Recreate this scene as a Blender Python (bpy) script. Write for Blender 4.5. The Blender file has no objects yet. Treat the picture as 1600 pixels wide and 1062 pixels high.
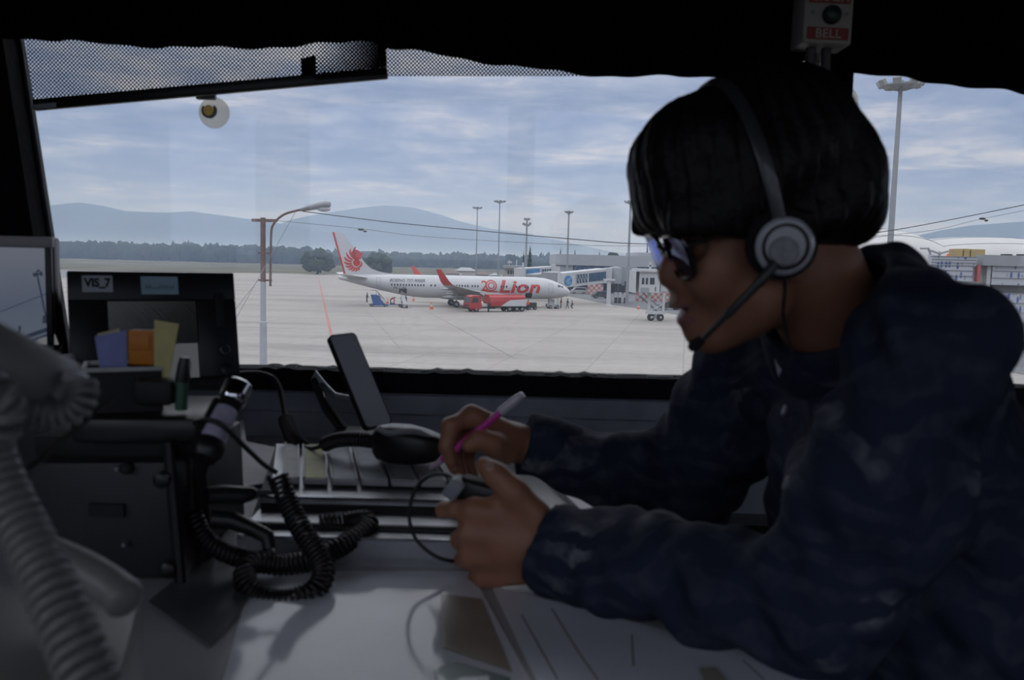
import bpy, bmesh, math, random
import numpy as np
from mathutils import Vector, Matrix, Euler, noise as mnoise

random.seed(7)
SC = bpy.context.scene
COL = SC.collection
PI = math.pi

# ------------------------------------------------------------------ camera
H = 8.6                                   # eye height above the apron
F = 1333.33                               # focal length in pixels of the 1600 px frame (30 mm lens)
PITCH, ROLL = math.radians(5.4), math.radians(1.45)
CAMPOS = Vector((0, 0, H))
CAMROT = (Matrix.Rotation(PI / 2 - PITCH, 3, 'X') @ Matrix.Rotation(ROLL, 3, 'Z'))
cam_data = bpy.data.cameras.new('camera')
cam_data.lens = 30.0
cam_data.sensor_width = 36.0
cam_data.clip_start = 0.02
cam_data.clip_end = 60000
cam_data.dof.use_dof = True
cam_data.dof.focus_distance = 140.0
cam_data.dof.aperture_fstop = 9.0
cam = bpy.data.objects.new('camera', cam_data)
cam.matrix_world = Matrix.Translation(CAMPOS) @ CAMROT.to_4x4()
COL.objects.link(cam)
SC.camera = cam

# ------------------------------------------------------------------ colour management
SC.view_settings.view_transform = 'Standard'
SC.view_settings.look = 'None'
SC.view_settings.gamma = 1.0
SC.view_settings.use_curve_mapping = False
SC.view_settings.exposure = 0.0

# ------------------------------------------------------------------ sky: an overcast dome with broken cloud
world = bpy.data.worlds.new('overcast_sky')
SC.world = world
world.use_nodes = True
wn, wl = world.node_tree.nodes, world.node_tree.links
wn.clear()

def wnode(t, **kw):
    n = wn.new(t)
    for k, v in kw.items():
        setattr(n, k, v)
    return n

def wmath(op, a, b=None, clamp=False):
    n = wnode('ShaderNodeMath', operation=op, use_clamp=clamp)
    for i, v in enumerate((a, b)):
        if v is None:
            continue
        if isinstance(v, (int, float)):
            n.inputs[i].default_value = v
        else:
            wl.new(v, n.inputs[i])
    return n.outputs[0]

def wmix(fac, a, b):
    n = wnode('ShaderNodeMix', data_type='RGBA')
    for s, v in ((0, fac), (6, a), (7, b)):
        if isinstance(v, (int, float)):
            n.inputs[s].default_value = v
        elif isinstance(v, tuple):
            n.inputs[s].default_value = (*v, 1)
        else:
            wl.new(v, n.inputs[s])
    return n.outputs[2]

def wramp(v, stops):
    n = wnode('ShaderNodeValToRGB')
    e = n.color_ramp.elements
    while len(e) < len(stops):
        e.new(0.5)
    for k, (p, c) in zip(e, stops):
        k.position = p
        k.color = (*c, 1) if isinstance(c, tuple) else (c, c, c, 1)
    wl.new(v, n.inputs[0])
    return n.outputs[0]

geo = wnode('ShaderNodeTexCoord')
sep = wnode('ShaderNodeSeparateXYZ')
wl.new(geo.outputs['Generated'], sep.inputs[0])
sx, sy, sz = sep.outputs
zc = wmath('MAXIMUM', sz, 0.0)
den = wmath('ADD', zc, 0.075)
cu, cv = wmath('DIVIDE', sx, den), wmath('DIVIDE', sy, den)
comb = wnode('ShaderNodeCombineXYZ')
wl.new(cu, comb.inputs[0]); wl.new(cv, comb.inputs[1])

def wnoise(scale, detail, rough, off):
    m = wnode('ShaderNodeMapping')
    m.inputs['Location'].default_value = off
    m.inputs['Scale'].default_value = (scale, scale, scale)
    wl.new(comb.outputs[0], m.inputs[0])
    n = wnode('ShaderNodeTexNoise')
    n.inputs['Scale'].default_value = 1.0
    n.inputs['Detail'].default_value = detail
    n.inputs['Roughness'].default_value = rough
    n.inputs['Distortion'].default_value = 0.35
    wl.new(m.outputs[0], n.inputs[0])
    return n.outputs[0]

n_big = wnoise(0.33, 3, 0.5, (3.1, 1.7, 0))
n_mid = wnoise(1.25, 7, 0.62, (0.4, 5.2, 0))
n_fine = wnoise(3.2, 6, 0.6, (7.7, 2.2, 0))
cl = wmath('ADD', wmath('MULTIPLY', n_big, 0.5), wmath('ADD', wmath('MULTIPLY', n_mid, 0.75), wmath('MULTIPLY', n_fine, 0.26)))
cl = wmath('MULTIPLY', cl, 0.665)
cloud = wramp(cl, [(0.40, (0.20, 0.275, 0.48)), (0.465, (0.275, 0.35, 0.55)), (0.515, (0.39, 0.45, 0.62)), (0.56, (0.60, 0.62, 0.72)), (0.64, (0.80, 0.78, 0.79))])
hor = wramp(sz, [(0.0, 1.0), (0.02, 0.85), (0.055, 0.35), (0.11, 0.0)])
low = wmix(wmath('MULTIPLY', hor, 0.72), cloud, (0.355, 0.42, 0.58))
glow_v = wnode('ShaderNodeVectorMath', operation='DOT_PRODUCT')
wl.new(geo.outputs['Generated'], glow_v.inputs[0])
glow_v.inputs[1].default_value = (-0.52, -0.76, 0.39)
glow = wmath('POWER', wmath('MAXIMUM', glow_v.outputs['Value'], 0.0), 3.0)  # extra bright sky lobe behind the camera, added to brighten the cab
zen = wramp(sz, [(0.19, 0.0), (0.34, 0.42), (0.6, 0.9), (1.0, 1.0)])
sky = wmix(zen, low, (1.85, 1.93, 2.12))
gm = wnode('ShaderNodeMix', data_type='RGBA', blend_type='ADD')
gm.inputs[0].default_value = 1.0
gs = wnode('ShaderNodeVectorMath', operation='SCALE')
gs.inputs[0].default_value = (1.0, 0.98, 0.95)
wl.new(wmath('MULTIPLY', glow, 0.12), gs.inputs['Scale'])
wl.new(sky, gm.inputs[6]); wl.new(gs.outputs[0], gm.inputs[7])
sky = gm.outputs[2]
ground_side = wmath('LESS_THAN', sz, -0.002)
sky = wmix(ground_side, sky, (0.30, 0.30, 0.31))
bg = wnode('ShaderNodeBackground')
bg.inputs[1].default_value = 1.0
wl.new(sky, bg.inputs[0])
wo = wnode('ShaderNodeOutputWorld')
wl.new(bg.outputs[0], wo.inputs[0])

SC.cycles.max_bounces = 8
SC.cycles.diffuse_bounces = 4
SC.cycles.glossy_bounces = 4
SC.cycles.transmission_bounces = 6
SC.cycles.transparent_max_bounces = 24
SC.cycles.volume_bounces = 0
SC.cycles.use_denoising = True
SC.cycles.sample_clamp_indirect = 4.0
SC.cycles.caustics_reflective = False
SC.cycles.caustics_refractive = False

# ------------------------------------------------------------------ placing by sight line at a real distance
def ray(px, py):
    d = CAMROT @ Vector(((px - 800) / F, -(py - 531) / F, -1.0))
    return d

def P(px, py, Y):
    d = ray(px, py)
    return CAMPOS + d * (Y / d.y)

def PZ(px, py, z):
    d = ray(px, py)
    return CAMPOS + d * ((z - H) / d.z)

def L(x, y, z):
    """a point in the cab: z measured from the eye height"""
    return Vector((x, y, H + z))

# ------------------------------------------------------------------ materials
MATS = {}
ALB = 0.64      # darkens outdoor base colours to balance the brightened overhead sky

def mat(name, col, rough=0.6, metal=0.0, var=0.0, vscale=20.0, bump=0.0, bscale=60.0, spec=0.5, emit=None, estr=0.0, coat=0.0, alpha=1.0, transmission=0.0, sub=0.0):
    if name in MATS:
        return MATS[name]
    col = tuple(c * ALB for c in col)
    m = bpy.data.materials.new(name)
    m.use_nodes = True
    nt = m.node_tree
    b = nt.nodes['Principled BSDF']
    b.inputs['Base Color'].default_value = (*col, 1)
    b.inputs['Roughness'].default_value = rough
    b.inputs['Metallic'].default_value = metal
    b.inputs['Specular IOR Level'].default_value = spec
    b.inputs['Coat Weight'].default_value = coat
    b.inputs['Alpha'].default_value = alpha
    b.inputs['Transmission Weight'].default_value = transmission
    b.inputs['Subsurface Weight'].default_value = sub
    if emit:
        b.inputs['Emission Color'].default_value = (*emit, 1)
        b.inputs['Emission Strength'].default_value = estr
    tc = nt.nodes.new('ShaderNodeTexCoord')
    if var > 0:
        n = nt.nodes.new('ShaderNodeTexNoise')
        n.inputs['Scale'].default_value = vscale
        n.inputs['Detail'].default_value = 5
        nt.links.new(tc.outputs['Object'], n.inputs['Vector'])
        r = nt.nodes.new('ShaderNodeValToRGB')
        r.color_ramp.elements[0].position = 0.3
        r.color_ramp.elements[1].position = 0.7
        r.color_ramp.elements[0].color = (*[c * (1 - var) for c in col], 1)
        r.color_ramp.elements[1].color = (*[min(1, c * (1 + var)) for c in col], 1)
        nt.links.new(n.outputs[0], r.inputs[0])
        nt.links.new(r.outputs[0], b.inputs['Base Color'])
    if bump > 0:
        n2 = nt.nodes.new('ShaderNodeTexNoise')
        n2.inputs['Scale'].default_value = bscale
        n2.inputs['Detail'].default_value = 4
        nt.links.new(tc.outputs['Object'], n2.inputs['Vector'])
        bp = nt.nodes.new('ShaderNodeBump')
        bp.inputs['Strength'].default_value = bump
        bp.inputs['Distance'].default_value = 0.01
        nt.links.new(n2.outputs[0], bp.inputs['Height'])
        nt.links.new(bp.outputs[0], b.inputs['Normal'])
    MATS[name] = m
    return m

# ------------------------------------------------------------------ mesh building
class MB:
    def __init__(self):
        self.v, self.f, self.mi, self.mats = [], [], [], []

    def slot(self, m):
        if m not in self.mats:
            self.mats.append(m)
        return self.mats.index(m)

    def add(self, verts, faces, m=None):
        o = len(self.v)
        self.v += [tuple(p) for p in verts]
        k = self.slot(m) if m else 0
        for f in faces:
            self.f.append([i + o for i in f])
            self.mi.append(k)
        return self

    def bm(self, b, m=None, M=None):
        b.verts.ensure_lookup_table()
        b.verts.index_update()
        vs = [(M @ v.co) if M else v.co.copy() for v in b.verts]
        self.add(vs, [[v.index for v in f.verts] for f in b.faces], m)
        b.free()
        return self

    def box(self, c, s, M=None, bev=0.0, m=None, seg=2):
        b = bmesh.new()
        bmesh.ops.create_cube(b, size=1)
        for v in b.verts:
            v.co = Vector((v.co.x * s[0], v.co.y * s[1], v.co.z * s[2]))
        if bev > 0:
            bmesh.ops.bevel(b, geom=b.edges[:], offset=bev, segments=seg, profile=0.5, affect='EDGES')
        T = Matrix.Translation(Vector(c))
        if M is not None:
            T = T @ M.to_4x4()
        return self.bm(b, m, T)

    def hexa(self, q, m=None, bev=0.0):
        """eight corners: bottom four then top four"""
        b = bmesh.new()
        vs = [b.verts.new(p) for p in q]
        for f in ((0, 3, 2, 1), (4, 5, 6, 7), (0, 1, 5, 4), (1, 2, 6, 5), (2, 3, 7, 6), (3, 0, 4, 7)):
            b.faces.new([vs[i] for i in f])
        bmesh.ops.recalc_face_normals(b, faces=b.faces[:])
        if bev > 0:
            bmesh.ops.bevel(b, geom=b.edges[:], offset=bev, segments=2, profile=0.5, affect='EDGES')
        return self.bm(b, m)

    def tube(self, pts, r, n=10, m=None, cap=True):
        pts = [Vector(p) for p in pts]
        rs = r if isinstance(r, (list, tuple)) else [r] * len(pts)
        vs, fs = [], []
        t0 = (pts[1] - pts[0]).normalized()
        ref = Vector((0, 0, 1)) if abs(t0.z) < 0.9 else Vector((1, 0, 0))
        u = t0.cross(ref).normalized()
        for i, p in enumerate(pts):
            a, b = pts[max(0, i - 1)], pts[min(len(pts) - 1, i + 1)]
            t = (b - a)
            t = t.normalized() if t.length > 1e-9 else t0
            u = (u - t * u.dot(t))
            u = u.normalized() if u.length > 1e-9 else t.orthogonal().normalized()
            w = t.cross(u)
            for k in range(n):
                an = 2 * PI * k / n
                vs.append(p + (u * math.cos(an) + w * math.sin(an)) * rs[i])
        for i in range(len(pts) - 1):
            for k in range(n):
                k2 = (k + 1) % n
                fs.append((i * n + k, i * n + k2, (i + 1) * n + k2, (i + 1) * n + k))
        if cap:
            fs.append(tuple(range(n))[::-1])
            fs.append(tuple(range((len(pts) - 1) * n, len(pts) * n)))
        return self.add(vs, fs, m)

    def cyl(self, a, b, r0, r1=None, n=16, m=None):
        return self.tube([a, b], [r0, r0 if r1 is None else r1], n, m)

    def lathe(self, prof, o, axis=(0, 0, 1), n=24, m=None):
        """prof: (radius, height) along axis"""
        ax = Vector(axis).normalized()
        u = ax.orthogonal().normalized()
        w = ax.cross(u)
        o = Vector(o)
        vs, fs = [], []
        for (r, h) in prof:
            for k in range(n):
                a = 2 * PI * k / n
                vs.append(o + ax * h + (u * math.cos(a) + w * math.sin(a)) * max(r, 1e-5))
        for i in range(len(prof) - 1):
            for k in range(n):
                k2 = (k + 1) % n
                fs.append((i * n + k, i * n + k2, (i + 1) * n + k2, (i + 1) * n + k))
        fs.append(tuple(range(n))[::-1])
        fs.append(tuple(range((len(prof) - 1) * n, len(prof) * n)))
        return self.add(vs, fs, m)

    def ell(self, c, r, M=None, m=None, sub=3):
        b = bmesh.new()
        bmesh.ops.create_icosphere(b, subdivisions=sub, radius=1)
        for v in b.verts:
            v.co = Vector((v.co.x * r[0], v.co.y * r[1], v.co.z * r[2]))
        T = Matrix.Translation(Vector(c))
        if M is not None:
            T = T @ M.to_4x4()
        return self.bm(b, m, T)

    def prism(self, poly, d, m=None):
        """poly: 3D outline, d: extrusion vector"""
        n = len(poly)
        d = Vector(d)
        vs = [Vector(p) for p in poly] + [Vector(p) + d for p in poly]
        fs = [tuple(range(n))[::-1], tuple(range(n, 2 * n))]
        for i in range(n):
            j = (i + 1) % n
            fs.append((i, j, j + n, i + n))
        return self.add(vs, fs, m)

    def loft(self, rings, m=None, cap=True):
        n = len(rings[0])
        vs = [p for r in rings for p in r]
        fs = []
        for i in range(len(rings) - 1):
            for k in range(n):
                k2 = (k + 1) % n
                fs.append((i * n + k, i * n + k2, (i + 1) * n + k2, (i + 1) * n + k))
        if cap:
            fs.append(tuple(range(n))[::-1])
            fs.append(tuple(range((len(rings) - 1) * n, len(rings) * n)))
        return self.add(vs, fs, m)

    def build(self, name, m=None, parent=None, smooth=True, fix=True, sharp=True):
        me = bpy.data.meshes.new(name)
        me.from_pydata([tuple(p) for p in self.v], [], self.f)
        if self.mats:
            for x in self.mats:
                me.materials.append(x)
            for p, k in zip(me.polygons, self.mi):
                p.material_index = k
        elif m:
            me.materials.append(m)
        if fix:
            b = bmesh.new()
            b.from_mesh(me)
            bmesh.ops.recalc_face_normals(b, faces=b.faces[:])
            b.to_mesh(me)
            b.free()
        if smooth:
            me.polygons.foreach_set('use_smooth', [True] * len(me.polygons))
            try:
                me.set_sharp_from_angle(angle=math.radians(38 if sharp else 180))
            except Exception:
                pass
        me.update()
        o = bpy.data.objects.new(name, me)
        COL.objects.link(o)
        if parent:
            o.parent = parent
            o.matrix_parent_inverse = Matrix.LocRotScale(parent.location, parent.rotation_euler, parent.scale).inverted() if parent.parent is None else (Matrix.Identity(4))
        return o

def world_of(o):
    M = Matrix.LocRotScale(o.location, o.rotation_euler, o.scale)
    return (world_of(o.parent) @ o.matrix_parent_inverse @ M) if o.parent else M

def put(mb, name, m, parent=None, smooth=True):
    """vertices are world coordinates; a child keeps them whatever the parent's own place"""
    o = mb.build(name, m, None, smooth)
    if parent:
        o.parent = parent
        o.matrix_parent_inverse = world_of(parent).inverted()
    return o

def loc(mb, name, m, parent, smooth=True):
    """vertices are in the parent's own frame"""
    o = mb.build(name, m, None, smooth, sharp=name != 'crown')
    o.parent = parent
    return o

def tag(o, label=None, cat=None, group=None, kind=None):
    if label: o['label'] = label
    if cat: o['category'] = cat
    if group: o['group'] = group
    if kind: o['kind'] = kind
    return o

def empty(name, p, rz=0.0):
    o = bpy.data.objects.new(name, None)
    o.location = Vector(p)
    o.rotation_euler = (0, 0, rz)
    o.empty_display_size = 0.1
    COL.objects.link(o)
    return o

def copy_tree(o, parent=None):
    c = o.copy()
    COL.objects.link(c)
    if parent:
        c.parent = parent
    for ch in [x for x in bpy.data.objects if x.parent == o]:
        copy_tree(ch, c)
    return c

def cat_rom(pts, n=12):
    pts = [Vector(p) for p in pts]
    out = []
    for i in range(len(pts) - 1):
        p0, p1, p2, p3 = pts[max(i - 1, 0)], pts[i], pts[i + 1], pts[min(i + 2, len(pts) - 1)]
        for k in range(n):
            t = k / n
            out.append(0.5 * ((2 * p1) + (p2 - p0) * t + (2 * p0 - 5 * p1 + 4 * p2 - p3) * t * t + (3 * p1 - p0 - 3 * p2 + p3) * t ** 3))
    out.append(pts[-1])
    return out

def resample(pts, step):
    out, acc = [pts[0]], 0.0
    for a, b in zip(pts, pts[1:]):
        d = (b - a).length
        while acc + d >= step:
            t = (step - acc) / d
            a = a.lerp(b, t)
            out.append(a)
            d = (b - a).length
            acc = 0.0
        acc += d
    return out

def coil(mb, path, R, r, pitch, seg=12, n=6, m=None):
    """a helical cord wound along path"""
    pts = resample(path, pitch / seg)
    hp = []
    u = None
    for i, p in enumerate(pts):
        a, b = pts[max(0, i - 1)], pts[min(len(pts) - 1, i + 1)]
        t = (b - a).normalized()
        if u is None:
            u = t.orthogonal().normalized()
        u = (u - t * u.dot(t)).normalized()
        w = t.cross(u)
        an = 2 * PI * i / seg
        Ri = R[0] + (R[1] - R[0]) * i / len(pts) if isinstance(R, tuple) else R
        hp.append(p + (u * math.cos(an) + w * math.sin(an)) * Ri)
    return mb.tube(hp, r, n, m)

def text_mesh(s, size, bold=0.0, shear=0.0, spacing=1.0, extrude=0.0, align='LEFT'):
    """outline text as verts/faces in the XY plane"""
    c = bpy.data.curves.new('lettering', 'FONT')
    c.body = s
    c.size = size
    c.offset = bold
    c.shear = shear
    c.space_character = spacing
    c.extrude = extrude
    c.align_x = align
    c.resolution_u = 4
    o = bpy.data.objects.new('lettering', c)
    COL.objects.link(o)
    dg = bpy.context.evaluated_depsgraph_get()
    me = bpy.data.meshes.new_from_object(o.evaluated_get(dg))
    vs = [v.co.copy() for v in me.vertices]
    fs = [list(p.vertices) for p in me.polygons]
    bpy.data.objects.remove(o)
    bpy.data.meshes.remove(me)
    bpy.data.curves.remove(c)
    return vs, fs

# ------------------------------------------------------------------ implicit surfaces for the figure
class SDF:
    def __init__(self, lo, hi, h):
        self.lo, self.h = np.array(lo, np.float32), h
        self.n = np.ceil((np.array(hi) - np.array(lo)) / h).astype(int) + 1
        self.a = np.full(self.n, 1.0, np.float32)

    def _win(self, lo, hi):
        i0 = np.clip(np.floor((np.array(lo) - self.lo) / self.h).astype(int), 0, self.n - 1)
        i1 = np.clip(np.ceil((np.array(hi) - self.lo) / self.h).astype(int) + 1, 1, self.n)
        if np.any(i1 <= i0):
            return None
        sl = tuple(slice(a, b) for a, b in zip(i0, i1))
        g = [self.lo[k] + self.h * np.arange(i0[k], i1[k], dtype=np.float32) for k in range(3)]
        X = np.meshgrid(*g, indexing='ij', sparse=True)
        return sl, X

    def _mix(self, sl, d, k, op):
        a = self.a[sl]
        if op == 'add':
            if k > 0:
                hh = np.clip(0.5 + 0.5 * (a - d) / k, 0, 1)
                self.a[sl] = a * (1 - hh) + d * hh - k * hh * (1 - hh)
            else:
                self.a[sl] = np.minimum(a, d)
        else:
            d = -d
            if k > 0:
                hh = np.clip(0.5 - 0.5 * (a - d) / k, 0, 1)
                self.a[sl] = a * (1 - hh) + d * hh + k * hh * (1 - hh)
            else:
                self.a[sl] = np.maximum(a, d)

    def cap(self, p, q, r0, r1=None, k=0.01, op='add', flat=None):
        """tapered capsule; flat=(axis vector, factor) squeezes it along a direction"""
        r1 = r0 if r1 is None else r1
        p, q = np.array(p, np.float32), np.array(q, np.float32)
        mr = max(r0, r1) * (1.0 if not flat else max(1.0, flat[1])) + k + 2 * self.h + 0.01
        w = self._win(np.minimum(p, q) - mr, np.maximum(p, q) + mr)
        if w is None:
            return self
        sl, X = w
        d = q - p
        t = sum((X[i] - p[i]) * d[i] for i in range(3)) / max(float(d @ d), 1e-9)
        t = np.clip(t, 0, 1)
        V = [X[i] - p[i] - t * d[i] for i in range(3)]
        if flat:
            ax = np.array(flat[0], np.float32); ax = ax / np.linalg.norm(ax)
            s = sum(V[i] * ax[i] for i in range(3))
            V = [V[i] + ax[i] * s * (1 / flat[1] - 1) for i in range(3)]
        dist = np.sqrt(sum(v * v for v in V)) - (r0 + (r1 - r0) * t)
        self._mix(sl, dist, k, op)
        return self

    def chain(self, pts, rs, k=0.01, op='add', flat=None):
        for i in range(len(pts) - 1):
            self.cap(pts[i], pts[i + 1], rs[i], rs[i + 1], k, op, flat)
        return self

    def ell(self, c, r, M=None, k=0.01, op='add', disp=None):
        c = np.array(c, np.float32)
        mr = max(r) + k + 2 * self.h + 0.015
        w = self._win(c - mr, c + mr)
        if w is None:
            return self
        sl, X = w
        D = [X[i] - c[i] for i in range(3)]
        if M is not None:
            A = np.array(M, np.float32)          # columns are the axes
            D = [sum(A[i, j] * D[i] for i in range(3)) for j in range(3)]
        k0 = np.sqrt(sum((D[i] / r[i]) ** 2 for i in range(3)))
        k1 = np.sqrt(sum((D[i] / r[i] ** 2) ** 2 for i in range(3)))
        dist = k0 * (k0 - 1.0) / np.maximum(k1, 1e-6)
        if disp:
            dist = dist + disp(X, D)
        self._mix(sl, dist, k, op)
        return self

    def half(self, p, nrm, k=0.0, lo=None, hi=None):
        """cut away everything on the side nrm points to (within a box)"""
        p, nrm = np.array(p, np.float32), np.array(nrm, np.float32)
        nrm = nrm / np.linalg.norm(nrm)
        lo = self.lo if lo is None else lo
        hi = self.lo + self.h * self.n if hi is None else hi
        w = self._win(lo, hi)
        sl, X = w
        d = -sum((X[i] - p[i]) * nrm[i] for i in range(3))     # >0 on the kept side
        self._mix(sl, d.astype(np.float32), k, 'sub')
        return self

    def field(self, fn, lo=None, hi=None):
        lo = self.lo if lo is None else lo
        hi = self.lo + self.h * self.n if hi is None else hi
        sl, X = self._win(lo, hi)
        near = np.abs(self.a[sl]) < 0.05
        add = np.broadcast_to(fn(X), near.shape)
        self.a[sl] = np.where(near, self.a[sl] + add, self.a[sl])
        return self

    def mesh(self):
        """naive surface nets"""
        A = self.a
        s = A < 0
        n = self.n
        c = np.zeros(n - 1, np.uint8)
        for dx in (0, 1):
            for dy in (0, 1):
                for dz in (0, 1):
                    c += s[dx:n[0] - 1 + dx, dy:n[1] - 1 + dy, dz:n[2] - 1 + dz]
        act = np.argwhere((c > 0) & (c < 8))
        idx = np.full(n - 1, -1, np.int32)
        idx[tuple(act.T)] = np.arange(len(act))
        pos = np.zeros((len(act), 3), np.float64)
        cnt = np.zeros(len(act))
        corners = [(i, j, k) for i in (0, 1) for j in (0, 1) for k in (0, 1)]
        edges = [(a, b) for a in corners for b in corners if a < b and sum(abs(x - y) for x, y in zip(a, b)) == 1]
        for a, b in edges:
            va = A[act[:, 0] + a[0], act[:, 1] + a[1], act[:, 2] + a[2]]
            vb = A[act[:, 0] + b[0], act[:, 1] + b[1], act[:, 2] + b[2]]
            cr = (va < 0) != (vb < 0)
            t = np.where(cr, va / np.where(cr, va - vb, 1), 0)
            e = np.array(a)[None] + t[:, None] * (np.array(b) - np.array(a))[None]
            pos[cr] += e[cr]
            cnt[cr] += 1
        pos = (act + pos / np.maximum(cnt, 1)[:, None]) * self.h + self.lo
        quads = []
        for ax in range(3):
            o1, o2 = [(1, 2), (2, 0), (0, 1)][ax]
            sh = [slice(None)] * 3; sh2 = [slice(None)] * 3
            sh[ax] = slice(0, n[ax] - 1); sh2[ax] = slice(1, n[ax])
            s0, s1 = s[tuple(sh)], s[tuple(sh2)]
            e = np.argwhere(s0 != s1)
            e = e[(e[:, o1] > 0) & (e[:, o2] > 0) & (e[:, o1] < n[o1] - 1) & (e[:, o2] < n[o2] - 1)]
            fl = s0[tuple(e.T)]
            def at(d1, d2):
                q = e.copy()
                q[:, o1] -= d1; q[:, o2] -= d2
                return idx[tuple(q.T)]
            q = np.stack([at(1, 1), at(0, 1), at(0, 0), at(1, 0)], 1)
            q[~fl] = q[~fl][:, ::-1]
            quads.append(q)
        q = np.concatenate(quads)
        return pos, q

    def build(self, name, m, smooth_iter=2):
        pos, q = self.mesh()
        for _ in range(smooth_iter):
            acc = np.zeros_like(pos); cn = np.zeros(len(pos))
            for i in range(4):
                a, b = q[:, i], q[:, (i + 1) % 4]
                np.add.at(acc, a, pos[b]); np.add.at(cn, a, 1)
                np.add.at(acc, b, pos[a]); np.add.at(cn, b, 1)
            pos = pos * 0.5 + 0.5 * acc / np.maximum(cn, 1)[:, None]
        me = bpy.data.meshes.new(name)
        me.vertices.add(len(pos))
        me.vertices.foreach_set('co', pos.astype(np.float32).ravel())
        me.loops.add(len(q) * 4)
        me.loops.foreach_set('vertex_index', q.astype(np.int32).ravel())
        me.polygons.add(len(q))
        me.polygons.foreach_set('loop_start', np.arange(0, len(q) * 4, 4, dtype=np.int32))
        me.polygons.foreach_set('use_smooth', np.ones(len(q), bool))
        me.update(calc_edges=True)
        me.validate()
        if m:
            me.materials.append(m)
        o = bpy.data.objects.new(name, me)
        COL.objects.link(o)
        return o
# ================================================================== THE GROUND, THE HILLS AND THE HAZE
def node_mat(name):
    m = bpy.data.materials.new(name)
    m.use_nodes = True
    return m, m.node_tree, m.node_tree.nodes['Principled BSDF']

def nn(nt, t, ins=None, **kw):
    n = nt.nodes.new(t)
    for k, v in kw.items():
        setattr(n, k, v)
    for k, v in (ins or {}).items():
        if hasattr(v, 'is_output'):
            nt.links.new(v, n.inputs[k])
        elif isinstance(v, tuple) and len(v) == 3 and n.inputs[k].type == 'RGBA':
            n.inputs[k].default_value = (*v, 1)
        else:
            n.inputs[k].default_value = v
    return n

def nramp(nt, v, stops):
    n = nt.nodes.new('ShaderNodeValToRGB')
    e = n.color_ramp.elements
    while len(e) < len(stops):
        e.new(0.5)
    for k, (p, c) in zip(e, stops):
        k.position = p
        k.color = (*c, 1) if isinstance(c, tuple) else (c, c, c, 1)
    nt.links.new(v, n.inputs[0])
    return n.outputs[0]

def concrete_mat():
    m, nt, b = node_mat('apron_concrete')
    tc = nn(nt, 'ShaderNodeTexCoord')
    o = tc.outputs['Object']
    mp = nn(nt, 'ShaderNodeMapping', {'Vector': o})
    mp.inputs['Rotation'].default_value = (0, 0, 0.20)
    br = nn(nt, 'ShaderNodeTexBrick', {'Vector': mp.outputs[0], 'Scale': 1.0, 'Mortar Size': 0.035, 'Brick Width': 7.5, 'Row Height': 6.0})
    br.offset = 0.0
    br.inputs['Color1'].default_value = (0.268, 0.246, 0.224, 1)
    br.inputs['Color2'].default_value = (0.29, 0.268, 0.246, 1)
    br.inputs['Mortar'].default_value = (0.18, 0.17, 0.16, 1)
    mp2 = nn(nt, 'ShaderNodeMapping', {'Vector': o})
    mp2.inputs['Scale'].default_value = (0.02, 0.11, 1)
    n1 = nn(nt, 'ShaderNodeTexNoise', {'Vector': mp2.outputs[0], 'Scale': 1.0, 'Detail': 7.0, 'Roughness': 0.65})
    st = nramp(nt, n1.outputs[0], [(0.32, 0.72), (0.46, 0.95), (0.6, 1.04), (0.75, 1.12)])
    n2 = nn(nt, 'ShaderNodeTexNoise', {'Vector': o, 'Scale': 0.9, 'Detail': 6.0, 'Roughness': 0.7})
    st2 = nramp(nt, n2.outputs[0], [(0.3, 0.88), (0.7, 1.08)])
    mx = nn(nt, 'ShaderNodeMix', {0: 1.0, 6: br.outputs[0], 7: st}, data_type='RGBA', blend_type='MULTIPLY')
    mx2 = nn(nt, 'ShaderNodeMix', {0: 1.0, 6: mx.outputs[2], 7: st2}, data_type='RGBA', blend_type='MULTIPLY')
    nt.links.new(mx2.outputs[2], b.inputs['Base Color'])
    b.inputs['Roughness'].default_value = 0.75
    b.inputs['Specular IOR Level'].default_value = 0.25
    return m

M_CONC = concrete_mat()
M_GRASS = mat('dry_grass', (0.135, 0.125, 0.07), 0.95, var=0.45, vscale=0.03, spec=0.1)
M_TERR = mat('far_fields', (0.075, 0.085, 0.05), 0.95, var=0.4, vscale=0.006, spec=0.05)
M_ASPH = mat('service_road_asphalt', (0.185, 0.19, 0.20), 0.85, var=0.15, vscale=0.3, spec=0.3)
M_TAXI = mat('taxiway_asphalt', (0.245, 0.245, 0.25), 0.85, var=0.15, vscale=0.1, spec=0.3)
M_HILL = mat('forested_hill', (0.035, 0.055, 0.06), 0.95, var=0.35, vscale=0.002, spec=0.0)

def slab(name, poly, z, th, m):
    mb = MB()
    mb.prism([(x, y, z - th) for x, y in poly], (0, 0, th))
    o = mb.build(name, m, smooth=False)
    return tag(o, kind='structure')

slab('ground', [(-14000, -3000), (14000, -3000), (14000, 14500), (-14000, 14500)], -0.12, 1.0, M_TERR)
slab('grass_field', [(-1500, -1200), (1500, -1200), (1500, 1100), (-1500, 1100)], -0.04, 0.05, M_GRASS)
# the concrete apron: its far edge runs away to the left
e0, e1 = PZ(560, 428.5, 0), PZ(190, 424, 0)
el = e1 + (e1 - e0) * 0.02
slab('apron', [(-160, -25), (200, -25), (200, 262), (13, 262), (e0.x + 40, e0.y), (e0.x, e0.y), (e1.x, e1.y), (-115, 190), (-160, 120)], 0.0, 0.3, M_CONC)
t0, t1, t2, t3 = PZ(120, 428, 0), PZ(215, 421.5, 0), PZ(118, 418.5, 0), PZ(60, 424, 0)
slab('taxiway', [(-420, 205), (-115, 205), (e1.x + 4, e1.y - 2), (e1.x + 3, e1.y + 6), (-420, 330)], -0.02, 0.03, M_TAXI)
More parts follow.
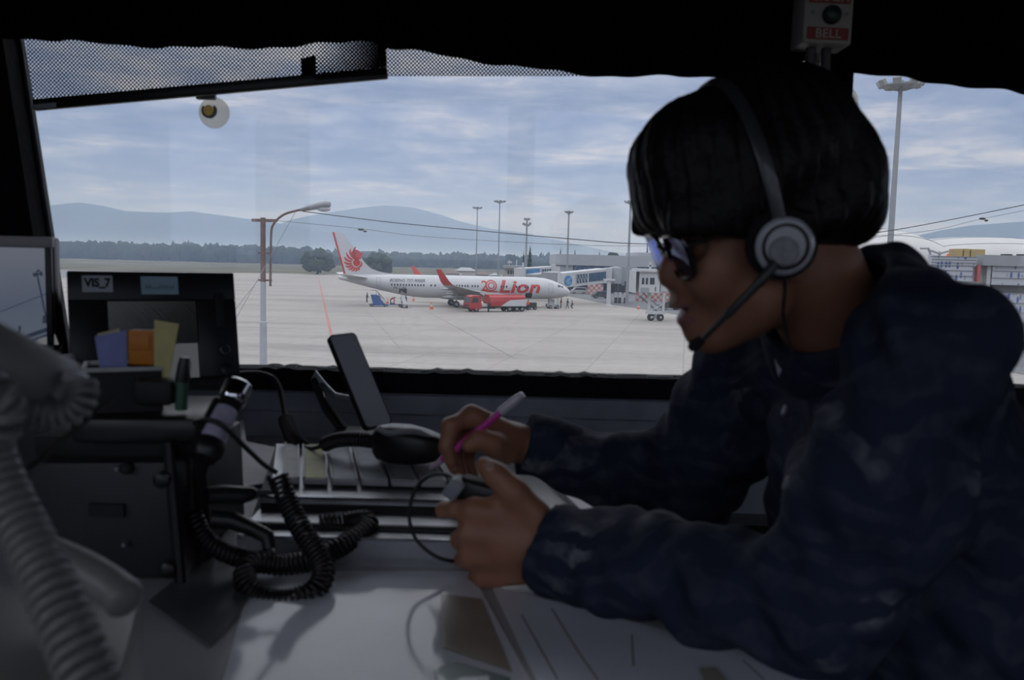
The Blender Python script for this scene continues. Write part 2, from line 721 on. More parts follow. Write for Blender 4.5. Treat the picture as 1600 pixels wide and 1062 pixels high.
# darker service road under the bridges
q = [PZ(868, 458.5, 0), PZ(940, 473, 0), PZ(1110, 499.5, 0), PZ(1600, 585, 0)]
slab('service_road', [(p.x, p.y) for p in q] + [(180, q[3].y), (180, 262), (q[0].x + 4, 262)], 0.035, 0.03, M_ASPH)
# painted lines on the apron
def stripe(name, a, b, w, m, z=0.012):
    a, b = Vector((a.x, a.y, z)), Vector((b.x, b.y, z))
    t = (b - a).normalized()
    s = Vector((-t.y, t.x, 0)) * w * 0.5
    mb = MB()
    mb.prism([a - s, a + s, b + s, b - s], (0, 0, 0.004))
    return tag(mb.build(name, m, smooth=False), kind='structure')
M_RED_PAINT = mat('faded_red_paint', (0.52, 0.20, 0.18), 0.8, var=0.25, vscale=2.0)
stripe('trim_1', PZ(497.5, 434, 0), PZ(521.5, 540, 0), 0.30, M_RED_PAINT)
stripe('trim_2', PZ(560, 470, 0), PZ(626, 545, 0), 0.10, mat('dark_joint', (0.33, 0.32, 0.31), 0.9))
stripe('trim_3', PZ(655, 480, 0), PZ(805, 560, 0), 0.10, mat('dark_joint', (0.33, 0.32, 0.31), 0.9))
stripe('trim_4', PZ(120, 409.5, 0), PZ(330, 415.0, 0), 5.0, mat('runway_edge', (0.42, 0.42, 0.41), 0.9), z=-0.02)

# ------------------------------------------------------------------ hills
def hills(name, prof, D, depth, seed, m):
    """prof: (px, py) skyline seen at distance D; the slope runs forward and is broken by spurs"""
    xs = [p[0] for p in prof]; ys = [p[1] for p in prof]
    N, K = 160, 16
    vs = []
    for k in range(K + 1):
        f = k / K                                   # 0 at the foot, 1 on the ridge
        for i in range(N + 1):
            px = xs[0] + (xs[-1] - xs[0]) * i / N
            top = P(px, np.interp(px, xs, ys), D)
            hz = max(top.z, 2.0)
            y = D - depth * (1 - f)
            x = top.x * (1 - 0.25 * (1 - f) * depth / D)
            nz = mnoise.fractal(Vector((x * 0.0011 + seed, y * 0.0011, seed)), 1.0, 2.0, 5)
            z = hz * (f ** 1.25) * (1 + 0.22 * nz * (1 - f) * 2) + hz * 0.012 * nz * f
            vs.append((x, y + nz * depth * 0.05, z if k else -2))
    vs += [(v[0] * 1.02, v[1] + depth * 0.7, -2) for v in vs[-(N + 1):]]
    fs = []
    for k in range(K + 1):
        for i in range(N):
            a = k * (N + 1) + i
            fs.append((a, a + 1, a + N + 2, a + N + 1))
    mb = MB()
    mb.add(vs, fs)
    return tag(mb.build(name, m), kind='structure')

hills('hills', [(-500, 380), (-250, 350), (0, 332), (60, 323), (125, 316), (165, 322), (200, 330), (260, 332), (300, 330), (350, 337), (420, 347), (500, 360), (620, 390), (700, 410)], 7200, 2600, 3.0, M_HILL)
hills('hills', [(330, 400), (400, 366), (455, 344), (490, 336), (520, 331), (560, 325), (600, 321), (625, 322), (650, 325), (690, 336), (720, 346), (765, 357), (820, 364), (870, 375), (950, 392), (1060, 408), (1200, 414)], 9000, 3000, 8.0, M_HILL)
hills('hills', [(1180, 414), (1300, 396), (1400, 376), (1470, 360), (1520, 352), (1570, 348), (1640, 343), (1750, 350), (1900, 372), (2100, 400)], 6200, 2200, 14.0, M_HILL)

# ------------------------------------------------------------------ haze: air that scatters the sky's light
def haze(name, lo, hi, dens, col):
    mb = MB()
    mb.box([(a + b) / 2 for a, b in zip(lo, hi)], [b - a for a, b in zip(lo, hi)])
    m = bpy.data.materials.new(name)
    m.use_nodes = True
    nt = m.node_tree
    nt.nodes.clear()
    vsn = nt.nodes.new('ShaderNodeVolumeScatter')
    vsn.inputs['Color'].default_value = (*col, 1)
    vsn.inputs['Density'].default_value = dens
    vsn.inputs['Anisotropy'].default_value = 0.0
    out = nt.nodes.new('ShaderNodeOutputMaterial')
    nt.links.new(vsn.outputs[0], out.inputs['Volume'])
    o = mb.build(name, m, smooth=False)
    return tag(o, 'pale blue haze lying over the distant plain and hills', 'haze', kind='stuff')

haze('haze', (-13000, 60, -0.5), (13000, 13800, 560), 2.1e-4, (0.36, 0.49, 0.74))
haze('ground_haze', (-4000, 110, -0.4), (4000, 3600, 30), 6.0e-4, (0.39, 0.52, 0.74))

# ------------------------------------------------------------------ trees
M_LEAF = mat('dark_foliage', (0.035, 0.055, 0.025), 0.9, var=0.5, vscale=0.8, spec=0.1)
M_CONIF = mat('conifer_foliage', (0.022, 0.042, 0.026), 0.9, var=0.45, vscale=1.5, spec=0.1)
M_BARK = mat('tree_bark', (0.06, 0.05, 0.04), 0.95)
M_FOREST = mat('forest_foliage', (0.036, 0.052, 0.026), 0.95, var=0.6, vscale=0.05, spec=0.05)

def blob(mb, c, r, seed, sub=2, amp=0.35, m=None):
    b = bmesh.new()
    bmesh.ops.create_icosphere(b, subdivisions=sub, radius=1)
    for v in b.verts:
        k = 1 + amp * mnoise.noise(v.co * 2.1 + Vector((seed * 3.7, seed * 1.3, seed)))
        v.co = Vector((v.co.x * r[0] * k, v.co.y * r[1] * k, v.co.z * r[2] * k))
    mb.bm(b, m, Matrix.Translation(Vector(c)))

rf = random.Random(5)
mb = MB()
for i in range(2600):
    D = rf.choice([rf.uniform(700, 800), rf.uniform(760, 1100), rf.uniform(1100, 2600)])
    px = rf.uniform(60, 1010)
    x = (px - 800) / F * D
    h = rf.uniform(7, 12.5) * (1.15 if px < 480 else 0.95)
    w = rf.uniform(2.5, 5.5) * (1 + D / 2500)
    if rf.random() < 0.12:
        h *= 1.15; w *= 0.5
    blob(mb, (x, D, h * 0.5), (w, w, h * 0.55), i, 2 if D < 850 else 1, 0.6)
tag(mb.build('forest', M_FOREST, sharp=False), 'hazy belt of distant trees along the far side of the airfield', 'trees', kind='stuff')

def round_tree(px, py0, py1, D, wpx, label, seed, group=None):
    base = P(px, py0, D); base.z = 0
    h = P(px, py1, D).z
    w = wpx / F * D * 0.5
    t = tag(empty('broadleaf_tree', base), label, 'tree', group)
    r = random.Random(seed)
    mb = MB()
    for i in range(46):
        a, e = r.uniform(0, 2 * PI), r.uniform(-0.75, 1)
        q = (1 - abs(e) ** 2.2) ** 0.5
        c = (math.cos(a) * w * 0.72 * q, math.sin(a) * w * 0.72 * q, h * 0.52 + e * h * 0.38)
        s = w * r.uniform(0.22, 0.38)
        blob(mb, c, (s, s, s * 0.8), seed + i, 2, 0.75)
    loc(mb, 'crown', M_LEAF, t)
    mb = MB()
    mb.tube([(0, 0, -0.3), (0.1, 0, h * 0.2), (0, 0.1, h * 0.5)], [w * 0.09, w * 0.07, w * 0.04], 8)
    loc(mb, 'trunk', M_BARK, t)
    return t

def conifer(px, py1, D, wpx, label, seed, group='slender conifers by the terminal'):
    base = P(px, 420, D); base.z = 0
    h = P(px, py1, D).z
    w = wpx / F * D * 0.5
    t = tag(empty('conifer_tree', base), label, 'tree', group)
    r = random.Random(seed)
    mb = MB()
    n = 26
    for i in range(n):
        f = i / (n - 1)
        rad = w * (1 - f) ** 0.8 * r.uniform(0.7, 1.1) + w * 0.08
        for k in range(3):
            a = r.uniform(0, 2 * PI)
            blob(mb, (math.cos(a) * rad * 0.45, math.sin(a) * rad * 0.45, h * (0.1 + 0.88 * f)), (rad * 0.62, rad * 0.62, h * 0.05), seed + i * 3 + k, 1, 0.8)
    loc(mb, 'crown', M_CONIF, t)
    mb = MB()
    mb.cyl((0, 0, -0.3), (0, 0, h * 0.8), w * 0.10 + 0.05, 0.04, 8)
    loc(mb, 'trunk', M_BARK, t)
    return t

round_tree(496, 428, 391, 372, 50, 'large round bushy tree standing alone at the apron edge', 11)
round_tree(592, 430, 397, 362, 44, 'bushy tree half hidden behind the jet tail', 31)
round_tree(566, 430, 402, 395, 26, 'smaller bushy tree just behind the leading edge of the tail fin', 41)
round_tree(958, 420, 394, 330, 34, 'round leafy tree rising above the terminal roof, left of the pair', 51)
round_tree(988, 420, 398, 352, 26, 'round leafy tree beside the bare lamp mast above the terminal roof', 61)
conifer(827.5, 385, 262, 12, 'tall dark conifer with a broad base beside the far boarding bridge', 71)
conifer(817.5, 393, 262, 7, 'thinner dark conifer just left of the tall one', 72)
conifer(875, 388, 345, 8, 'slender conifer above the terminal, first from the left of three', 73)
conifer(886, 392, 345, 6, 'slender conifer above the terminal, close behind a lamp mast', 74)
conifer(897.5, 391, 345, 8, 'slender conifer above the terminal, third from the left', 75)
conifer(936, 392, 345, 6, 'lone thin conifer above the blue terminal windows', 76)
conifer(1010, 381, 320, 9, 'tall conifer above the upper terminal block near the face', 77)
conifer(1019, 386, 320, 7, 'shorter conifer above the upper terminal block near the face', 78)

mb = MB(); c_ = P(112, 409, 640); mb.ell(c_, (.55, .55, .55), sub=2); mb.cyl((c_.x, c_.y, 0), c_, .08, n=6)
tag(mb.build('airfield_light', mat('red_airfield_lamp', (.5, .05, .03), .5, emit=(1.0, .12, .06), estr=2.0)), 'tiny red airfield light far away at the left edge of the window', 'light')
# ================================================================== ON THE APRON
M_WHITE = mat('white_aircraft_paint', (0.66, 0.67, 0.69), 0.35, var=0.04, vscale=0.3)
M_RED = mat('airline_red', (0.62, 0.035, 0.03), 0.4)
M_WING = mat('grey_wing_paint', (0.36, 0.37, 0.39), 0.4)
M_DARK = mat('dark_opening', (0.02, 0.02, 0.025), 0.7)
M_TYRE = mat('tyre_rubber', (0.02, 0.022, 0.026), 0.85)
M_STEEL = mat('bare_steel', (0.42, 0.43, 0.45), 0.4, 0.6)
M_WINDOW = mat('cabin_window', (0.03, 0.04, 0.06), 0.15)
M_METALW = mat('white_steelwork', (0.66, 0.67, 0.68), 0.5, var=0.06, vscale=0.8)
M_METALG = mat('grey_steelwork', (0.36, 0.38, 0.40), 0.55, var=0.08, vscale=0.8)
M_BLUEAD = mat('blue_advert_panel', (0.06, 0.27, 0.58), 0.4, var=0.35, vscale=0.7)
M_BGLASS = mat('blue_tinted_glass', (0.035, 0.10, 0.19), 0.12, var=0.3, vscale=1.5)
M_ORANGE = mat('orange_high_visibility', (0.85, 0.13, 0.03), 0.6)
M_BLUE = mat('blue_painted_steel', (0.03, 0.11, 0.34), 0.5, var=0.1, vscale=3)

# ------------------------------------------------------------------ the jet.  local frame: x towards the nose (nose at 0), y left, z up
NOSE = Vector((P(891, 455, 156.7).x, 156.7, 0))
TAILX = P(533, 430, 147.3)
JA = math.atan2(156.7 - 147.3, NOSE.x - TAILX.x)
jet = tag(empty('passenger_jet', NOSE, JA), 'white and red twin engine passenger jet parked on the apron', 'aircraft')
FUS = [  # x, centre z, half height, half width
    (0.0, 2.85, 0.05, 0.05), (-0.25, 2.86, 0.42, 0.45), (-0.8, 2.92, 0.80, 0.82), (-1.6, 3.02, 1.15, 1.18), (-2.6, 3.16, 1.45, 1.45),
    (-3.6, 3.30, 1.70, 1.63), (-5.0, 3.42, 1.90, 1.78), (-6.8, 3.46, 1.99, 1.86), (-9, 3.46, 2.01, 1.88), (-26.5, 3.46, 2.01, 1.88),
    (-28.5, 3.52, 1.95, 1.86), (-31, 3.70, 1.77, 1.75), (-33.5, 3.95, 1.50, 1.52), (-36, 4.22, 1.20, 1.22), (-38.5, 4.48, 0.86, 0.86),
    (-40.2, 4.64, 0.58, 0.55), (-41.3, 4.72, 0.36, 0.30), (-41.7, 4.74, 0.22, 0.18)]

def fus_at(x):
    xs = [-f[0] for f in FUS]
    return [np.interp(-x, xs, [f[i] for f in FUS]) for i in (1, 2, 3)]

def fus_y(x, z):
    c, hh, hw = fus_at(x)
    t = min(1.0, abs((z - c) / hh))
    return -hw * math.sqrt(max(0.0, 1 - t * t))

mb = MB()
rings = []
for (x, c, hh, hw) in FUS:
    rings.append([Vector((x, hw * math.cos(2 * PI * k / 40), c + hh * math.sin(2 * PI * k / 40))) for k in range(40)])
mb.loft(rings)
# fairing under the wing box
mb.ell((-19.6, 0, 1.75), (5.2, 1.75, 0.62))
fuselage = loc(mb, 'fuselage', M_WHITE, jet)

def wrap_side(vs, fs, step, off=0.02, m=None, mb=None, tx=lambda p: p):
    """flat lettering laid onto the curved starboard side (text x runs towards the nose)"""
    b = bmesh.new()
    bv = [b.verts.new((p.x, p.y, 0)) for p in vs]
    for f in fs:
        try:
            b.faces.new([bv[i] for i in f])
        except ValueError:
            pass
    ys = [p.y for p in vs]; y = min(ys) + step
    while y < max(ys):
        bmesh.ops.bisect_plane(b, geom=b.verts[:] + b.edges[:] + b.faces[:], plane_co=(0, y, 0), plane_no=(0, 1, 0))
        y += step
    b.verts.index_update()
    out = []
    for v in b.verts:
        q = tx(v.co)
        out.append(Vector((q.x, fus_y(q.x, q.y) - off, q.y)))
    mb.add(out, [[v.index for v in f.verts] for f in b.faces], m)
    b.free()

def letter(name, s, x, z, size, m, bold=0.0, shear=0.0, spacing=1.0, parent=fuselage, stretch=1.0):
    vs, fs = text_mesh(s, size, bold, shear, spacing)
    mb = MB()
    wrap_side(vs, fs, size * 0.16, mb=mb, tx=lambda p: Vector((x + p.x * stretch, z + p.y, 0)))
    o = mb.build(name, m, None, False, fix=False)
    o.parent = parent
    return o

letter('airline_title', 'Lion', -13.9, 2.72, 3.05, M_RED, 0.085, 0.2, 1.05, stretch=1.36)
letter('anniversary_number', '2', -17.05, 2.95, 2.55, M_RED, 0.03, 0.0)
letter('type_title', 'BOEING 737-900ER', -33.1, 4.24, 0.72, mat('grey_lettering', (0.13, 0.13, 0.16), 0.5), 0.02, 0.3, 1.02)
letter('registration', 'PK-LHR', -32.4, 2.95, 0.66, mat('grey_lettering', (0.13, 0.13, 0.16), 0.5), 0.01)

def side_poly(mb, pts, x0, z0, s, step=0.25, off=0.02):
    vs = [Vector((a, b, 0)) for a, b in pts]
    wrap_side(vs, [list(range(len(pts)))], step, off, None, mb, tx=lambda p: Vector((x0 + p.x * s, z0 + p.y * s, 0)))

def ring_pts(cx, cy, r, n=28, a0=0, a1=2 * PI):
    return [(cx + r * math.cos(a0 + (a1 - a0) * i / n), cy + r * math.sin(a0 + (a1 - a0) * i / n)) for i in range(n + (0 if abs(a1 - a0 - 2 * PI) < 1e-6 else 1))]

# the round zero of the number, with a small figure at its centre
mb = MB()
for i in range(28):
    a, b2 = 2 * PI * i / 28, 2 * PI * (i + 1) / 28
    side_poly(mb, [(1.0 * math.cos(a), 1.0 * math.sin(a)), (1.0 * math.cos(b2), 1.0 * math.sin(b2)), (.78 * math.cos(b2), .78 * math.sin(b2)), (.78 * math.cos(a), .78 * math.sin(a))], -15.2, 3.86, 1.02, 0.5)
side_poly(mb, ring_pts(0, 0, 0.62), -15.2, 3.86, 1.02, 0.3)
side_poly(mb, [(-1.9, -1.15), (1.2, -1.15), (1.2, -0.95), (-1.9, -0.95)], -15.2, 3.86, 1.0)
o = mb.build('anniversary_ring', M_RED, None, False, fix=False); o.parent = fuselage
mb = MB()
side_poly(mb, ring_pts(0, 0, 0.42), -15.2, 3.86, 1.02, 0.3, 0.035)
o = mb.build('ring_centre', M_WHITE, None, False, fix=False); o.parent = fuselage

# cabin windows: one row as the photograph shows it
xs = [-32.7 + 0.5 * i for i in range(12)] + [-25.9, -25.2] + [-23.4 + 0.5 * i for i in range(9)] + [-18.6, -18.1, -17.6, -13.4, -12.9, -12.4, -10.6, -10.1, -9.0, -8.5, -7.2]
for x in xs:
    mb = MB()
    pts = [(0.14 * math.cos(q), 0.21 * math.sin(q)) for q in [2 * PI * k / 10 for k in range(10)]]
    side_poly(mb, pts, x, 3.72, 1.0, 0.2, 0.03)
    o = mb.build('cabin_window', M_WINDOW, None, False, fix=False); o.parent = fuselage
# cockpit glazing
mb = MB()
for (xa, xb, za, zb) in ((-2.75, -2.15, 3.78, 4.22), (-2.05, -1.62, 3.70, 4.02)):
    side_poly(mb, [(xa, za), (xb, za), (xb, zb - 0.12), (xa, zb)], 0, 0, 1, 0.15, 0.03)
for (xa, xb, s) in ((-2.05, -1.55, 1), (-2.05, -1.55, -1)):
    mb.add([(xa - .1, -0.75 * 1, 4.10), (-1.50, -0.55, 3.90), (-1.36, -0.03, 3.95), (xa + .05, -0.03, 4.22)], [(0, 1, 2, 3)])
o = mb.build('cockpit_windows', M_WINDOW, None, False, fix=False); o.parent = fuselage

def door_outline(x0, x1, z0, z1, w=0.05):
    mb = MB()
    for (a, b, c, d) in ((x0, x0 + w, z0, z1), (x1 - w, x1, z0, z1), (x0, x1, z0, z0 + w), (x0, x1, z1 - w, z1)):
        side_poly(mb, [(a, c), (b, c), (b, d), (a, d)], 0, 0, 1, 0.25, 0.025)
    o = mb.build('door_outline', M_WING, None, False, fix=False); o.parent = fuselage
door_outline(-4.6, -3.75, 2.75, 4.35)
door_outline(-35.3, -34.6, 3.45, 4.9)
door_outline(-19.6, -19.1, 3.3, 4.1, 0.03)

def hatch(name, x0, x1, z0, z1):
    mb = MB()
    side_poly(mb, [(x0, z0), (x1, z0), (x1, z1), (x0, z1)], 0, 0, 1, 0.2, 0.03)
    o = mb.build(name, M_DARK, None, False, fix=False); o.parent = fuselage
hatch('cargo_hatch', -8.85, -7.6, 1.75, 2.65)
hatch('cargo_hatch', -31.4, -30.1, 2.2, 3.05)

# fin with dorsal fillet
FIN = [(-40.75, 5.0), (-42.75, 12.45), (-41.05, 12.5), (-37.2, 7.35), (-36.2, 6.4), (-34.6, 5.85), (-31.0, 5.35), (-31.0, 5.0)]
mb = MB()
n = len(FIN)
def fin_t(x, z):
    return 0.24 * max(0.25, (12.9 - z) / 8)
vs = [Vector((x, -fin_t(x, z) * 0.5, z)) for x, z in FIN] + [Vector((x, fin_t(x, z) * 0.5, z)) for x, z in FIN]
mb.add(vs, [tuple(range(n)), tuple(range(n, 2 * n))[::-1]] + [(i, (i + 1) % n, (i + 1) % n + n, i + n) for i in range(n)])
fin = loc(mb, 'tail_fin', M_WHITE, jet, False)
mb = MB()
for s in (-1, 1):
    mb.add([(-40.72, s * .18, 5.05), (-42.79, s * .045, 12.46), (-42.45, s * .05, 12.47), (-40.40, s * .19, 5.05)], [(0, 1, 2, 3)])
mb.add([(-40.74, -.18, 5.05), (-42.80, -.045, 12.46), (-42.80, .045, 12.46), (-40.74, .18, 5.05)], [(0, 1, 2, 3)])
o = mb.build('rudder_stripe', M_RED, None, False); o.parent = fin

# the emblem on the fin: a maned head over a disc, with curved feathers behind
EM = []
def em_poly(pts):
    EM.append([(x, y) for x, y in pts])
em_poly(ring_pts(0.42, -0.42, 0.62, 30))
head = ring_pts(0.30, 0.95, 0.86, 26, 0.35, 1.62 * PI)
em_poly(head + [(0.75, 0.12), (1.18, 0.30), (1.10, 0.58), (1.42, 0.66), (1.22, 0.98), (1.50, 1.02), (1.26, 1.36)])
for i in range(10):
    a = 0.55 * PI + i * 0.115 * PI
    r0, r1 = 0.82, (2.75 - 0.145 * i)
    ca, sa = math.cos(a), math.sin(a)
    cx, cy = 0.42, -0.42
    def pt(r, t):
        return (cx + r * math.cos(a + t), cy + r * math.sin(a + t))
    if i > 0 or True:
        bend = 0.20
        L1 = [pt(r0 + (r1 - r0) * k / 8, -0.02 - bend * (k / 8) ** 2 + 0.10 * (k / 8)) for k in range(9)]
        L2 = [pt(r0 + (r1 - r0) * k / 8, -bend * (k / 8) ** 2 + 0.10 * (k / 8) + (0.25 if i > 3 else 0.2) * (1 - (k / 8) ** 3) + 0.04) for k in range(9)]
        em_poly(L1 + L2[::-1])
R0 = [(0.42 + 0.72 * math.cos(a), -0.42 + 0.72 * math.sin(a)) for a in [-0.5 * PI + 0.1 * k for k in range(22)]]
R1 = [(0.42 + (0.72 + 0.30 * math.sin(PI * k / 21)) * math.cos(-0.5 * PI + 0.1 * k), -0.42 + (0.72 + 0.30 * math.sin(PI * k / 21)) * math.sin(-0.5 * PI + 0.1 * k)) for k in range(22)]
em_poly(R0 + R1[::-1])
mb = MB()
for pts in EM:
    q = []
    for (x, y) in pts:
        X, Z = -39.05 + x * 1.0, 7.75 + y * 1.0
        q.append(Vector((X, -0.5 * fin_t(X, Z) - 0.03, Z)))
    mb.add(q, [tuple(range(len(q)))])
o = mb.build('tail_emblem', M_RED, None, False, fix=False); o.parent = fin

def wing_surface(mb, root, tip, tr, tt):
    """root/tip: (LE point, TE point); a lens-shaped section lofted between them"""
    rings = []
    for (a, b, t) in ((root[0], root[1], tr), (tip[0], tip[1], tt)):
        a, b = Vector(a), Vector(b)
        prof = [(0, 0), (.04, .45), (.15, .85), (.35, 1), (.6, .75), (.85, .3), (1, .02), (.85, -.15), (.6, -.3), (.35, -.45), (.15, -.45), (.04, -.3)]
        rings.append([a.lerp(b, u) + Vector((0, 0, t * w)) for u, w in prof])
    mb.loft(rings)

for s, side in ((-1, 'near'), (1, 'far')):
    mb = MB()
    wing_surface(mb, ((-14.6, s * 1.2, 2.35), (-22.3, s * 1.2, 2.15)), ((-18.4, s * 6.0, 2.9), (-22.5, s * 6.0, 2.75)), 0.5, 0.32)
    wing_surface(mb, ((-18.4, s * 6.0, 2.9), (-22.5, s * 6.0, 2.75)), ((-24.3, s * 16.6, 4.25), (-25.9, s * 16.6, 4.2)), 0.32, 0.12)
    w = loc(mb, 'wing', M_WING, jet)
    mb = MB()
    rings = []
    for (x0, x1, y, z, t) in ((-24.3, -25.9, 16.5, 4.22, .10), (-25.1, -26.5, 17.15, 4.9, .08), (-26.55, -27.3, 17.75, 6.75, .04)):
        rings.append([Vector((x0, s * y - t, z)), Vector(((x0 + x1) / 2, s * y - t, z)), Vector((x1, s * y, z)), Vector(((x0 + x1) / 2, s * y + t, z)), Vector((x0, s * y + t, z))])
    mb.loft(rings)
    o = loc(mb, 'winglet', M_RED, w, False)
    # flap track fairings
    for (x, y, z) in ((-22.4, 4.5, 2.45), (-23.4, 8.2, 2.95), (-24.4, 12.0, 3.45)):
        mb = MB(); mb.ell((x, s * y, z), (1.4, 0.2, 0.24), sub=2)
        loc(mb, 'flap_fairing', M_WING, w)
    # engine
    mb = MB()
    mb.lathe([(.55, 0), (.80, .08), (.95, .5), (.98, 1.4), (.86, 2.6), (.62, 3.3), (.50, 3.4), (.42, 4.0), (.15, 4.6)], (-12.6, s * 4.9, 1.55), (-1, 0, 0), 28)
    e = loc(mb, 'engine', M_WHITE, jet)
    mb = MB()
    mb.lathe([(.60, 0), (.80, .02), (.83, .16), (.66, .16)], (-12.56, s * 4.9, 1.55), (-1, 0, 0), 28)
    o = mb.build('engine_lip', M_STEEL); o.parent = e
    mb = MB(); mb.hexa([(-13.6, s * 4.8, 2.35), (-17, s * 4.8, 2.2), (-17, s * 5.0, 2.2), (-13.6, s * 5.0, 2.35), (-14.4, s * 4.8, 2.75), (-18.4, s * 4.8, 2.8), (-18.4, s * 5.0, 2.8), (-14.4, s * 5.0, 2.75)])
    o = mb.build('pylon', M_WHITE, None, False); o.parent = e
    # tailplane
    mb = MB()
    wing_surface(mb, ((-36.6, s * 0.7, 4.75), (-40.3, s * 0.6, 4.75)), ((-40.6, s * 7.1, 5.45), (-42.0, s * 7.1, 5.45)), 0.22, 0.08)
    loc(mb, 'tailplane', M_WHITE, jet)

# undercarriage
def wheel(parent, c, r, w, n_=20, name='wheel'):
    mb = MB()
    mb.lathe([(r * .55, -w * .5), (r * .92, -w * .5), (r, -w * .3), (r, w * .3), (r * .92, w * .5), (r * .55, w * .5)], c, (0, 1, 0), n_, M_TYRE)
    mb.lathe([(r * .12, -w * .56), (r * .5, -w * .5), (r * .56, -w * .4), (r * .56, w * .4), (r * .5, w * .5), (r * .12, w * .56)], c, (0, 1, 0), n_, M_STEEL)
    o = mb.build(name); o.parent = parent
    return o
for sg in (-1, 1):
    mb = MB()
    mb.tube([(-21.6, sg * 2.85, .56), (-21.5, sg * 2.85, 2.4)], .13, 12); mb.cyl((-21.6, sg * 3.4, .56), (-21.6, sg * 2.3, .56), .09)
    mg = loc(mb, 'main_gear', M_STEEL, jet)
    for y in (2.45, 3.25):
        wheel(mg, (-21.6, sg * y, .56), .56, .40)
mb = MB()
mb.cyl((-4.2, 0, .36), (-4.0, 0, 1.9), .09); mb.cyl((-4.2, -.35, .36), (-4.2, .35, .36), .06)
mb.box((-3.6, 0.25, 1.15), (1.1, .03, .75)); mb.box((-3.6, -.25, 1.15), (1.1, .03, .75))
ng = loc(mb, 'nose_gear', M_STEEL, jet, False)
for y in (-.26, .26):
    wheel(ng, (-4.2, y, .36), .36, .2)
for x in (-20.4, -13.0):
    mb = MB(); mb.box((x, 0, 5.65), (.3, .05, .5)); loc(mb, 'antenna', M_WHITE, jet, False)

# ------------------------------------------------------------------ fuel bowser in front of the wing; local x towards its cab
TA = PZ(729, 482, 0); TB = PZ(818, 484.5, 0)
TA.y = 137.5; TB.y = 142.5
TA.x, TB.x = P(729, 482, 137.5).x, P(817, 484, 142.5).x
tl = (TB - TA).length
bow = tag(empty('fuel_bowser', (TA.x, TA.y, 0), math.atan2(TA.y - TB.y, TA.x - TB.x)), 'red and white refuelling tanker lorry parked beside the jet wing', 'truck')
bow.scale = (1, 1, .9)
M_TRED = mat('tanker_red', (0.50, 0.025, 0.03), 0.4)
mb = MB(); mb.box((-tl / 2, 0, .85), (tl - .4, .9, .25)); mb.box((-tl + .3, 0, .75), (.5, 2.2, .35)); mb.box((-5.0, -1.0, .75), (1.2, .5, .6))
ch = loc(mb, 'chassis', M_DARK, bow, False)
mb = MB()
cabp = [(0.0, .55), (0.0, 1.6), (-.28, 2.75), (-.6, 2.95), (-2.0, 2.95), (-2.1, .55)]
mb.prism([(x, -1.2, z) for x, z in cabp], (0, 2.4, 0))
cab = loc(mb, 'driver_cab', M_TRED, bow, False)
mb = MB()
mb.add([(.02, -1.05, 1.68), (-.25, -1.02, 2.62), (-.25, 1.02, 2.62), (.02, 1.05, 1.68)], [(0, 1, 2, 3)])
for s in (-1.22, 1.22):
    mb.add([(-.28, s, 1.7), (-.55, s, 2.6), (-1.45, s, 2.6), (-1.5, s, 1.7)], [(0, 1, 2, 3)])
o = mb.build('cab_glass', M_WINDOW, None, False, fix=False); o.parent = cab
mb = MB(); mb.box((.06, 0, .72), (.15, 2.3, .34), bev=.03); mb.box((.03, 0, 1.15), (.06, 1.5, .22))
o = mb.build('bumper', M_DARK, None, False); o.parent = cab
# tank: red above, white swoosh below towards the rear
mb = MB()
sec = [(-1.2, 1.05), (-1.25, 1.9), (-1.1, 2.65), (-.7, 3.0), (.7, 3.0), (1.1, 2.65), (1.25, 1.9), (1.2, 1.05)]
mb.loft([[Vector((x, y, z)) for y, z in sec] for x in (-3.6, -tl + .15)])
tk = loc(mb, 'tank', M_TRED, bow, False)
mb = MB()
sw = [(-5.6, 1.02), (-6.3, 1.55), (-7.2, 2.1), (-tl + .1, 2.3), (-tl + .1, 1.02)]
for s in (-1, 1):
    mb.add([(x, s * (1.275 if z < 1.95 else 1.24), z) for x, z in sw], [tuple(range(len(sw)))])
o = mb.build('white_flash', M_WHITE, None, False, fix=False); o.parent = tk
mb = MB()
mb.lathe([(.42, 0), (.42, .012)], (-4.7, -1.262, 1.95), (0, -1, 0), 16)
o = mb.build('emblem', mat('gold_emblem', (.6, .38, .05), .5), None, False); o.parent = tk
mb = MB()
mb.box((-tl / 2 - 1.4, 0, 3.06), (tl - 3.9, .9, .1)); mb.tube([(-3.7, -.8, 3.0), (-3.7, -.8, 3.3), (-tl + .3, -.8, 3.3), (-tl + .3, -.8, 3.0)], .03, 6)
o = mb.build('walkway_rail', M_TRED, None, False); o.parent = tk
rr = random.Random(3)
mb = MB()
mb.box((-2.85, 0, 1.2), (1.15, 2.0, .5))
for k in range(9):
    mb.ell((-2.4 - rr.random() * .9, -1.05 - rr.random() * .2, 1.15 + rr.random() * 1.3), (.26, .18, .24), sub=2)
mb.tube([(-2.5, -1.15, 1.3), (-2.4, -1.25, 2.3), (-2.9, -1.25, 2.5), (-3.2, -1.2, 1.5)], .09, 8)
loc(mb, 'hose_gear', M_METALW, bow)
for x in (-1.25, -tl + 3.1, -tl + 1.75, -tl + .75):
    for s in (-1.0, 1.0):
        wheel(bow, (x, s, .5), .5, .32)
mb = MB()
for x in (-tl + 1.75, -tl + .75):
    mb.lathe([(.56, -.2), (.62, -.2), (.62, .2), (.56, .2)], (x, -1.05, .52), (0, 1, 0), 20)
loc(mb, 'mudguard', M_METALW, bow)

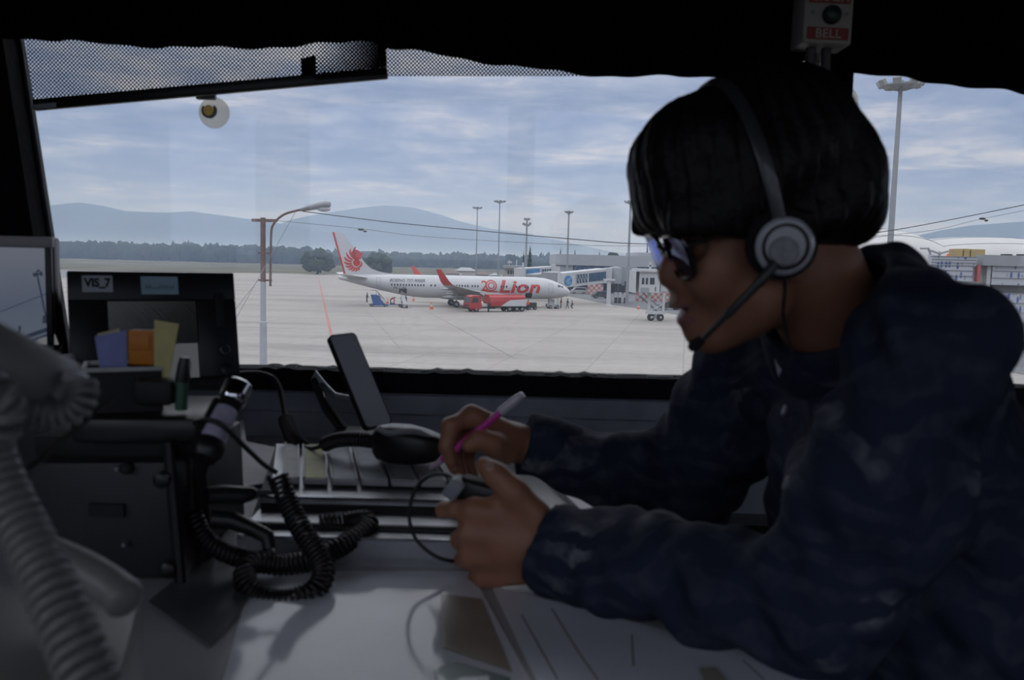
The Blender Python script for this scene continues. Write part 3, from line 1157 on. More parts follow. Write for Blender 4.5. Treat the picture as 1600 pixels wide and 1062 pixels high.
# ------------------------------------------------------------------ rear stairs (blue), baggage cart, small equipment
def frame_at(px, py, Y):
    p = P(px, py, Y); p.z = 0
    return p
st = tag(empty('boarding_stairs', frame_at(588, 473, 145.5), JA + PI), 'blue mobile boarding stairs standing under the jet tail', 'stairs')
mb = MB()
mb.hexa([(-1.5, -.8, .3), (.5, -.8, .3), (.5, .8, .3), (-1.5, .8, .3), (-.1, -.8, 2.0), (.95, -.8, 2.0), (.95, .8, 2.0), (-.1, .8, 2.0)])
loc(mb, 'flight', M_BLUE, st, False)
mb = MB()
for s in (-.78, .78):
    mb.tube([(-1.5, s, 1.1), (0, s, 2.75), (.95, s, 2.75)], .04, 6)
    for k in range(5):
        x = -1.45 + k * .36
        mb.cyl((x, s, .3 + k * .42), (x, s, 1.15 + k * .4), .03, n=6)
loc(mb, 'handrail', M_METALG, st)
mb = MB(); mb.box((-.4, 0, .32), (3.2, 1.5, .18)); mb.tube([(-2.0, 0, .35), (-4.1, 0, .45)], .06, 6); mb.box((-2.8, 0, .5), (.6, .3, .3))
loc(mb, 'chassis', M_BLUE, st, False)
for x in (-1.5, .8, -4.0):
    for s in (-.7, .7):
        wheel(st, (x, s * (1 if x > -3 else .5), .24), .24, .15, 14)

ramp = tag(empty('baggage_loader', frame_at(631, 475, 144.2), JA), 'narrow belt loader reaching the rear cargo hatch of the jet', 'loader')
mb = MB(); mb.hexa([(-.35, -2.2, .4), (.35, -2.2, .4), (.35, 2.2, 1.7), (-.35, 2.2, 1.7), (-.35, -2.2, .7), (.35, -2.2, .7), (.35, 2.2, 2.0), (-.35, 2.2, 2.0)])
loc(mb, 'belt', M_METALG, ramp, False)
mb = MB(); mb.box((0, -.3, .55), (.7, 2.6, .4)); mb.cyl((0, .8, .5), (0, 1.6, 1.8), .08)
loc(mb, 'chassis', M_METALG, ramp, False)
for y in (-1.2, .7):
    for s in (-.42, .42):
        mb = MB(); mb.lathe([(.1, -.08), (.28, -.08), (.28, .08), (.1, .08)], (s, y, .28), (1, 0, 0), 14)
        loc(mb, 'wheel', M_TYRE, ramp)

gpu = tag(empty('ground_power_cart', frame_at(831, 480, 148.0), JA), 'dark ground power cart beside the orange vested worker under the front hatch', 'cart')
mb = MB(); mb.box((0, 0, .8), (1.5, 1.1, .9), bev=.08); mb.box((-.9, 0, .5), (.4, .8, .3)); mb.tube([(.75, 0, .5), (1.6, 0, .35)], .05, 6)
loc(mb, 'body', M_DARK, gpu, False)
for x in (-.5, .5):
    for s in (-.5, .5):
        wheel(gpu, (x, s, .26), .26, .16, 14)
dol = tag(empty('baggage_dolly', frame_at(820, 481, 146.5), JA), 'small dark baggage dolly behind the tanker lorry', 'cart')
mb = MB(); mb.box((0, 0, .5), (1.2, 1.0, .14)); mb.box((.5, 0, .8), (.08, 1.0, .6)); mb.tube([(-.6, 0, .45), (-1.3, 0, .35)], .04, 6)
loc(mb, 'platform', M_DARK, dol, False)
for x in (-.4, .4):
    for s in (-.42, .42):
        wheel(dol, (x, s, .2), .2, .12, 12)
tug = tag(empty('tow_tractor', frame_at(864, 476, 152.5), JA), 'low grey tow tractor with a bar at the jet nose wheel', 'vehicle')
mb = MB(); mb.box((0, 0, .6), (2.0, 1.3, .55), bev=.06); mb.box((-.4, 0, 1.0), (.5, 1.0, .35), bev=.05); mb.tube([(-1, 0, .45), (-2.2, 0, .4)], .06, 6)
loc(mb, 'body', M_METALG, tug, False)
for x in (-.65, .65):
    for s in (-.6, .6):
        wheel(tug, (x, s, .32), .32, .22, 14)

# ------------------------------------------------------------------ traffic cones
def cone(px, py, label, s=1.0):
    p = PZ(px, py, 0)
    t = tag(empty('traffic_cone', p), label, 'cone', 'orange cones around the parked jet')
    mb = MB(); mb.lathe([(.30 * s, 0.04), (.26 * s, .05), (.05 * s, .95 * s), (.03 * s, .97 * s)], (0, 0, 0), n=14)
    loc(mb, 'cone_body', M_ORANGE, t)
    mb = MB(); mb.box((0, 0, .025), (.62 * s, .62 * s, .05))
    loc(mb, 'cone_base', M_ORANGE, t, False)
    mb = MB(); mb.lathe([(.195 * s, .38 * s), (.13 * s, .62 * s)], (0, 0, .01), n=14)
    loc(mb, 'reflective_band', M_METALW, t)
cone(674, 483, 'orange cone nearest the cab, out on the open apron', 1.25)
cone(646, 469.5, 'orange cone under the belly right of the baggage loader', .95)
cone(605.5, 474, 'orange cone between the blue stairs and the bending worker', 1.0)
cone(615.5, 474.5, 'orange cone just right of the bending worker', .9)
cone(997.5, 483, 'orange cone at the foot of the near boarding bridge', 1.0)

# ------------------------------------------------------------------ people working round the jet
M_SKIN_FAR = mat('distant_skin', (.16, .09, .06), .6)
M_NAVY = mat('navy_overalls', (.02, .028, .06), .8)
M_TROUS = mat('dark_work_trousers', (.03, .03, .04), .8)
def worker(px, py, pose, top, label, face=0.0, Y=None):
    p = PZ(px, py, 0) if Y is None else frame_at(px, py, Y)
    t = tag(empty('person', p, face), label, 'person', 'ground crew around the jet')
    bend = pose == 'bend'; walk = pose == 'walk'; sit = pose == 'crouch'
    hip = Vector((0, 0, .55 if sit else .92))
    lean = (.55 if bend else .08)
    ch = hip + Vector((lean, 0, .22 if bend else .46))
    head = ch + Vector((.22 if bend else .03, 0, .10 if bend else .30))
    body = MB(); clo = MB(); leg = MB()
    body.ell(head, (.10, .085, .125), sub=2); body.cyl(ch, head, .06, n=8)
    for s in (-1, 1):
        st_ = (.28 * s if walk else .05 * s)
        knee = Vector((hip.x + st_ * .5 + (.32 if sit else .05), s * .11, .52 if not sit else .42))
        foot = Vector((hip.x + st_, s * .11, .06))
        leg.tube([hip + Vector((0, s * .09, 0)), knee, foot], [.10, .075, .06], 8)
        body.ell(foot + Vector((.06, 0, -.02)), (.13, .05, .05), sub=1)
        sh = ch + Vector((-.02, s * .2, .06))
        el = sh + (Vector((.08, s * .06, -.27)) if not bend else Vector((.12, 0, -.25)))
        ha = el + (Vector((.14, 0, -.22)) if not bend else Vector((.15, 0, -.2)))
        clo.tube([sh, el, ha], [.06, .05, .042], 8)
        body.ell(ha + Vector((.02, 0, -.05)), (.04, .03, .06), sub=1)
    clo.tube([hip, hip.lerp(ch, .5), ch + Vector((0, 0, .08))], [.15, .16, .13], 10)
    loc(body, 'body', M_SKIN_FAR, t); loc(clo, 'jacket', top, t); loc(leg, 'trousers', M_TROUS, t)
    mb = MB(); mb.ell(head + Vector((-.01, 0, .05)), (.11, .1, .09), sub=2)
    loc(mb, 'hair', M_DARK, t)
    return t
worker(573, 472, 'stand', M_NAVY, 'worker in dark overalls standing left of the blue stairs')
worker(591.5, 474, 'stand', M_NAVY, 'worker in dark overalls at the right foot of the blue stairs', 1.0)
worker(610, 475.5, 'bend', M_ORANGE, 'worker in an orange vest bending down behind the blue stairs', .3)
worker(628.5, 476, 'stand', M_NAVY, 'worker at the rear cargo hatch, left of the pair', 2.0)
worker(634.5, 476, 'stand', M_NAVY, 'worker at the rear cargo hatch, right of the pair', 2.6)
worker(726, 477, 'stand', M_NAVY, 'worker in dark clothes standing by the main wheels', .5)
worker(825, 480.5, 'stand', M_ORANGE, 'worker in an orange vest below the open front cargo hatch', 1.5, 145.5)
worker(876, 480.5, 'stand', mat('dull_red_overalls', (.28, .10, .09), .8), 'worker in dull red overalls beside the nose wheel')
worker(886, 481.5, 'walk', M_NAVY, 'worker in dark clothes walking past the jet nose', .2)
worker(894.5, 481.5, 'crouch', mat('maroon_overalls', (.12, .04, .05), .8), 'worker crouching in front of the jet nose', 3.0)
worker(763, 487.5, 'stand', M_NAVY, 'worker in dark clothes standing beside the tanker lorry', 1.0)

# ------------------------------------------------------------------ floodlight masts
def mast(px, py_top, D, r, head, label, col=None):
    base = P(px, 420, D); base.z = 0
    top = P(px, py_top, D); h = top.z
    base.x = top.x - 0.02 * (h - H)
    base.x = top.x
    m = col or M_METALG
    t = tag(empty('floodlight_mast', base), label, 'lamp post', 'tall floodlight masts round the apron')
    mb = MB(); mb.tube([(0, 0, 0), (0, 0, h * .5), (0, 0, h - .3)], [r, r * .8, r * .55], 14)
    loc(mb, 'pole', m, t)
    w = head
    mb = MB()
    mb.lathe([(w * .2, -.06), (w * .92, -.06), (w * .92, .06), (w * .2, .06)], (0, 0, h - .45), n=20)
    for k in range(4):
        a = k * PI / 2 + .4
        mb.cyl((0, 0, h - .9), (math.cos(a) * w * .9, math.sin(a) * w * .9, h - .45), .05, n=6)
    mb.cyl((0, 0, h - .5), (0, 0, h), r * .8, n=8)
    loc(mb, 'lamp_ring', m, t, False)
    n = 8
    for k in range(n):
        a = 2 * PI * k / n + .2
        c = Vector((math.cos(a) * w, math.sin(a) * w, h - .25))
        Rm = Euler((.5, 0, a + PI / 2)).to_matrix()
        mb = MB(); mb.box(c, (.62 * w / 1.6, .3 * w / 1.6, .52 * w / 1.6), Rm, bev=.04)
        loc(mb, 'floodlight', m, t, False)
    return t
M_MASTFAR = mat('pale_grey_mast', (.27, .29, .32), .6)
mast(746, 323, 272, .24, 1.4, 'pale floodlight mast behind the jet, first from the left', M_MASTFAR)
mast(781, 313, 240, .24, 1.5, 'tall pale floodlight mast behind the jet title, second from the left', M_MASTFAR)
mast(889, 329, 205, .30, 1.0, 'floodlight mast rising behind the jet nose', M_METALG)
mast(985.5, 313, 171, .33, 1.15, 'floodlight mast standing between the two boarding bridges', M_METALG)
mast(1408, 126, 76, .32, 1.75, 'tall floodlight mast with a ring of lamps seen right of the head', M_METALG)
# the mast with two lamp tiers
def twin_mast():
    D = 215; top = P(823.5, 341, D); h = top.z
    t = tag(empty('floodlight_mast', (top.x, D, 0)), 'dark floodlight mast with two lamp tiers before the conifers', 'lamp post', 'tall floodlight masts round the apron')
    mb = MB(); mb.tube([(0, 0, 0), (0, 0, h)], [.28, .2], 12); loc(mb, 'pole', M_METALG, t)
    for k, (dx, dz) in enumerate(((-.45, -.2), (.45, -.2), (-.8, -1.4), (.8, -1.3), (-.35, -1.6), (.4, -1.7))):
        mb = MB(); mb.box((dx, -.2, h + dz), (.62, .3, .6), bev=.05); loc(mb, 'floodlight', M_METALG, t, False)
    mb = MB(); mb.box((0, 0, h - .45), (1.2, .1, .1)); mb.box((0, 0, h - 1.5), (1.8, .1, .1)); loc(mb, 'bracket', M_METALG, t, False)
twin_mast()

# ------------------------------------------------------------------ street lamp just outside the cab
M_RUST = mat('rust_brown_paint', (.205, .135, .125), .6, var=.2, vscale=6)
M_PALE = mat('pale_blue_white_paint', (.50, .53, .58), .5, var=.06, vscale=3)
DL = 25.0
def pl(px, py, d=DL):
    return P(px, py, d)
lt = pl(411, 340)
lamp = tag(empty('street_lamp', (lt.x, DL, 0)), 'brown and white street lamp post with a curved arm and grey lamp head', 'street lamp')
zc_ = pl(408.5, 440).z
mb = MB(); mb.tube([(lt.x, DL, zc_), (lt.x, DL, lt.z)], .075, 16); put(mb, 'upper_post', M_RUST, lamp)
zb_ = pl(406, 571).z
mb = MB(); mb.tube([(lt.x, DL, zb_), (lt.x, DL, zb_ + 1.3), (lt.x, DL, zb_ + 1.32), (lt.x, DL, zc_)], [.105, .105, .085, .08], 16); put(mb, 'lower_post', M_PALE, lamp)
mb = MB(); mb.tube([(lt.x, DL, 0), (lt.x, DL, zb_)], .115, 16); put(mb, 'post_foot', M_RUST, lamp)
mb = MB()
a, b = pl(393.5, 343), pl(433, 345.5); mb.box((a + b) / 2, ((b - a).length, .06, .085))
for yy in (395, 437.5):
    a, b = pl(404, yy), pl(425, yy + .5); mb.box((a + b) / 2, ((b - a).length, .05, .05))
put(mb, 'cross_arm', M_RUST, lamp, False)
arm = cat_rom([pl(422.5, 447), pl(423, 400), pl(424, 362), pl(427, 351), pl(434, 342), pl(447, 333.5), pl(471, 327)], 8)
mb = MB(); mb.tube(arm, .034, 10); put(mb, 'lamp_arm', M_RUST, lamp)
a, b = pl(469, 327.5), pl(517, 318.5)
ax = (b - a).normalized()
mb = MB(); rings = []
for f, w, hh, dz in ((0, .05, .05, 0), (.3, .11, .085, .01), (.6, .17, .11, .02), (.85, .19, .115, .01), (.96, .13, .09, -.01), (1.0, .03, .05, -.02)):
    c = a.lerp(b, f) + Vector((0, 0, dz))
    rings.append([c + Vector((0, w * math.cos(2 * PI * k / 14), hh * math.sin(2 * PI * k / 14))) for k in range(14)])
mb.loft(rings); lh = put(mb, 'lamp_head', mat('grey_lamp_casing', (.30, .32, .34), .4), lamp)
mb = MB(); mb.ell(a.lerp(b, .77) + Vector((0, 0, -.10)), (.2, .13, .09)); o = put(mb, 'lamp_lens', mat('clear_lamp_lens', (.55, .57, .6), .2), lh)
mb = MB(); mb.tube([pl(461, 332), pl(355, 522, 24.3)], .008, 6); put(mb, 'guy_wire', M_METALG, lamp)
mb = MB(); mb.tube([pl(404, 437), pl(353, 502, 25.6)], .006, 6); put(mb, 'guy_wire', M_METALG, lamp)

def cable(name, ends, r, label):
    mb = MB(); mb.tube(cat_rom(ends, 16), r, 6)
    return tag(mb.build(name, mat('black_cable', (.03, .03, .035), .6)), label, 'cable')
cable('overhead_cable', [pl(473, 330), pl(600, 346), pl(740, 359.5), pl(890, 373), pl(1010, 381), pl(1200, 378), pl(1385, 361, 25), pl(1620, 316)], .0135, 'black overhead cable running from the street lamp across the view')
cb2 = cable('overhead_cable', [pl(433, 344.5, 25.4), pl(500, 351, 25.4), pl(562, 357, 25.4), pl(700, 372, 25.4), pl(1010, 384, 25.4), pl(1400, 366, 25.4), pl(1536, 341.5, 25.4), pl(1680, 312, 25.4)], .006, 'thinner overhead cable below the black one')
for (px, py, lab) in ((564, 358.5, 'small dark clip on the thin cable left of the tail fin tip'), (1535, 341.5, 'small dark clip on the thin cable at the right window')):
    mb = MB(); c = pl(px, py, 25.4); mb.ell(c, (.10, .05, .035), sub=2); mb.ell(c + Vector((.12, 0, -.05)), (.06, .04, .03), sub=2)
    tag(mb.build('cable_clip', M_DARK), lab, 'clip')
# ================================================================== TERMINAL, BOARDING BRIDGES AND BUILDINGS
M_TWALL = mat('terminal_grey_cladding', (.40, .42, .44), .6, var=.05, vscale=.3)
M_TROOF = mat('terminal_roof_edge', (.47, .49, .51), .6)
M_CREAM = mat('cream_render', (.52, .50, .45), .7, var=.05, vscale=.5)
M_PLAS = mat('white_wall_render', (.58, .59, .60), .6)

def wbox(px0, py0, px1, py1, Y, depth):
    """box whose front face spans the two sight lines at distance Y, going back by depth"""
    a, b = P(px0, py1, Y), P(px1, py0, Y)
    return ((a.x + b.x) / 2, Y + depth / 2, (a.z + b.z) / 2), (b.x - a.x, depth, b.z - a.z)

def grounded(px0, py0, px1, Y, depth, z0=0.0):
    a, b = P(px0, py0, Y), P(px1, py0, Y)
    z = (a.z + b.z) / 2
    return ((a.x + b.x) / 2, Y + depth / 2, (z + z0) / 2), (b.x - a.x, depth, z - z0)

# ---- long low terminal
YT = 235.0
term = tag(empty('terminal_building', (P(990, 440, YT).x, YT, 0)), 'long grey terminal building with a flat roof and blue windows', 'building')
c, s = grounded(869, 407.5, 1260, YT, 40, 4.6)
mb = MB(); mb.box(c, s); put(mb, 'upper_storey', M_TWALL, term, False)
c, s = wbox(868, 406.5, 1262, 413.5, YT - .6, 42)
mb = MB(); mb.box(c, s); put(mb, 'roof_edge', M_TROOF, term, False)
c, s = wbox(996, 400, 1230, 408, YT + 6, 25)
mb = MB(); mb.box(c, s); put(mb, 'roof_block', M_TROOF, term, False)
for (a, b) in ((895, 960), (989, 1040)):
    c, s = wbox(a, 415, b, 424, YT - .15, .3)
    mb = MB(); mb.box(c, s); w = put(mb, 'window', M_BGLASS, term, False)
    mb = MB()
    k = 0
    x = c[0] - s[0] / 2
    while x < c[0] + s[0] / 2 - 1.0:
        mb.tube([(x, YT - .25, c[2] - s[2] / 2), (x + 1.3, YT - .25, c[2] + s[2] / 2), (x + 2.6, YT - .25, c[2] - s[2] / 2)], .08, 5)
        x += 2.6
    put(mb, 'window_bracing', M_METALG, w, False)
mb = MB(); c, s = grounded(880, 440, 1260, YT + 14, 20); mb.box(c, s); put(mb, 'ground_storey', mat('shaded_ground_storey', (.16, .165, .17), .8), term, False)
for px in (900, 925, 963, 1000, 1040, 1080):
    p = P(px, 450, YT + 1.5)
    mb = MB(); mb.box((p.x, p.y, 2.3), (.8, .8, 4.6)); put(mb, 'column', M_TWALL, term, False)

# striped red and white hoarding under the terminal
m, nt, b = node_mat('red_white_hoarding')
tc = nn(nt, 'ShaderNodeTexCoord')
ck = nn(nt, 'ShaderNodeTexChecker', {'Vector': tc.outputs['Object'], 'Color1': (.35, .10, .08), 'Color2': (.38, .37, .36), 'Scale': 1.5})
nt.links.new(ck.outputs[0], b.inputs['Base Color'])
for (a, b_, y0, y1, Y, lab) in ((918, 943, 444.5, 453, 222, 'red and white chequered hoarding left of the bridge column'), (993, 1120, 458, 469, 190, 'red and white chequered hoarding behind the near boarding bridge')):
    c, s = wbox(a, y0, b_, y1, Y, .25)
    mb = MB(); mb.box((c[0], c[1], (c[2] + s[2] / 2) / 2 + .02), (s[0], s[1], c[2] + s[2] / 2))
    bar = tag(mb.build('hoarding', m, smooth=False), lab, 'hoarding', 'chequered hoardings')

# ---- small service vehicles under the terminal
def van(px, py, Y, col, label, L_=4.2, hgt=1.7):
    p = frame_at(px, py, Y)
    t = tag(empty('service_van', p, .15), label, 'vehicle')
    mb = MB()
    prof = [(-L_ / 2, .35), (-L_ / 2, .95), (-L_ / 2 + .5, 1.05), (-L_ / 2 + 1.1, hgt), (L_ / 2 - .3, hgt), (L_ / 2, 1.0), (L_ / 2, .35)]
    mb.prism([(x, -.85, z) for x, z in prof], (0, 1.7, 0))
    loc(mb, 'body', col, t, False)
    mb = MB()
    for s in (-.87, .87):
        mb.add([(-L_ / 2 + .8, s, 1.05), (-L_ / 2 + 1.2, s, hgt - .15), (L_ / 2 - .5, s, hgt - .15), (L_ / 2 - .3, s, 1.05)], [(0, 1, 2, 3)])
    loc(mb, 'side_windows', M_WINDOW, t, False)
    for x in (-L_ / 2 + .85, L_ / 2 - .85):
        for s in (-.75, .75):
            wheel(t, (x, s, .32), .32, .22, 12)
van(939, 459.5, 200, mat('dark_vehicle_paint', (.05, .055, .06), .4), 'dark service vehicle parked under the terminal left of the bridge column')
van(904, 456, 225, mat('white_vehicle_paint', (.5, .5, .5), .4), 'pale service vehicle parked under the terminal behind the jet nose')
van(1047, 479, 158, mat('dark_vehicle_paint', (.05, .055, .06), .4), 'dark vehicle parked behind the near boarding bridge leg', 4.0, 1.6)

# ---- the middle boarding bridge (with blue advert) reaching the jet nose
br = tag(empty('boarding_bridge', (P(958, 440, 172).x, 172, 0)), 'white boarding bridge with a round blue advert ending at the jet nose', 'boarding bridge', None)
def tunnel(mb, px0, t0, b0, Y0, px1, t1, b1, Y1, w, inset=0.0):
    a0, a1 = P(px0, b0, Y0), P(px0, t0, Y0)
    c0, c1 = P(px1, b1, Y1), P(px1, t1, Y1)
    d = (c0 - a0); d.z = 0; d.normalize()
    s = Vector((-d.y, d.x, 0)) * w
    if s.y < 0: s = -s
    mb.hexa([a0, c0, c0 + s, a0 + s, a1, c1, c1 + s, a1 + s])
Y0, Y1 = 163.0, 177.0
mb = MB(); tunnel(mb, 874, 427.5, 450, Y0, 952, 419.5, 441.5, Y1, 3.0)
tn = put(mb, 'tunnel', M_METALW, br, False)
TA_, TB_ = P(874, 440, Y0), P(952, 432, Y1)
ax = (TB_ - TA_); ax.z = 0; ax.normalize(); nrm = Vector((ax.y, -ax.x, 0))
def on_face(px, py, off=.0, A=None, N=None):
    A = A or TA_; N = N or nrm
    d = ray(px, py)
    return CAMPOS + d * ((A - CAMPOS).dot(N) / d.dot(N)) + N * off
def fy(px, f):
    u = (px - 874) / 78.0
    t_, b_ = 427.5 - 8 * u, 450 - 8.5 * u
    return t_ + (b_ - t_) * f
def panel(name, px0, px1, f0, f1, m, parent):
    q = [on_face(px, fy(px, f), .03) for px, f in ((px0, f1), (px1, f1), (px1, f0), (px0, f0))]
    mb = MB(); mb.prism(q, nrm * .05)
    return put(mb, name, m, parent, False)
panel('lattice_window', 900, 917.5, .18, .80, M_BGLASS, tn)
panel('side_window', 920, 946.5, .18, .78, M_BGLASS, tn)
mb = MB()
for k in range(4):
    pa, pc = 900 + k * 4.4, 904.4 + k * 4.4
    mb.tube([on_face(pa, fy(pa, .8), .12), on_face(pa, fy(pa, .18), .12), on_face(pc, fy(pc, .8), .12)], .09, 5)
put(mb, 'lattice', M_METALW, tn, False)
# round advert
c0 = on_face(887.5, 438.5, .03)
mb = MB()
mb.prism([c0 + ax * 1.32 * math.cos(2 * PI * k / 28) + Vector((0, 0, 1.02 * math.sin(2 * PI * k / 28))) for k in range(28)], nrm * .06)
ad = put(mb, 'advert_panel', mat('sky_blue_advert', (.06, .30, .62), .45, var=.25, vscale=.9), tn, False)
mb = MB()
for (dx, dz, rx, rz, an) in ((.1, .28, .85, .12, .35), (-.3, -.15, .6, .10, .25), (.2, -.45, .7, .14, .15)):
    e1, e2 = ax * math.cos(an) + Vector((0, 0, math.sin(an))), ax * -math.sin(an) + Vector((0, 0, math.cos(an)))
    cc = c0 + ax * dx + Vector((0, 0, dz)) + nrm * .07
    mb.prism([cc + e1 * rx * math.cos(2 * PI * k / 16) + e2 * rz * math.sin(2 * PI * k / 16) for k in range(16)], nrm * .01)
put(mb, 'advert_swirl', mat('pale_swirl', (.42, .55, .68), .5), ad, False)
# cab end towards the jet and the tall white post
mb = MB(); tunnel(mb, 869, 426, 452, 162.2, 877, 426, 452, 163.6, 3.4); put(mb, 'docking_hood', M_METALG, br, False)
mb = MB(); p = P(873.3, 416, 160.8); mb.box((p.x, p.y, (p.z + 0) / 2), (.35, .35, p.z)); put(mb, 'white_post', M_METALW, br, False)
# rotunda end and column
mb = MB(); c, s = wbox(946.5, 418.5, 956.5, 443, 176.2, 3.6); mb.box(c, s, bev=.08); put(mb, 'end_frame', M_METALW, br, False)
mb = MB(); q = P(961, 430, 178.5); z0, z1 = P(961, 443, 178.5).z, P(961, 420, 178.5).z
mb.lathe([(1.5, z0), (1.5, z1), (1.3, z1 + .3), (.2, z1 + .5)], (q.x, q.y + .6, 0), n=20); rot = put(mb, 'rotunda', M_METALG, br)
mb = MB(); q = P(950.5, 474, 166.0)
mb.tube([(q.x, 166.0, 0), (q.x, 166.0, .25), (q.x, 166.0, .3), (q.x, 166.0, 5.2)], [.75, .7, .42, .38], 16); mb.box((q.x, 166, 5.1), (2.2, 1.2, .35)); put(mb, 'support_column', M_METALW, br)
mb = MB()
for px in (963, 969, 978):
    q = P(px, 470, 178.0); mb.box((q.x, 179, 2.3), (.6, .6, 4.6))
put(mb, 'dark_columns', mat('black_column_paint', (.035, .035, .04), .7), br, False)
mb = MB()
for px in (963, 969, 978):
    q = P(px, 470, 178.0); mb.box((q.x, 179, 1.75), (.66, .66, 1.1))
put(mb, 'white_bands', M_METALW, br, False)
mb = MB(); c, s = wbox(964, 417, 996, 445.5, 182, 4); mb.box(c, s); put(mb, 'link_corridor', M_TWALL, br, False)

# ---- far boarding bridge, seen over the jet roof
fb = tag(empty('boarding_bridge', (P(840, 430, 190).x, 190, 0)), 'far boarding bridge with a blue advert seen over the jet roof', 'boarding bridge')
mb = MB(); tunnel(mb, 820, 419, 434, 186, 871, 416, 432, 196, 3.0); t1 = put(mb, 'tunnel', M_METALW, fb, False)
FA_, FB_ = P(820, 426, 186), P(871, 424, 196)
fax = (FB_ - FA_); fax.z = 0; fax.normalize(); fn = Vector((fax.y, -fax.x, 0))
def fpan(name, a, b, f0, f1, m, off=.04):
    q = []
    for px, f in ((a, f1), (b, f1), (b, f0), (a, f0)):
        u = (px - 820) / 51.0
        t_, b_ = 419 - 3 * u, 434 - 2 * u
        q.append(on_face(px, t_ + (b_ - t_) * f, off, FA_, fn))
    mb = MB(); mb.prism(q, fn * .06); return put(mb, name, m, t1, False)
fpan('advert_panel', 822, 843, .12, .88, M_BLUEAD)
fpan('lattice_window', 846, 861, .2, .75, M_BGLASS)
mb = MB()
for k in range(5):
    px = 846 + k * 3.6
    u = (px - 820) / 51.0
    a, b = on_face(px, 419 - 3 * u + 11, .15, FA_, fn), on_face(px, 419 - 3 * u + 2.5, .15, FA_, fn)
    mb.tube([a, b], .07, 5)
put(mb, 'lattice', M_METALW, t1, False)
mb = MB(); q = P(817.5, 410, 184); mb.box((q.x, q.y, q.z / 2), (.45, .45, q.z)); put(mb, 'white_post', M_METALW, fb, False)
mb = MB(); c, s = wbox(861, 413, 868, 434, 194, 3); mb.box(c, s, bev=.06); put(mb, 'end_frame', M_METALW, fb, False)
mb = MB(); tunnel(mb, 838, 429, 443, 178, 876, 424, 440, 184, 3.0); put(mb, 'lower_tunnel', M_METALG, fb, False)
mb = MB(); q = P(865, 440, 195); mb.cyl((q.x, 196, 0), (q.x, 196, 5), .4); put(mb, 'support_column', M_METALW, fb)

# ---- near boarding bridge: its driver's cab on a wheeled frame
nb = tag(empty('boarding_bridge', (P(1024, 500, 127).x, 127, 0)), 'white boarding bridge cabin on a wheeled frame in front of the face', 'boarding bridge')
YB = 125.5
c, s = wbox(998, 424, 1032, 457, YB, 4.0)
mb = MB(); mb.box(c, s, bev=.05); cabn = put(mb, 'cabin', M_METALW, nb, False)
for (a, b, y0, y1) in ((1003, 1006.8, 434, 444), (1009, 1012.8, 434, 444), (1015.5, 1023, 434, 444)):
    c2, s2 = wbox(a, y0, b, y1, YB - .06, .1); mb = MB(); mb.box(c2, s2); put(mb, 'cabin_window', M_WINDOW, cabn, False)
c2, s2 = wbox(1001, 449.5, 1014.5, 456.5, YB - .07, .1); mb = MB(); mb.box(c2, s2); put(mb, 'grille', M_METALG, cabn, False)
c2, s2 = wbox(1023.5, 448, 1025, 455, YB - .07, .1); mb = MB(); mb.box(c2, s2); put(mb, 'door_handle', M_DARK, cabn, False)
mb = MB(); c2, s2 = wbox(994, 421, 1045, 424.2, YB - .5, 5); mb.box(c2, s2, bev=.04); put(mb, 'cabin_roof', M_METALW, nb, False)
mb = MB(); c2, s2 = wbox(989, 422.5, 994.5, 457.5, YB - .6, 4.6); mb.box(c2, s2, bev=.04); put(mb, 'docking_hood', M_METALW, nb, False)
mb = MB(); c2, s2 = wbox(1014.5, 409.5, 1018, 422, YB + 1, .35); mb.box(c2, s2); c2, s2 = wbox(1013, 414, 1020, 416, YB + 1, .5); mb.box(c2, s2); put(mb, 'roof_beacon', M_METALW, nb, False)
mb = MB(); c2, s2 = wbox(1032, 424.5, 1130, 455, YB + 1.0, 3.2); mb.box(c2, s2); put(mb, 'tunnel', M_METALW, nb, False)
mb = MB(); c2, s2 = wbox(1034, 428, 1130, 444, YB + .9, .1); mb.box(c2, s2); put(mb, 'side_window', M_BGLASS, nb, False)
mb = MB()
for px in (1014, 1036.5):
    a, b = P(px, 457, YB + 1.4), P(px, 489, YB + 1.4); mb.box((a + b) / 2, (.36, .5, abs(a.z - b.z)))
a, b = P(1017, 485, YB + 1.2), P(1036, 475, YB + 1.2); mb.tube([a, b], .09, 8)
c2, s2 = wbox(1010, 487, 1039, 490.5, YB + .9, 1.1); mb.box(c2, s2, bev=.03)
fr = put(mb, 'leg_frame', M_METALW, nb, False)
for (px, dy) in ((1017, 0), (1031.5, 0)):
    q = P(px, 495, YB + 1.2)
    for dx in (-.0,):
        mb = MB(); r = .56
        mb.lathe([(r * .5, -.22), (r * .92, -.22), (r, -.12), (r, .12), (r * .92, .22), (r * .5, .22)], (q.x, q.y, r), (.35, -1, 0), 22, M_TYRE)
        mb.lathe([(.05, -.26), (r * .45, -.2), (r * .5, -.1), (r * .5, .1), (r * .45, .2), (.05, .26)], (q.x, q.y, r), (.35, -1, 0), 22, M_METALW)
        put(mb, 'wheel', None, nb)
mb = MB(); a, b = P(1017, 495, YB + 1.2), P(1031.5, 495, YB + 1.2); mb.cyl((a.x, a.y, .56), (b.x, b.y, .56), .18); mb.cyl(((a.x + b.x) / 2, a.y, .5), ((a.x + b.x) / 2, a.y, P(1024, 489, YB).z), .2)
put(mb, 'axle', M_METALG, nb)
mb = MB()
a, b = P(1000, 462, YB + 3.4), P(1030, 489, YB + 3.4)
for dy in (0, 1.0):
    mb.tube([a + Vector((0, dy, 0)), b + Vector((0, dy, 0))], .1, 6); mb.tube([a + Vector((0, dy, .9)), b + Vector((0, dy, .9))], .05, 6)
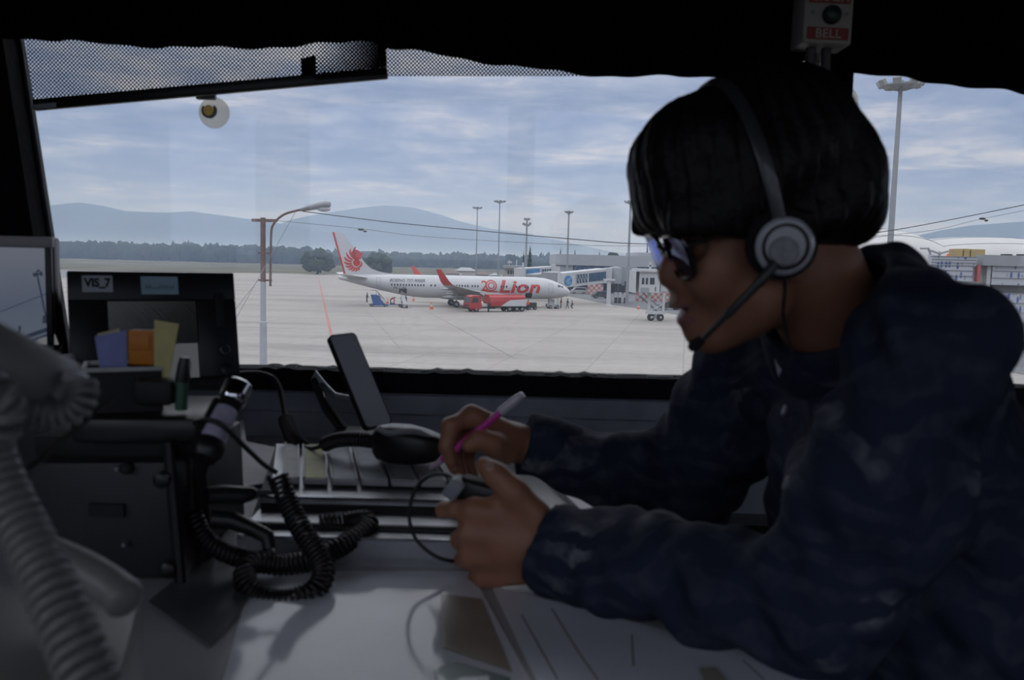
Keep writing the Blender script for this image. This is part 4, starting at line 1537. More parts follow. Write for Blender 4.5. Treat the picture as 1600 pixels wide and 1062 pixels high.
for k in range(12):
    q = a.lerp(b, k / 11); mb.box((q.x, q.y + .5, q.z), (.35, 1.0, .05))
put(mb, 'access_stairs', M_METALG, nb, False)

# ---- small watch building over the jet roof, low roofs beyond
wb = tag(empty('watch_building', (P(802, 430, 215).x, 215, 0)), 'small pale building with three windows above the jet roof', 'building')
c, s = grounded(789, 418, 814, 214, 9); mb = MB(); mb.box(c, s); put(mb, 'wall', M_CREAM, wb, False)
c, s = wbox(786, 415.5, 818, 418.5, 213, 11); mb = MB(); mb.box(c, s); put(mb, 'flat_roof', M_METALG, wb, False)
for a in (793, 797.2, 801.2):
    c, s = wbox(a, 422.5, a + 3.0, 428, 213.9, .2); mb = MB(); mb.box(c, s); put(mb, 'window', M_WINDOW, wb, False)
mb = MB(); c, s = wbox(806, 406, 808.5, 416, 217, .6); mb.box(c, s); c, s = wbox(793, 408, 800, 411, 217, .8); mb.box(c, s); q = P(796, 412, 217); mb.cyl((q.x, 217.3, q.z - 1), (q.x, 217.3, q.z + 1), .12, n=8)
put(mb, 'roof_mast', M_METALW, wb, False)
c, s = grounded(811, 420, 817, 211, 5); mb = MB(); mb.box(c, s); put(mb, 'annexe', mat('dark_blue_annexe', (.05, .09, .16), .6), wb, False)

def shed(px0, px1, pyr, pye, Y, label, roofc):
    t = tag(empty('low_building', (P((px0 + px1) / 2, pye, Y).x, Y, 0)), label, 'building', 'low roofs beyond the jet')
    a, b = P(px0, pye, Y), P(px1, pye, Y); z = (a.z + b.z) / 2; zr = P((px0 + px1) / 2, pyr, Y).z
    mb = MB(); mb.box(((a.x + b.x) / 2, Y + 6, z / 2), (b.x - a.x - 1, 11, z)); put(mb, 'wall', M_CREAM, t, False)
    mb = MB(); mb.hexa([(a.x, Y, z), (b.x, Y, z), (b.x, Y + 12, z), (a.x, Y + 12, z), (a.x + 2, Y + 6, zr), (b.x - 2, Y + 6, zr), (b.x - 2, Y + 6.2, zr), (a.x + 2, Y + 6.2, zr)]); put(mb, 'roof', roofc, t, False)
M_RGREY = mat('grey_sheet_roof', (.38, .40, .41), .6); M_RBRN = mat('brown_tile_roof', (.20, .13, .11), .8)
shed(710, 742, 418, 423, 330, 'low building with a pale sheet roof right of the upright winglet', M_RGREY)
shed(694, 717, 422, 427, 312, 'low building with a brown roof just left of the pale roofed one', M_RBRN)
shed(743, 764, 424, 429, 345, 'low brown roofed building at the foot of the pale masts', M_RBRN)
shed(764, 780, 426, 430, 316, 'tiny building with a pale roof at the foot of the second mast', M_RGREY)

# ---- domed hangar roofs and the louvred car park at the right
def dome(px0, px1, pyt, pyb, Y, label):
    a, b = P(px0, pyb, Y), P(px1, pyb, Y)
    zb, zt = (a.z + b.z) / 2, P((px0 + px1) / 2, pyt, Y).z
    w = (b.x - a.x) / 2; cx = (a.x + b.x) / 2
    t = tag(empty('domed_hall', (cx, Y, 0)), label, 'building', 'domed white halls at the right')
    mb = MB(); rings = []
    for i in range(25):
        f = i / 24
        yy = Y + 17 - 17 * math.cos(PI * f)
        sc = max(.02, math.sin(PI * f)) ** .8
        rings.append([Vector((cx - w * math.cos(PI * k / 24), yy, zb + (zt - zb) * sc * math.sin(PI * k / 24))) for k in range(25)] + [Vector((cx + w, yy, zb - .5)), Vector((cx - w, yy, zb - .5))])
    mb.loft(rings); put(mb, 'domed_roof', mat('white_membrane_roof', (.66, .645, .62), .6, var=.05, vscale=.2), t)
    mb = MB(); mb.box((cx, Y + 17, zb / 2), (2 * w, 34, zb)); put(mb, 'wall', M_PLAS, t, False)
    mb = MB()
    for i in range(6, 20, 4):
        f = i / 24; yy = Y + 17 - 17 * math.cos(PI * f); sc = max(.02, math.sin(PI * f)) ** .8
        mb.tube([Vector((cx - w * math.cos(PI * k / 24), yy, zb + (zt - zb) * sc * math.sin(PI * k / 24) + .05)) for k in range(25)], .05, 5)
    put(mb, 'roof_seams', M_METALG, t, False)
dome(1330, 1516, 352, 412, 150, 'large domed white hall roof directly right of the shoulder mast')
dome(1400, 1800, 367, 420, 190, 'second domed white hall roof further right behind the yellow boxes')

def louvre_mat():
    m, nt, b = node_mat('printed_white_louvres')
    tc = nn(nt, 'ShaderNodeTexCoord')
    mp = nn(nt, 'ShaderNodeMapping', {'Vector': tc.outputs['Object']}); mp.inputs['Scale'].default_value = (2.4, 1, .9)
    v = nn(nt, 'ShaderNodeTexVoronoi', {'Vector': mp.outputs[0], 'Scale': 1.0, 'Randomness': .45})
    ms = nramp(nt, v.outputs['Distance'], [(.30, 1.0), (.38, 0.0)])
    col = nramp(nt, v.outputs['Color'], [(.3, (.06, .10, .24)), (.55, (.28, .30, .34)), (.75, (.32, .09, .10))])
    mx = nn(nt, 'ShaderNodeMix', {0: ms, 6: (.37, .38, .41), 7: col}, data_type='RGBA')
    nt.links.new(mx.outputs[2], b.inputs['Base Color'])
    b.inputs['Roughness'].default_value = .6
    return m
M_LOUV = louvre_mat()
YC = 92.0
cp = tag(empty('car_park', (P(1560, 440, YC).x, YC, 0)), 'white car park block with printed louvre panels at the right edge', 'building')
c, s = grounded(1452, 400, 1760, YC + .8, 26); mb = MB(); mb.box(c, (s[0], s[1], s[2] - 2.2)); put(mb, 'wall', M_PLAS, cp, False)
for (a, y0, b_, y1) in ((1455, 401.5, 1526, 413.5), (1455, 414.5, 1521, 438), (1549, 415.5, 1700, 444.5), (1549, 461, 1700, 502)):
    c, s = wbox(a, y0, b_, y1, YC, .7); mb = MB(); mb.box(c, s); lp = put(mb, 'louvre_panel', M_LOUV, cp, False)
    mb = MB()
    for k in range(4):
        z = c[2] - s[2] / 2 + s[2] * k / 3
        mb.box((c[0], YC - .05, z), (s[0], .1, .05))
    put(mb, 'louvre_rails', M_METALG, lp, False)
c, s = wbox(1536, 402, 1700, 414.5, YC - .4, 1.6); mb = MB(); mb.box(c, s); put(mb, 'roof_parapet', M_METALG, cp, False)
c, s = wbox(1526.5, 414, 1533, 440, YC - .3, .6); mb = MB(); mb.box(c, s); put(mb, 'red_banner', mat('faded_red_banner', (.55, .12, .12), .7), cp, False)
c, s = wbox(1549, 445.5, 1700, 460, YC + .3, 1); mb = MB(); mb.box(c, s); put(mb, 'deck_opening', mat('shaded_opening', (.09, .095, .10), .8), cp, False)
c, s = wbox(1535, 415, 1549, 520, YC + .1, 1.4); mb = MB(); mb.box(c, s); put(mb, 'corner_pier', M_PLAS, cp, False)
for (a, b_) in ((1571, 1582), (1596, 1606)):
    c, s = wbox(a, 397, b_, 402, YC + 3, 1); mb = MB(); mb.box(c, s); put(mb, 'roof_vent', M_DARK, cp, False)
yb = tag(empty('roof_plant', (P(1518, 395, YC + 4).x, YC + 4, P(1518, 403, YC + 4).z)), 'yellow plant boxes standing on the car park roof', 'roof plant')
for k, (a, b_) in enumerate(((1496, 1505), (1506, 1516), (1517, 1540))):
    c, s = wbox(a, 388.5 + (k == 2), b_, 402, YC + 4, 2); mb = MB(); mb.box(c, s, bev=.05); put(mb, 'plant_box', mat('dull_yellow_paint', (.50, .37, .15), .6, var=.1, vscale=1), yb, False)
sg = tag(empty('roof_frame', (P(1468, 398, YC + 5).x, YC + 5, P(1468, 402, YC + 5).z)), 'white steel roof frame with branching struts by the shoulder', 'frame')
mb = MB(); q0 = P(1468, 402, YC + 5)
for (a, b_, c_, d_) in ((1468, 402, 1468, 393), (1468, 396, 1453, 391), (1468, 396, 1482, 392), (1455, 400, 1450, 387), (1450, 388, 1438, 388)):
    mb.tube([P(a, b_, YC + 5), P(c_, d_, YC + 5)], .12, 6)
put(mb, 'struts', M_METALG, sg, False)
mb = MB(); c, s = wbox(1453, 398, 1466, 402.5, YC + 4.8, .5); mb.box(c, s); put(mb, 'sign_panel', M_METALW, sg, False)
mb = MB(); q = P(1481, 398.5, YC + 4.6); mb.lathe([(.32, 0), (.05, .5)], (q.x, q.y, q.z - .3), n=12); put(mb, 'orange_marker', M_ORANGE, sg)
# ================================================================== THE CAB
ALB = 1.0
M_BLACKW = mat('black_painted_wall', (.010, .0105, .012), .75, var=.3, vscale=8, spec=.2)
M_CEIL = mat('black_ceiling', (.005, .005, .006), .9, spec=.05)
M_FRAME = mat('black_window_frame', (.010, .011, .014), .8, var=.4, vscale=30, bump=.15, bscale=80, spec=.15)
M_PANEL = mat('slate_wall_panel', (.33, .355, .40), .6, var=.2, vscale=12, bump=.1, bscale=50)
M_CARPET = mat('dark_woven_carpet', (.022, .024, .025), .95, var=.6, vscale=160, bump=.5, bscale=300)
M_FLOOR = mat('dark_floor_covering', (.03, .03, .032), .8, var=.3, vscale=20)
M_CLOTH = mat('black_cloth', (.004, .004, .005), .95, spec=.05)
M_BLK = mat('black_plastic', (.012, .0125, .014), .38, var=.2, vscale=15)
M_BLKM = mat('black_matt_plastic', (.009, .009, .010), .65)
M_CHROME = mat('chrome', (.75, .76, .80), .12, 1.0)
M_ALU = mat('brushed_aluminium', (.34, .35, .37), .35, .7, var=.1, vscale=30)
YW = 1.60

def shell(name, lo, hi, m):
    mb = MB(); mb.box([(a + b) / 2 for a, b in zip(lo, hi)], [b - a for a, b in zip(lo, hi)])
    return tag(mb.build(name, m, smooth=False), kind='structure')

FZ, CZ = H - 1.09, H + .98
XL, XR, YB_ = -1.30, 2.05, -1.55
sill_z = H - .213
shell('floor', (XL - .1, YB_ - .1, FZ - .1), (XR + .1, YW + .1, FZ), M_FLOOR)
shell('ceiling', (XL - .1, YB_ - .1, CZ), (XR + .1, YW + .12, CZ + .1), M_CEIL)
for (y0, y1, z0, z1) in ((YB_, YW, FZ, H - .10), (YB_, YW, H + .75, CZ), (YB_, -1.35, H - .10, H + .75), (.05, YW, H - .10, H + .75)):  # the opening in this unseen wall is added to brighten the cab
    shell('wall_left', (XL - .1, y0, z0), (XL, y1, z1), M_BLACKW)
# right wall with a window behind the seated man
shell('wall_right', (XR, YB_, FZ), (XR + .1, YW, sill_z), M_BLACKW)
shell('wall_right', (XR, YB_, sill_z), (XR + .1, -.35, CZ), M_BLACKW)
shell('wall_right', (XR, -.35, H + .42), (XR + .1, YW, CZ), M_BLACKW)
# front wall: slate boards to desk height, carpet-lined further right
mb = MB(); mb.box((-.46, YW + .035, (FZ + sill_z - .045) / 2), (1.72, .07, sill_z - .045 - FZ), bev=0)
tag(mb.build('wall_front', M_PANEL, smooth=False), kind='structure')
gz = (P(800, 652, YW).z)
mb = MB(); mb.box((-.35, YW - .0055, (sill_z - .045 + gz) / 2), (1.90, .011, sill_z - .045 - gz - .004), bev=.002)
tag(mb.build('trim_5', M_PANEL, smooth=False), kind='structure')
mb = MB(); mb.box((1.20, YW + .035, (FZ + sill_z - .045) / 2), (1.60, .07, sill_z - .045 - FZ))
tag(mb.build('wall_front', M_PANEL, smooth=False), kind='structure')
mb = MB(); mb.box((.98, YW - .008, (FZ + H - .49) / 2), (1.9, .016, H - .49 - FZ))
tag(mb.build('trim_6', M_CARPET, smooth=False), kind='structure')
mb = MB(); mb.box((.98, YW - .012, H - .482), (1.9, .024, .016))
tag(mb.build('trim_7', mat('grey_edge_strip', (.10, .10, .11), .6), smooth=False), kind='structure')
shell('wall_front', (XL, YW, H + .52), (XR, YW + .08, CZ), M_BLACKW)
# rear wall with two windows that light the desk from behind the camera
for (x0, x1, z0, z1) in ((XL, XR, FZ, H - .28), (XL, XR, H + .86, CZ), (XL, -1.18, H - .28, H + .86), (-.05, .10, H - .28, H + .86), (1.0, 1.12, H - .28, H + .86), (1.95, XR, H - .28, H + .86)):
    shell('wall_back', (x0, YB_ - .1, z0), (x1, YB_, z1), M_BLACKW)

# sill: black frame with a ragged line of old sealant along the glass
mb = MB()
N = 260
top = []
rs = random.Random(9)
for i in range(N + 1):
    x = -1.05 + 3.1 * i / N
    top.append((x, H - .2165 + .0016 * mnoise.noise(Vector((x * 14, 3, 0))) + (.003 if rs.random() < .10 else 0)))
q = [Vector((x, YW - .012, z)) for x, z in top]
vs = q + [Vector((p.x, YW + .05, p.z)) for p in q] + [Vector((p.x, YW - .012, H - .256)) for p in q]
n1 = N + 1
fs = [(i, i + 1, n1 + i + 1, n1 + i) for i in range(N)] + [(i + 1, i, 2 * n1 + i, 2 * n1 + i + 1) for i in range(N)]
mb.add(vs, fs); mb.box((.5, YW + .02, H - .238), (3.1, .062, .036))
tag(mb.build('trim_8', M_FRAME, smooth=False, fix=False), kind='structure')
mb = MB()
for i in range(46):
    x = -.62 + 1.7 * rs.random() ** .8
    w = rs.uniform(.006, .05)
    mb.box((x, YW + .012 + rs.uniform(0, .01), H - .2155 + rs.uniform(0, .0016)), (w, .008, .0016))
tag(mb.build('trim_9', mat('old_sealant', (.42, .42, .42), .8, var=.4, vscale=60), smooth=False), kind='structure')

# left corner post, leaning outwards
a, b = P(121, 600, 1.665), P(32, 20, 1.665)
PA, PB = a.copy(), b.copy()
mb = MB()
d = Vector((-.5, 0, 0)); f_ = Vector((0, -.075, 0))
mb.hexa([a + f_, a, a + d, a + d + f_, b + f_, b, b + d, b + d + f_])
tag(mb.build('trim_10', M_FRAME, smooth=False), kind='structure')
mb = MB(); mb.tube([a + Vector((.002, -.022, 0)), b + Vector((.002, -.022, 0))], .004, 6)
tag(mb.build('trim_11', mat('dull_gasket', (.02, .024, .035), .7)), kind='structure')
# post between the two panes
a, b = P(1262, 520, 1.53), P(1307, 520, 1.53)
mb = MB(); mb.box(((a.x + b.x) / 2, 1.56, H + .14), (b.x - a.x, .08, .72), bev=.003)
tag(mb.build('trim_12', M_FRAME, smooth=False), kind='structure')

# glass: clear panes, a little dusty, mirror-like at the surface
def glass_mat():
    m = bpy.data.materials.new('dusty_window_glass'); m.use_nodes = True
    nt = m.node_tree; nt.nodes.clear()
    tr = nn(nt, 'ShaderNodeBsdfTransparent', {'Color': (.985, .99, .995)})
    gl = nn(nt, 'ShaderNodeBsdfGlossy', {'Color': (1, 1, 1), 'Roughness': .0})
    fr = nn(nt, 'ShaderNodeFresnel', {'IOR': 1.45})
    mx = nn(nt, 'ShaderNodeMixShader', {0: fr.outputs[0], 1: tr.outputs[0], 2: gl.outputs[0]})
    tl = nn(nt, 'ShaderNodeBsdfTranslucent', {'Color': (.8, .82, .85)})
    tc = nn(nt, 'ShaderNodeTexCoord')
    n = nn(nt, 'ShaderNodeTexNoise', {'Vector': tc.outputs['Object'], 'Scale': 5.0, 'Detail': 5.0})
    r = nramp(nt, n.outputs[0], [(.35, .018), (.7, .042)])
    mx2 = nn(nt, 'ShaderNodeMixShader', {0: r, 1: mx.outputs[0], 2: tl.outputs[0]})
    o = nn(nt, 'ShaderNodeOutputMaterial', {'Surface': mx2.outputs[0]})
    return m
M_GLASS = glass_mat()
a0, a1 = PA - Vector((.01, 0, 0)), PB - Vector((.01, 0, 0))
cxp = P(1285, 520, 1.56).x
mb = MB(); y = YW + .045
mb.hexa([(a0.x, y, H - .23), (cxp, y, H - .23), (cxp, y + .006, H - .23), (a0.x, y + .006, H - .23), (a1.x, y, H + .54), (cxp, y, H + .54), (cxp, y + .006, H + .54), (a1.x, y + .006, H + .54)])
tag(mb.build('window_1', M_GLASS, smooth=False), kind='structure')
mb = MB(); an = math.radians(0)
mb.hexa([(cxp, y, H - .23), (XR, y, H - .23), (XR, y + .006, H - .23), (cxp, y + .006, H - .23), (cxp, y, H + .54), (XR, y, H + .54), (XR, y + .006, H + .54), (cxp, y + .006, H + .54)])
tag(mb.build('window_2', M_GLASS, smooth=False), kind='structure')

# black cloth hung under the ceiling: two pieces
def valance(name, edge, Y, n):
    ex = [p[0] for p in edge]; ey = [p[1] for p in edge]
    vs = []; K = 10
    for k in range(K + 1):
        for i in range(n + 1):
            px = ex[0] + (ex[-1] - ex[0]) * i / n
            low = P(px, np.interp(px, ex, ey), Y)
            z = low.z + (CZ - low.z) * k / K
            yy = Y + .010 * math.sin(px * .035) * (1 - k / K) + .006 * math.sin(px * .083 + 1)
            vs.append((low.x, yy, z))
    fs = [(k * (n + 1) + i, k * (n + 1) + i + 1, (k + 1) * (n + 1) + i + 1, (k + 1) * (n + 1) + i) for k in range(K) for i in range(n)]
    mb = MB(); mb.add(vs, fs)
    o = mb.build(name, M_CLOTH)
    md = o.modifiers.new('thick', 'SOLIDIFY'); md.thickness = .006
    return tag(o, kind='structure')
def smooth_edge(e):
    pts = cat_rom([Vector((x, y, 0)) for x, y in e], 8)
    return [(p.x, p.y) for p in pts]
valance('trim_13', smooth_edge([(-60, 58), (38, 60), (120, 66), (200, 71), (300, 75), (400, 74), (470, 73), (530, 66), (560, 62), (585, 66), (602, 73), (660, 82), (720, 92), (800, 103), (860, 111), (900, 116), (960, 119), (1040, 120), (1120, 119), (1200, 108), (1272, 92)]), 1.47, 150)
valance('trim_14', smooth_edge([(1309, 84), (1309.5, 100), (1311, 110), (1320, 113), (1400, 122), (1480, 131), (1560, 142), (1660, 157), (1760, 170)]), 1.47, 90)

# perforated roller shades
def mesh_mat():
    m = bpy.data.materials.new('perforated_shade_cloth'); m.use_nodes = True
    nt = m.node_tree; nt.nodes.clear()
    tc = nn(nt, 'ShaderNodeTexCoord')
    mp = nn(nt, 'ShaderNodeMapping', {'Vector': tc.outputs['Object']})
    mp.inputs['Rotation'].default_value = (0, math.radians(45), 0)
    sp = nn(nt, 'ShaderNodeSeparateXYZ', {0: mp.outputs[0]})
    S = 1 / .0049
    def frac(v):
        a = nn(nt, 'ShaderNodeMath', {0: v, 1: S}, operation='MULTIPLY')
        b = nn(nt, 'ShaderNodeMath', {0: a.outputs[0]}, operation='FRACT')
        c = nn(nt, 'ShaderNodeMath', {0: b.outputs[0], 1: .5}, operation='SUBTRACT')
        return nn(nt, 'ShaderNodeMath', {0: c.outputs[0], 1: 2.0}, operation='POWER').outputs[0]
    s = nn(nt, 'ShaderNodeMath', {0: frac(sp.outputs[0]), 1: frac(sp.outputs[2])}, operation='ADD')
    hole = nn(nt, 'ShaderNodeMath', {0: s.outputs[0], 1: .345 ** 2}, operation='LESS_THAN')
    tr = nn(nt, 'ShaderNodeBsdfTransparent')
    df = nn(nt, 'ShaderNodeBsdfDiffuse', {'Color': (.012, .012, .014)})
    mx = nn(nt, 'ShaderNodeMixShader', {0: hole.outputs[0], 1: df.outputs[0], 2: tr.outputs[0]})
    nn(nt, 'ShaderNodeOutputMaterial', {'Surface': mx.outputs[0]})
    return m
M_MESH = mesh_mat()
def shade(loc_, tl, tr_, br_, bl, Y, label, bar, hem=None):
    t = tag(empty('roller_shade', P(*loc_, Y)), label, 'shade', 'perforated window shades')
    q = [P(*p, Y) for p in (bl, br_, tr_, tl)]
    mb = MB(); n = 20
    vs = []
    for k in range(2):
        for i in range(n + 1):
            f = i / n
            p = (q[0].lerp(q[1], f)) if k == 0 else (q[3].lerp(q[2], f))
            vs.append(p)
    mb.add(vs, [(i, i + 1, n + 2 + i, n + 1 + i) for i in range(n)])
    put(mb, 'mesh_cloth', M_MESH, t, False)
    if bar:
        mb = MB(); mb.box((0, 0, 0), (1, 1, 1))
        a, b = q[0], q[1]; d = (b - a); Ln = d.length
        mb = MB()
        e = d.normalized(); up = Vector((0, 0, 1)) - e * e.z; up.normalize()
        c = (a + b) / 2
        R = Matrix((e, Vector((0, 1, 0)), up)).transposed()
        mb.box(c + up * .004, (Ln, .012, .020), R, bev=.003)
        put(mb, 'bottom_bar', M_BLK, t)
        mb = MB(); mb.box(a + e * .02, (.044, .016, .009), R, bev=.002); put(mb, 'end_cap', mat('grey_plastic', (.40, .43, .47), .4), t)
    if bar:
        mb = MB(); mb.add([P(x, y, Y - .014) for x, y in ((493, 124), (604, 116), (603, 45), (492, 45))], [(0, 1, 2, 3)]); put(mb, 'folded_cloth', M_MESH, t, False)
    if hem:
        mb = MB(); mb.prism([P(*p, Y - .002) for p in hem], (0, .004, 0)); put(mb, 'side_hem', M_CLOTH, t, False)
    return t
shade((330, 140), (36, 40), (600, 40), (606, 118), (54, 168), 1.545, 'large black perforated shade with a bottom bar at the left', True)
shade((700, 100), (470, 40), (940, 40), (940, 119), (470, 119), 1.575, 'smaller perforated shade right of the barred one, partly overlapped', False, [(470, 92), (492, 86), (494, 118), (471, 119)])

# suction cups
def suction(px, py, r, Y, label, hook):
    c = P(px, py, Y)
    t = tag(empty('suction_cup', c), label, 'suction cup')
    M_CUP = MATS.get('clear_soft_plastic')
    if not M_CUP:
        M_CUP = bpy.data.materials.new('clear_soft_plastic'); M_CUP.use_nodes = True
        nt = M_CUP.node_tree; nt.nodes.clear()
        x1 = nn(nt, 'ShaderNodeBsdfTransparent', {'Color': (.95, .94, .90)}); x2 = nn(nt, 'ShaderNodeBsdfTranslucent', {'Color': (.92, .88, .78)})
        x3 = nn(nt, 'ShaderNodeMixShader', {0: .45, 1: x1.outputs[0], 2: x2.outputs[0]}); nn(nt, 'ShaderNodeOutputMaterial', {'Surface': x3.outputs[0]})
        MATS['clear_soft_plastic'] = M_CUP
    mb = MB(); mb.lathe([(r, .016), (r * .96, .012), (r * .6, .004), (r * .3, -.002), (.006, -.004)], c, (0, 1, 0), 28); put(mb, 'cup', M_CUP, t)
    mb = MB(); mb.lathe([(.0095, -.014), (.0095, -.006), (.005, -.003), (.005, .004)], c, (0, 1, 0), 16); put(mb, 'brass_stud', mat('brass', (.55, .36, .10), .3, .9), t)
    if hook:
        mb = MB(); pts = [c + Vector((.012 * math.cos(a), -.010, .012 * math.sin(a))) for a in [PI * .5 + .9 + 2 * PI * k / 20 * .72 for k in range(21)]]
        mb.tube(pts, .0025, 6); a, b = P(311, 147, Y), P(341, 158, Y); mb.box((a + b) / 2 + Vector((0, -.012, 0)), (abs(b.x - a.x), .012, abs(a.z - b.z)), bev=.002)
        put(mb, 'hook_bracket', mat('grey_plastic', (.40, .43, .47), .4), t)
suction(330, 174, .0285, 1.585, 'clear round suction cup with a brass stud below the shade bar', True)
suction(1316, 158, .036, 1.60, 'clear suction cup on the right pane behind the hair', False)

# crash bell push box on the post
CB = P(1295, 22, 1.40)
bell = tag(empty('alarm_box', CB), 'cream alarm push box reading CRASH BELL on the window post', 'alarm')
M_CREAMBOX = mat('cream_enamel', (.40, .385, .36), .5, var=.08, vscale=60)
RB = Euler((math.radians(-1), math.radians(1), math.radians(1))).to_matrix()
def bl(x, y, z):
    return CB + RB @ Vector((x, y, z))
bw, bh, bd = .079, .092, .060
mb = MB(); mb.box(bl(0, bd / 2, 0), (bw, bd, bh), RB, bev=.004); put(mb, 'housing', M_CREAMBOX, bell)
M_LAB = mat('red_label', (.30, .045, .035), .5, var=.15, vscale=80)
M_LTX = mat('pale_lettering', (.50, .45, .42), .5)
for (zz, s) in ((.0262, 'CRASH'), (-.0305, 'BELL')):
    mb = MB(); mb.box(bl(0, -.001, zz), (.066, .003, .0185), RB); lb = put(mb, 'label_plate', M_LAB, bell, False)
    vs, fs = text_mesh(s, .0195 if s == 'BELL' else .0185, .0003, 0, 1.06, 0, 'CENTER')
    mb = MB(); mb.add([bl(v.x, -.0032, zz + v.y - .0068) for v in vs], fs)
    o = mb.build('lettering', M_LTX, None, False, fix=False); o.parent = lb; o.matrix_parent_inverse = world_of(lb).inverted()
mb = MB(); mb.lathe([(.0148, 0), (.0148, -.006), (.0130, -.010), (.0120, -.010)], bl(.004, 0, -.0015), RB @ Vector((0, 1, 0)), 24); bt = put(mb, 'push_button', M_BLK, bell)
mb = MB(); mb.lathe([(.0115, 0), (.0105, -.004), (.004, -.006)], bl(.004, -.009, -.0015), RB @ Vector((0, 1, 0)), 20); put(mb, 'button_cap', mat('dark_green_plastic', (.010, .035, .032), .4), bt)
for x in (-.026, .029):
    mb = MB(); mb.lathe([(.0034, 0), (.003, -.003), (.001, -.0035)], bl(x, 0, .001), RB @ Vector((0, 1, 0)), 12); put(mb, 'screw', M_STEEL, bell)
for px in (1267, 1291):
    mb = MB(); p = P(px, 72, 1.43); mb.tube([p, Vector((p.x, 1.43, H + .1))], .0085, 12)
    tag(mb.build('conduit_pipe', mat('dark_grey_conduit', (.06, .06, .062), .5)), ['grey conduit pipe under the alarm box, the left of two', 'grey conduit pipe under the alarm box, the right of two'][px > 1280], 'pipe', 'conduit pipes under the alarm box')
# ================================================================== DESK AND EVERYTHING ON IT
DZ = H - .34
def on_desk(px, py, dz=0.0):
    return PZ(px, py, DZ + dz)

M_DESK = mat('pale_laminate', (.40, .41, .44), .25, var=.10, vscale=7, coat=.05, spec=.36)
e1, e2, e3 = on_desk(1055, 800), on_desk(1283, 1021), on_desk(1345, 1068)
desk = tag(empty('desk', (-.35, .95, FZ)), 'pale glossy desk carrying the radio gear and the strip board', 'desk')
outline = [(-1.22, YW - .03), (.15, YW - .03), (e1.x, e1.y), (e2.x - .004, e2.y + .02), (e2.x + .012, e2.y - .012), (e3.x, e3.y), (e3.x + .01, e3.y - .1), (.30, .16), (-1.22, .16)]
mb = MB(); mb.prism([(x, y, DZ - .03) for x, y in outline], (0, 0, .03))
put(mb, 'desktop', M_DESK, desk, False)
for (x, y) in ((-1.15, .25), (-1.15, 1.48), (.12, 1.45), (.24, .28)):
    mb = MB(); mb.box((x, y, (FZ + DZ - .03) / 2), (.05, .05, DZ - .03 - FZ)); put(mb, 'leg', M_BLK, desk, False)

# laminated sheets lying flat on the desk
def sheet(name, pts, m, label, dz=.0006, th=.0008, cat='paper', group=None):
    q = [on_desk(px, py, dz) for px, py in pts]
    mb = MB(); mb.prism(q, (0, 0, th))
    return tag(mb.build(name, m, smooth=False), label, cat, group)
M_LAM = mat('laminated_white_sheet', (.74, .77, .86), .10, var=.08, vscale=9, coat=.0, spec=.34)
M_LAM2 = mat('yellowed_sheet', (.28, .255, .21), .25, var=.22, vscale=11, coat=.2)
M_LAM3 = mat('grey_sheet', (.10, .105, .115), .25, var=.3, vscale=14, coat=.2)
sheet('laminated_sheet', [(395, 893), (735, 893), (835, 1075), (345, 1075)], M_LAM, 'white laminated sheet lying in the middle of the desk', .0006)
sheet('laminated_sheet', [(768, 915), (1000, 975), (1290, 1050), (1300, 1085), (848, 1085)], M_LAM, 'white laminated sheet under the near forearm', .0006)
sheet('paper_sheet', [(688, 928), (752, 936), (800, 1050), (692, 1012)], M_LAM2, 'yellowed paper slip under the hanging cable loop', .0018)
sheet('paper_sheet', [(232, 940), (330, 858), (402, 905), (376, 960), (330, 1010)], M_LAM3, 'dark grey sheet on the desk below the coiled cord', .0018)
sheet('teal_card', [(678, 1046), (712, 1034), (798, 1060), (790, 1085), (690, 1085)], mat('teal_card', (.055, .15, .17), .3, var=.15, vscale=30, coat=.5), 'small teal card at the front of the white sheet', .003, cat='card')
sheet('paper_scrap', [(1093, 1046), (1118, 1043), (1150, 1085), (1110, 1085)], mat('tan_scrap', (.42, .38, .30), .4), 'small tan paper corner on the front right of the desk', .003)
# faint ruled lines of the near-arm sheet
for k, (p, q_) in enumerate((((856, 945), (905, 1060)), ((985, 985), (990, 1060)), ((880, 1020), (920, 1064)))):
    pass

sheet_r = [o for o in bpy.data.objects if o.get('label') == 'white laminated sheet under the near forearm'][0]
for (p, q_) in (((862, 950), (905, 1020)), ((905, 1020), (935, 1062)), ((987, 990), (990, 1040)), ((1160, 1030), (1195, 1062)), ((815, 960), (872, 1062))):
    a_, b_ = on_desk(*p, .0015), on_desk(*q_, .0015); t_ = (b_ - a_).normalized(); n_ = Vector((-t_.y, t_.x, 0)) * .0009
    mb = MB(); mb.add([a_ - n_, a_ + n_, b_ + n_, b_ - n_], [(0, 1, 2, 3)])
    put(mb, 'pencil_line', mat('faint_pencil', (.20, .20, .22), .6), sheet_r, False)
# white boards under the far sleeve
mb = MB(); q = [on_desk(*p, .0) for p in ((858, 757), (872, 752), (940, 805), (915, 812))]
mb.prism(q, (0, 0, .008)); tag(mb.build('clipboard', mat('white_board', (.42, .44, .47), .3), smooth=False), 'white edged board lying under the writing sleeve', 'board')
mb = MB(); q = [on_desk(*p, .0) for p in ((900, 786), (985, 784), (1040, 832), (990, 842))]
mb.prism(q, (0, 0, .006)); tag(mb.build('clipboard', mat('grey_board', (.07, .07, .075), .4), smooth=False), 'grey board with a pale edge between the two sleeves', 'board')
mb = MB(); q = [on_desk(*p, .0065) for p in ((985, 784), (992, 783), (1045, 832), (1038, 835))]
tag(mb.prism(q, (0, 0, .003)).build('steel_ruler', mat('white_board', (.42, .44, .47), .3), smooth=False), 'pale ruler lying along the edge of the grey board', 'ruler')

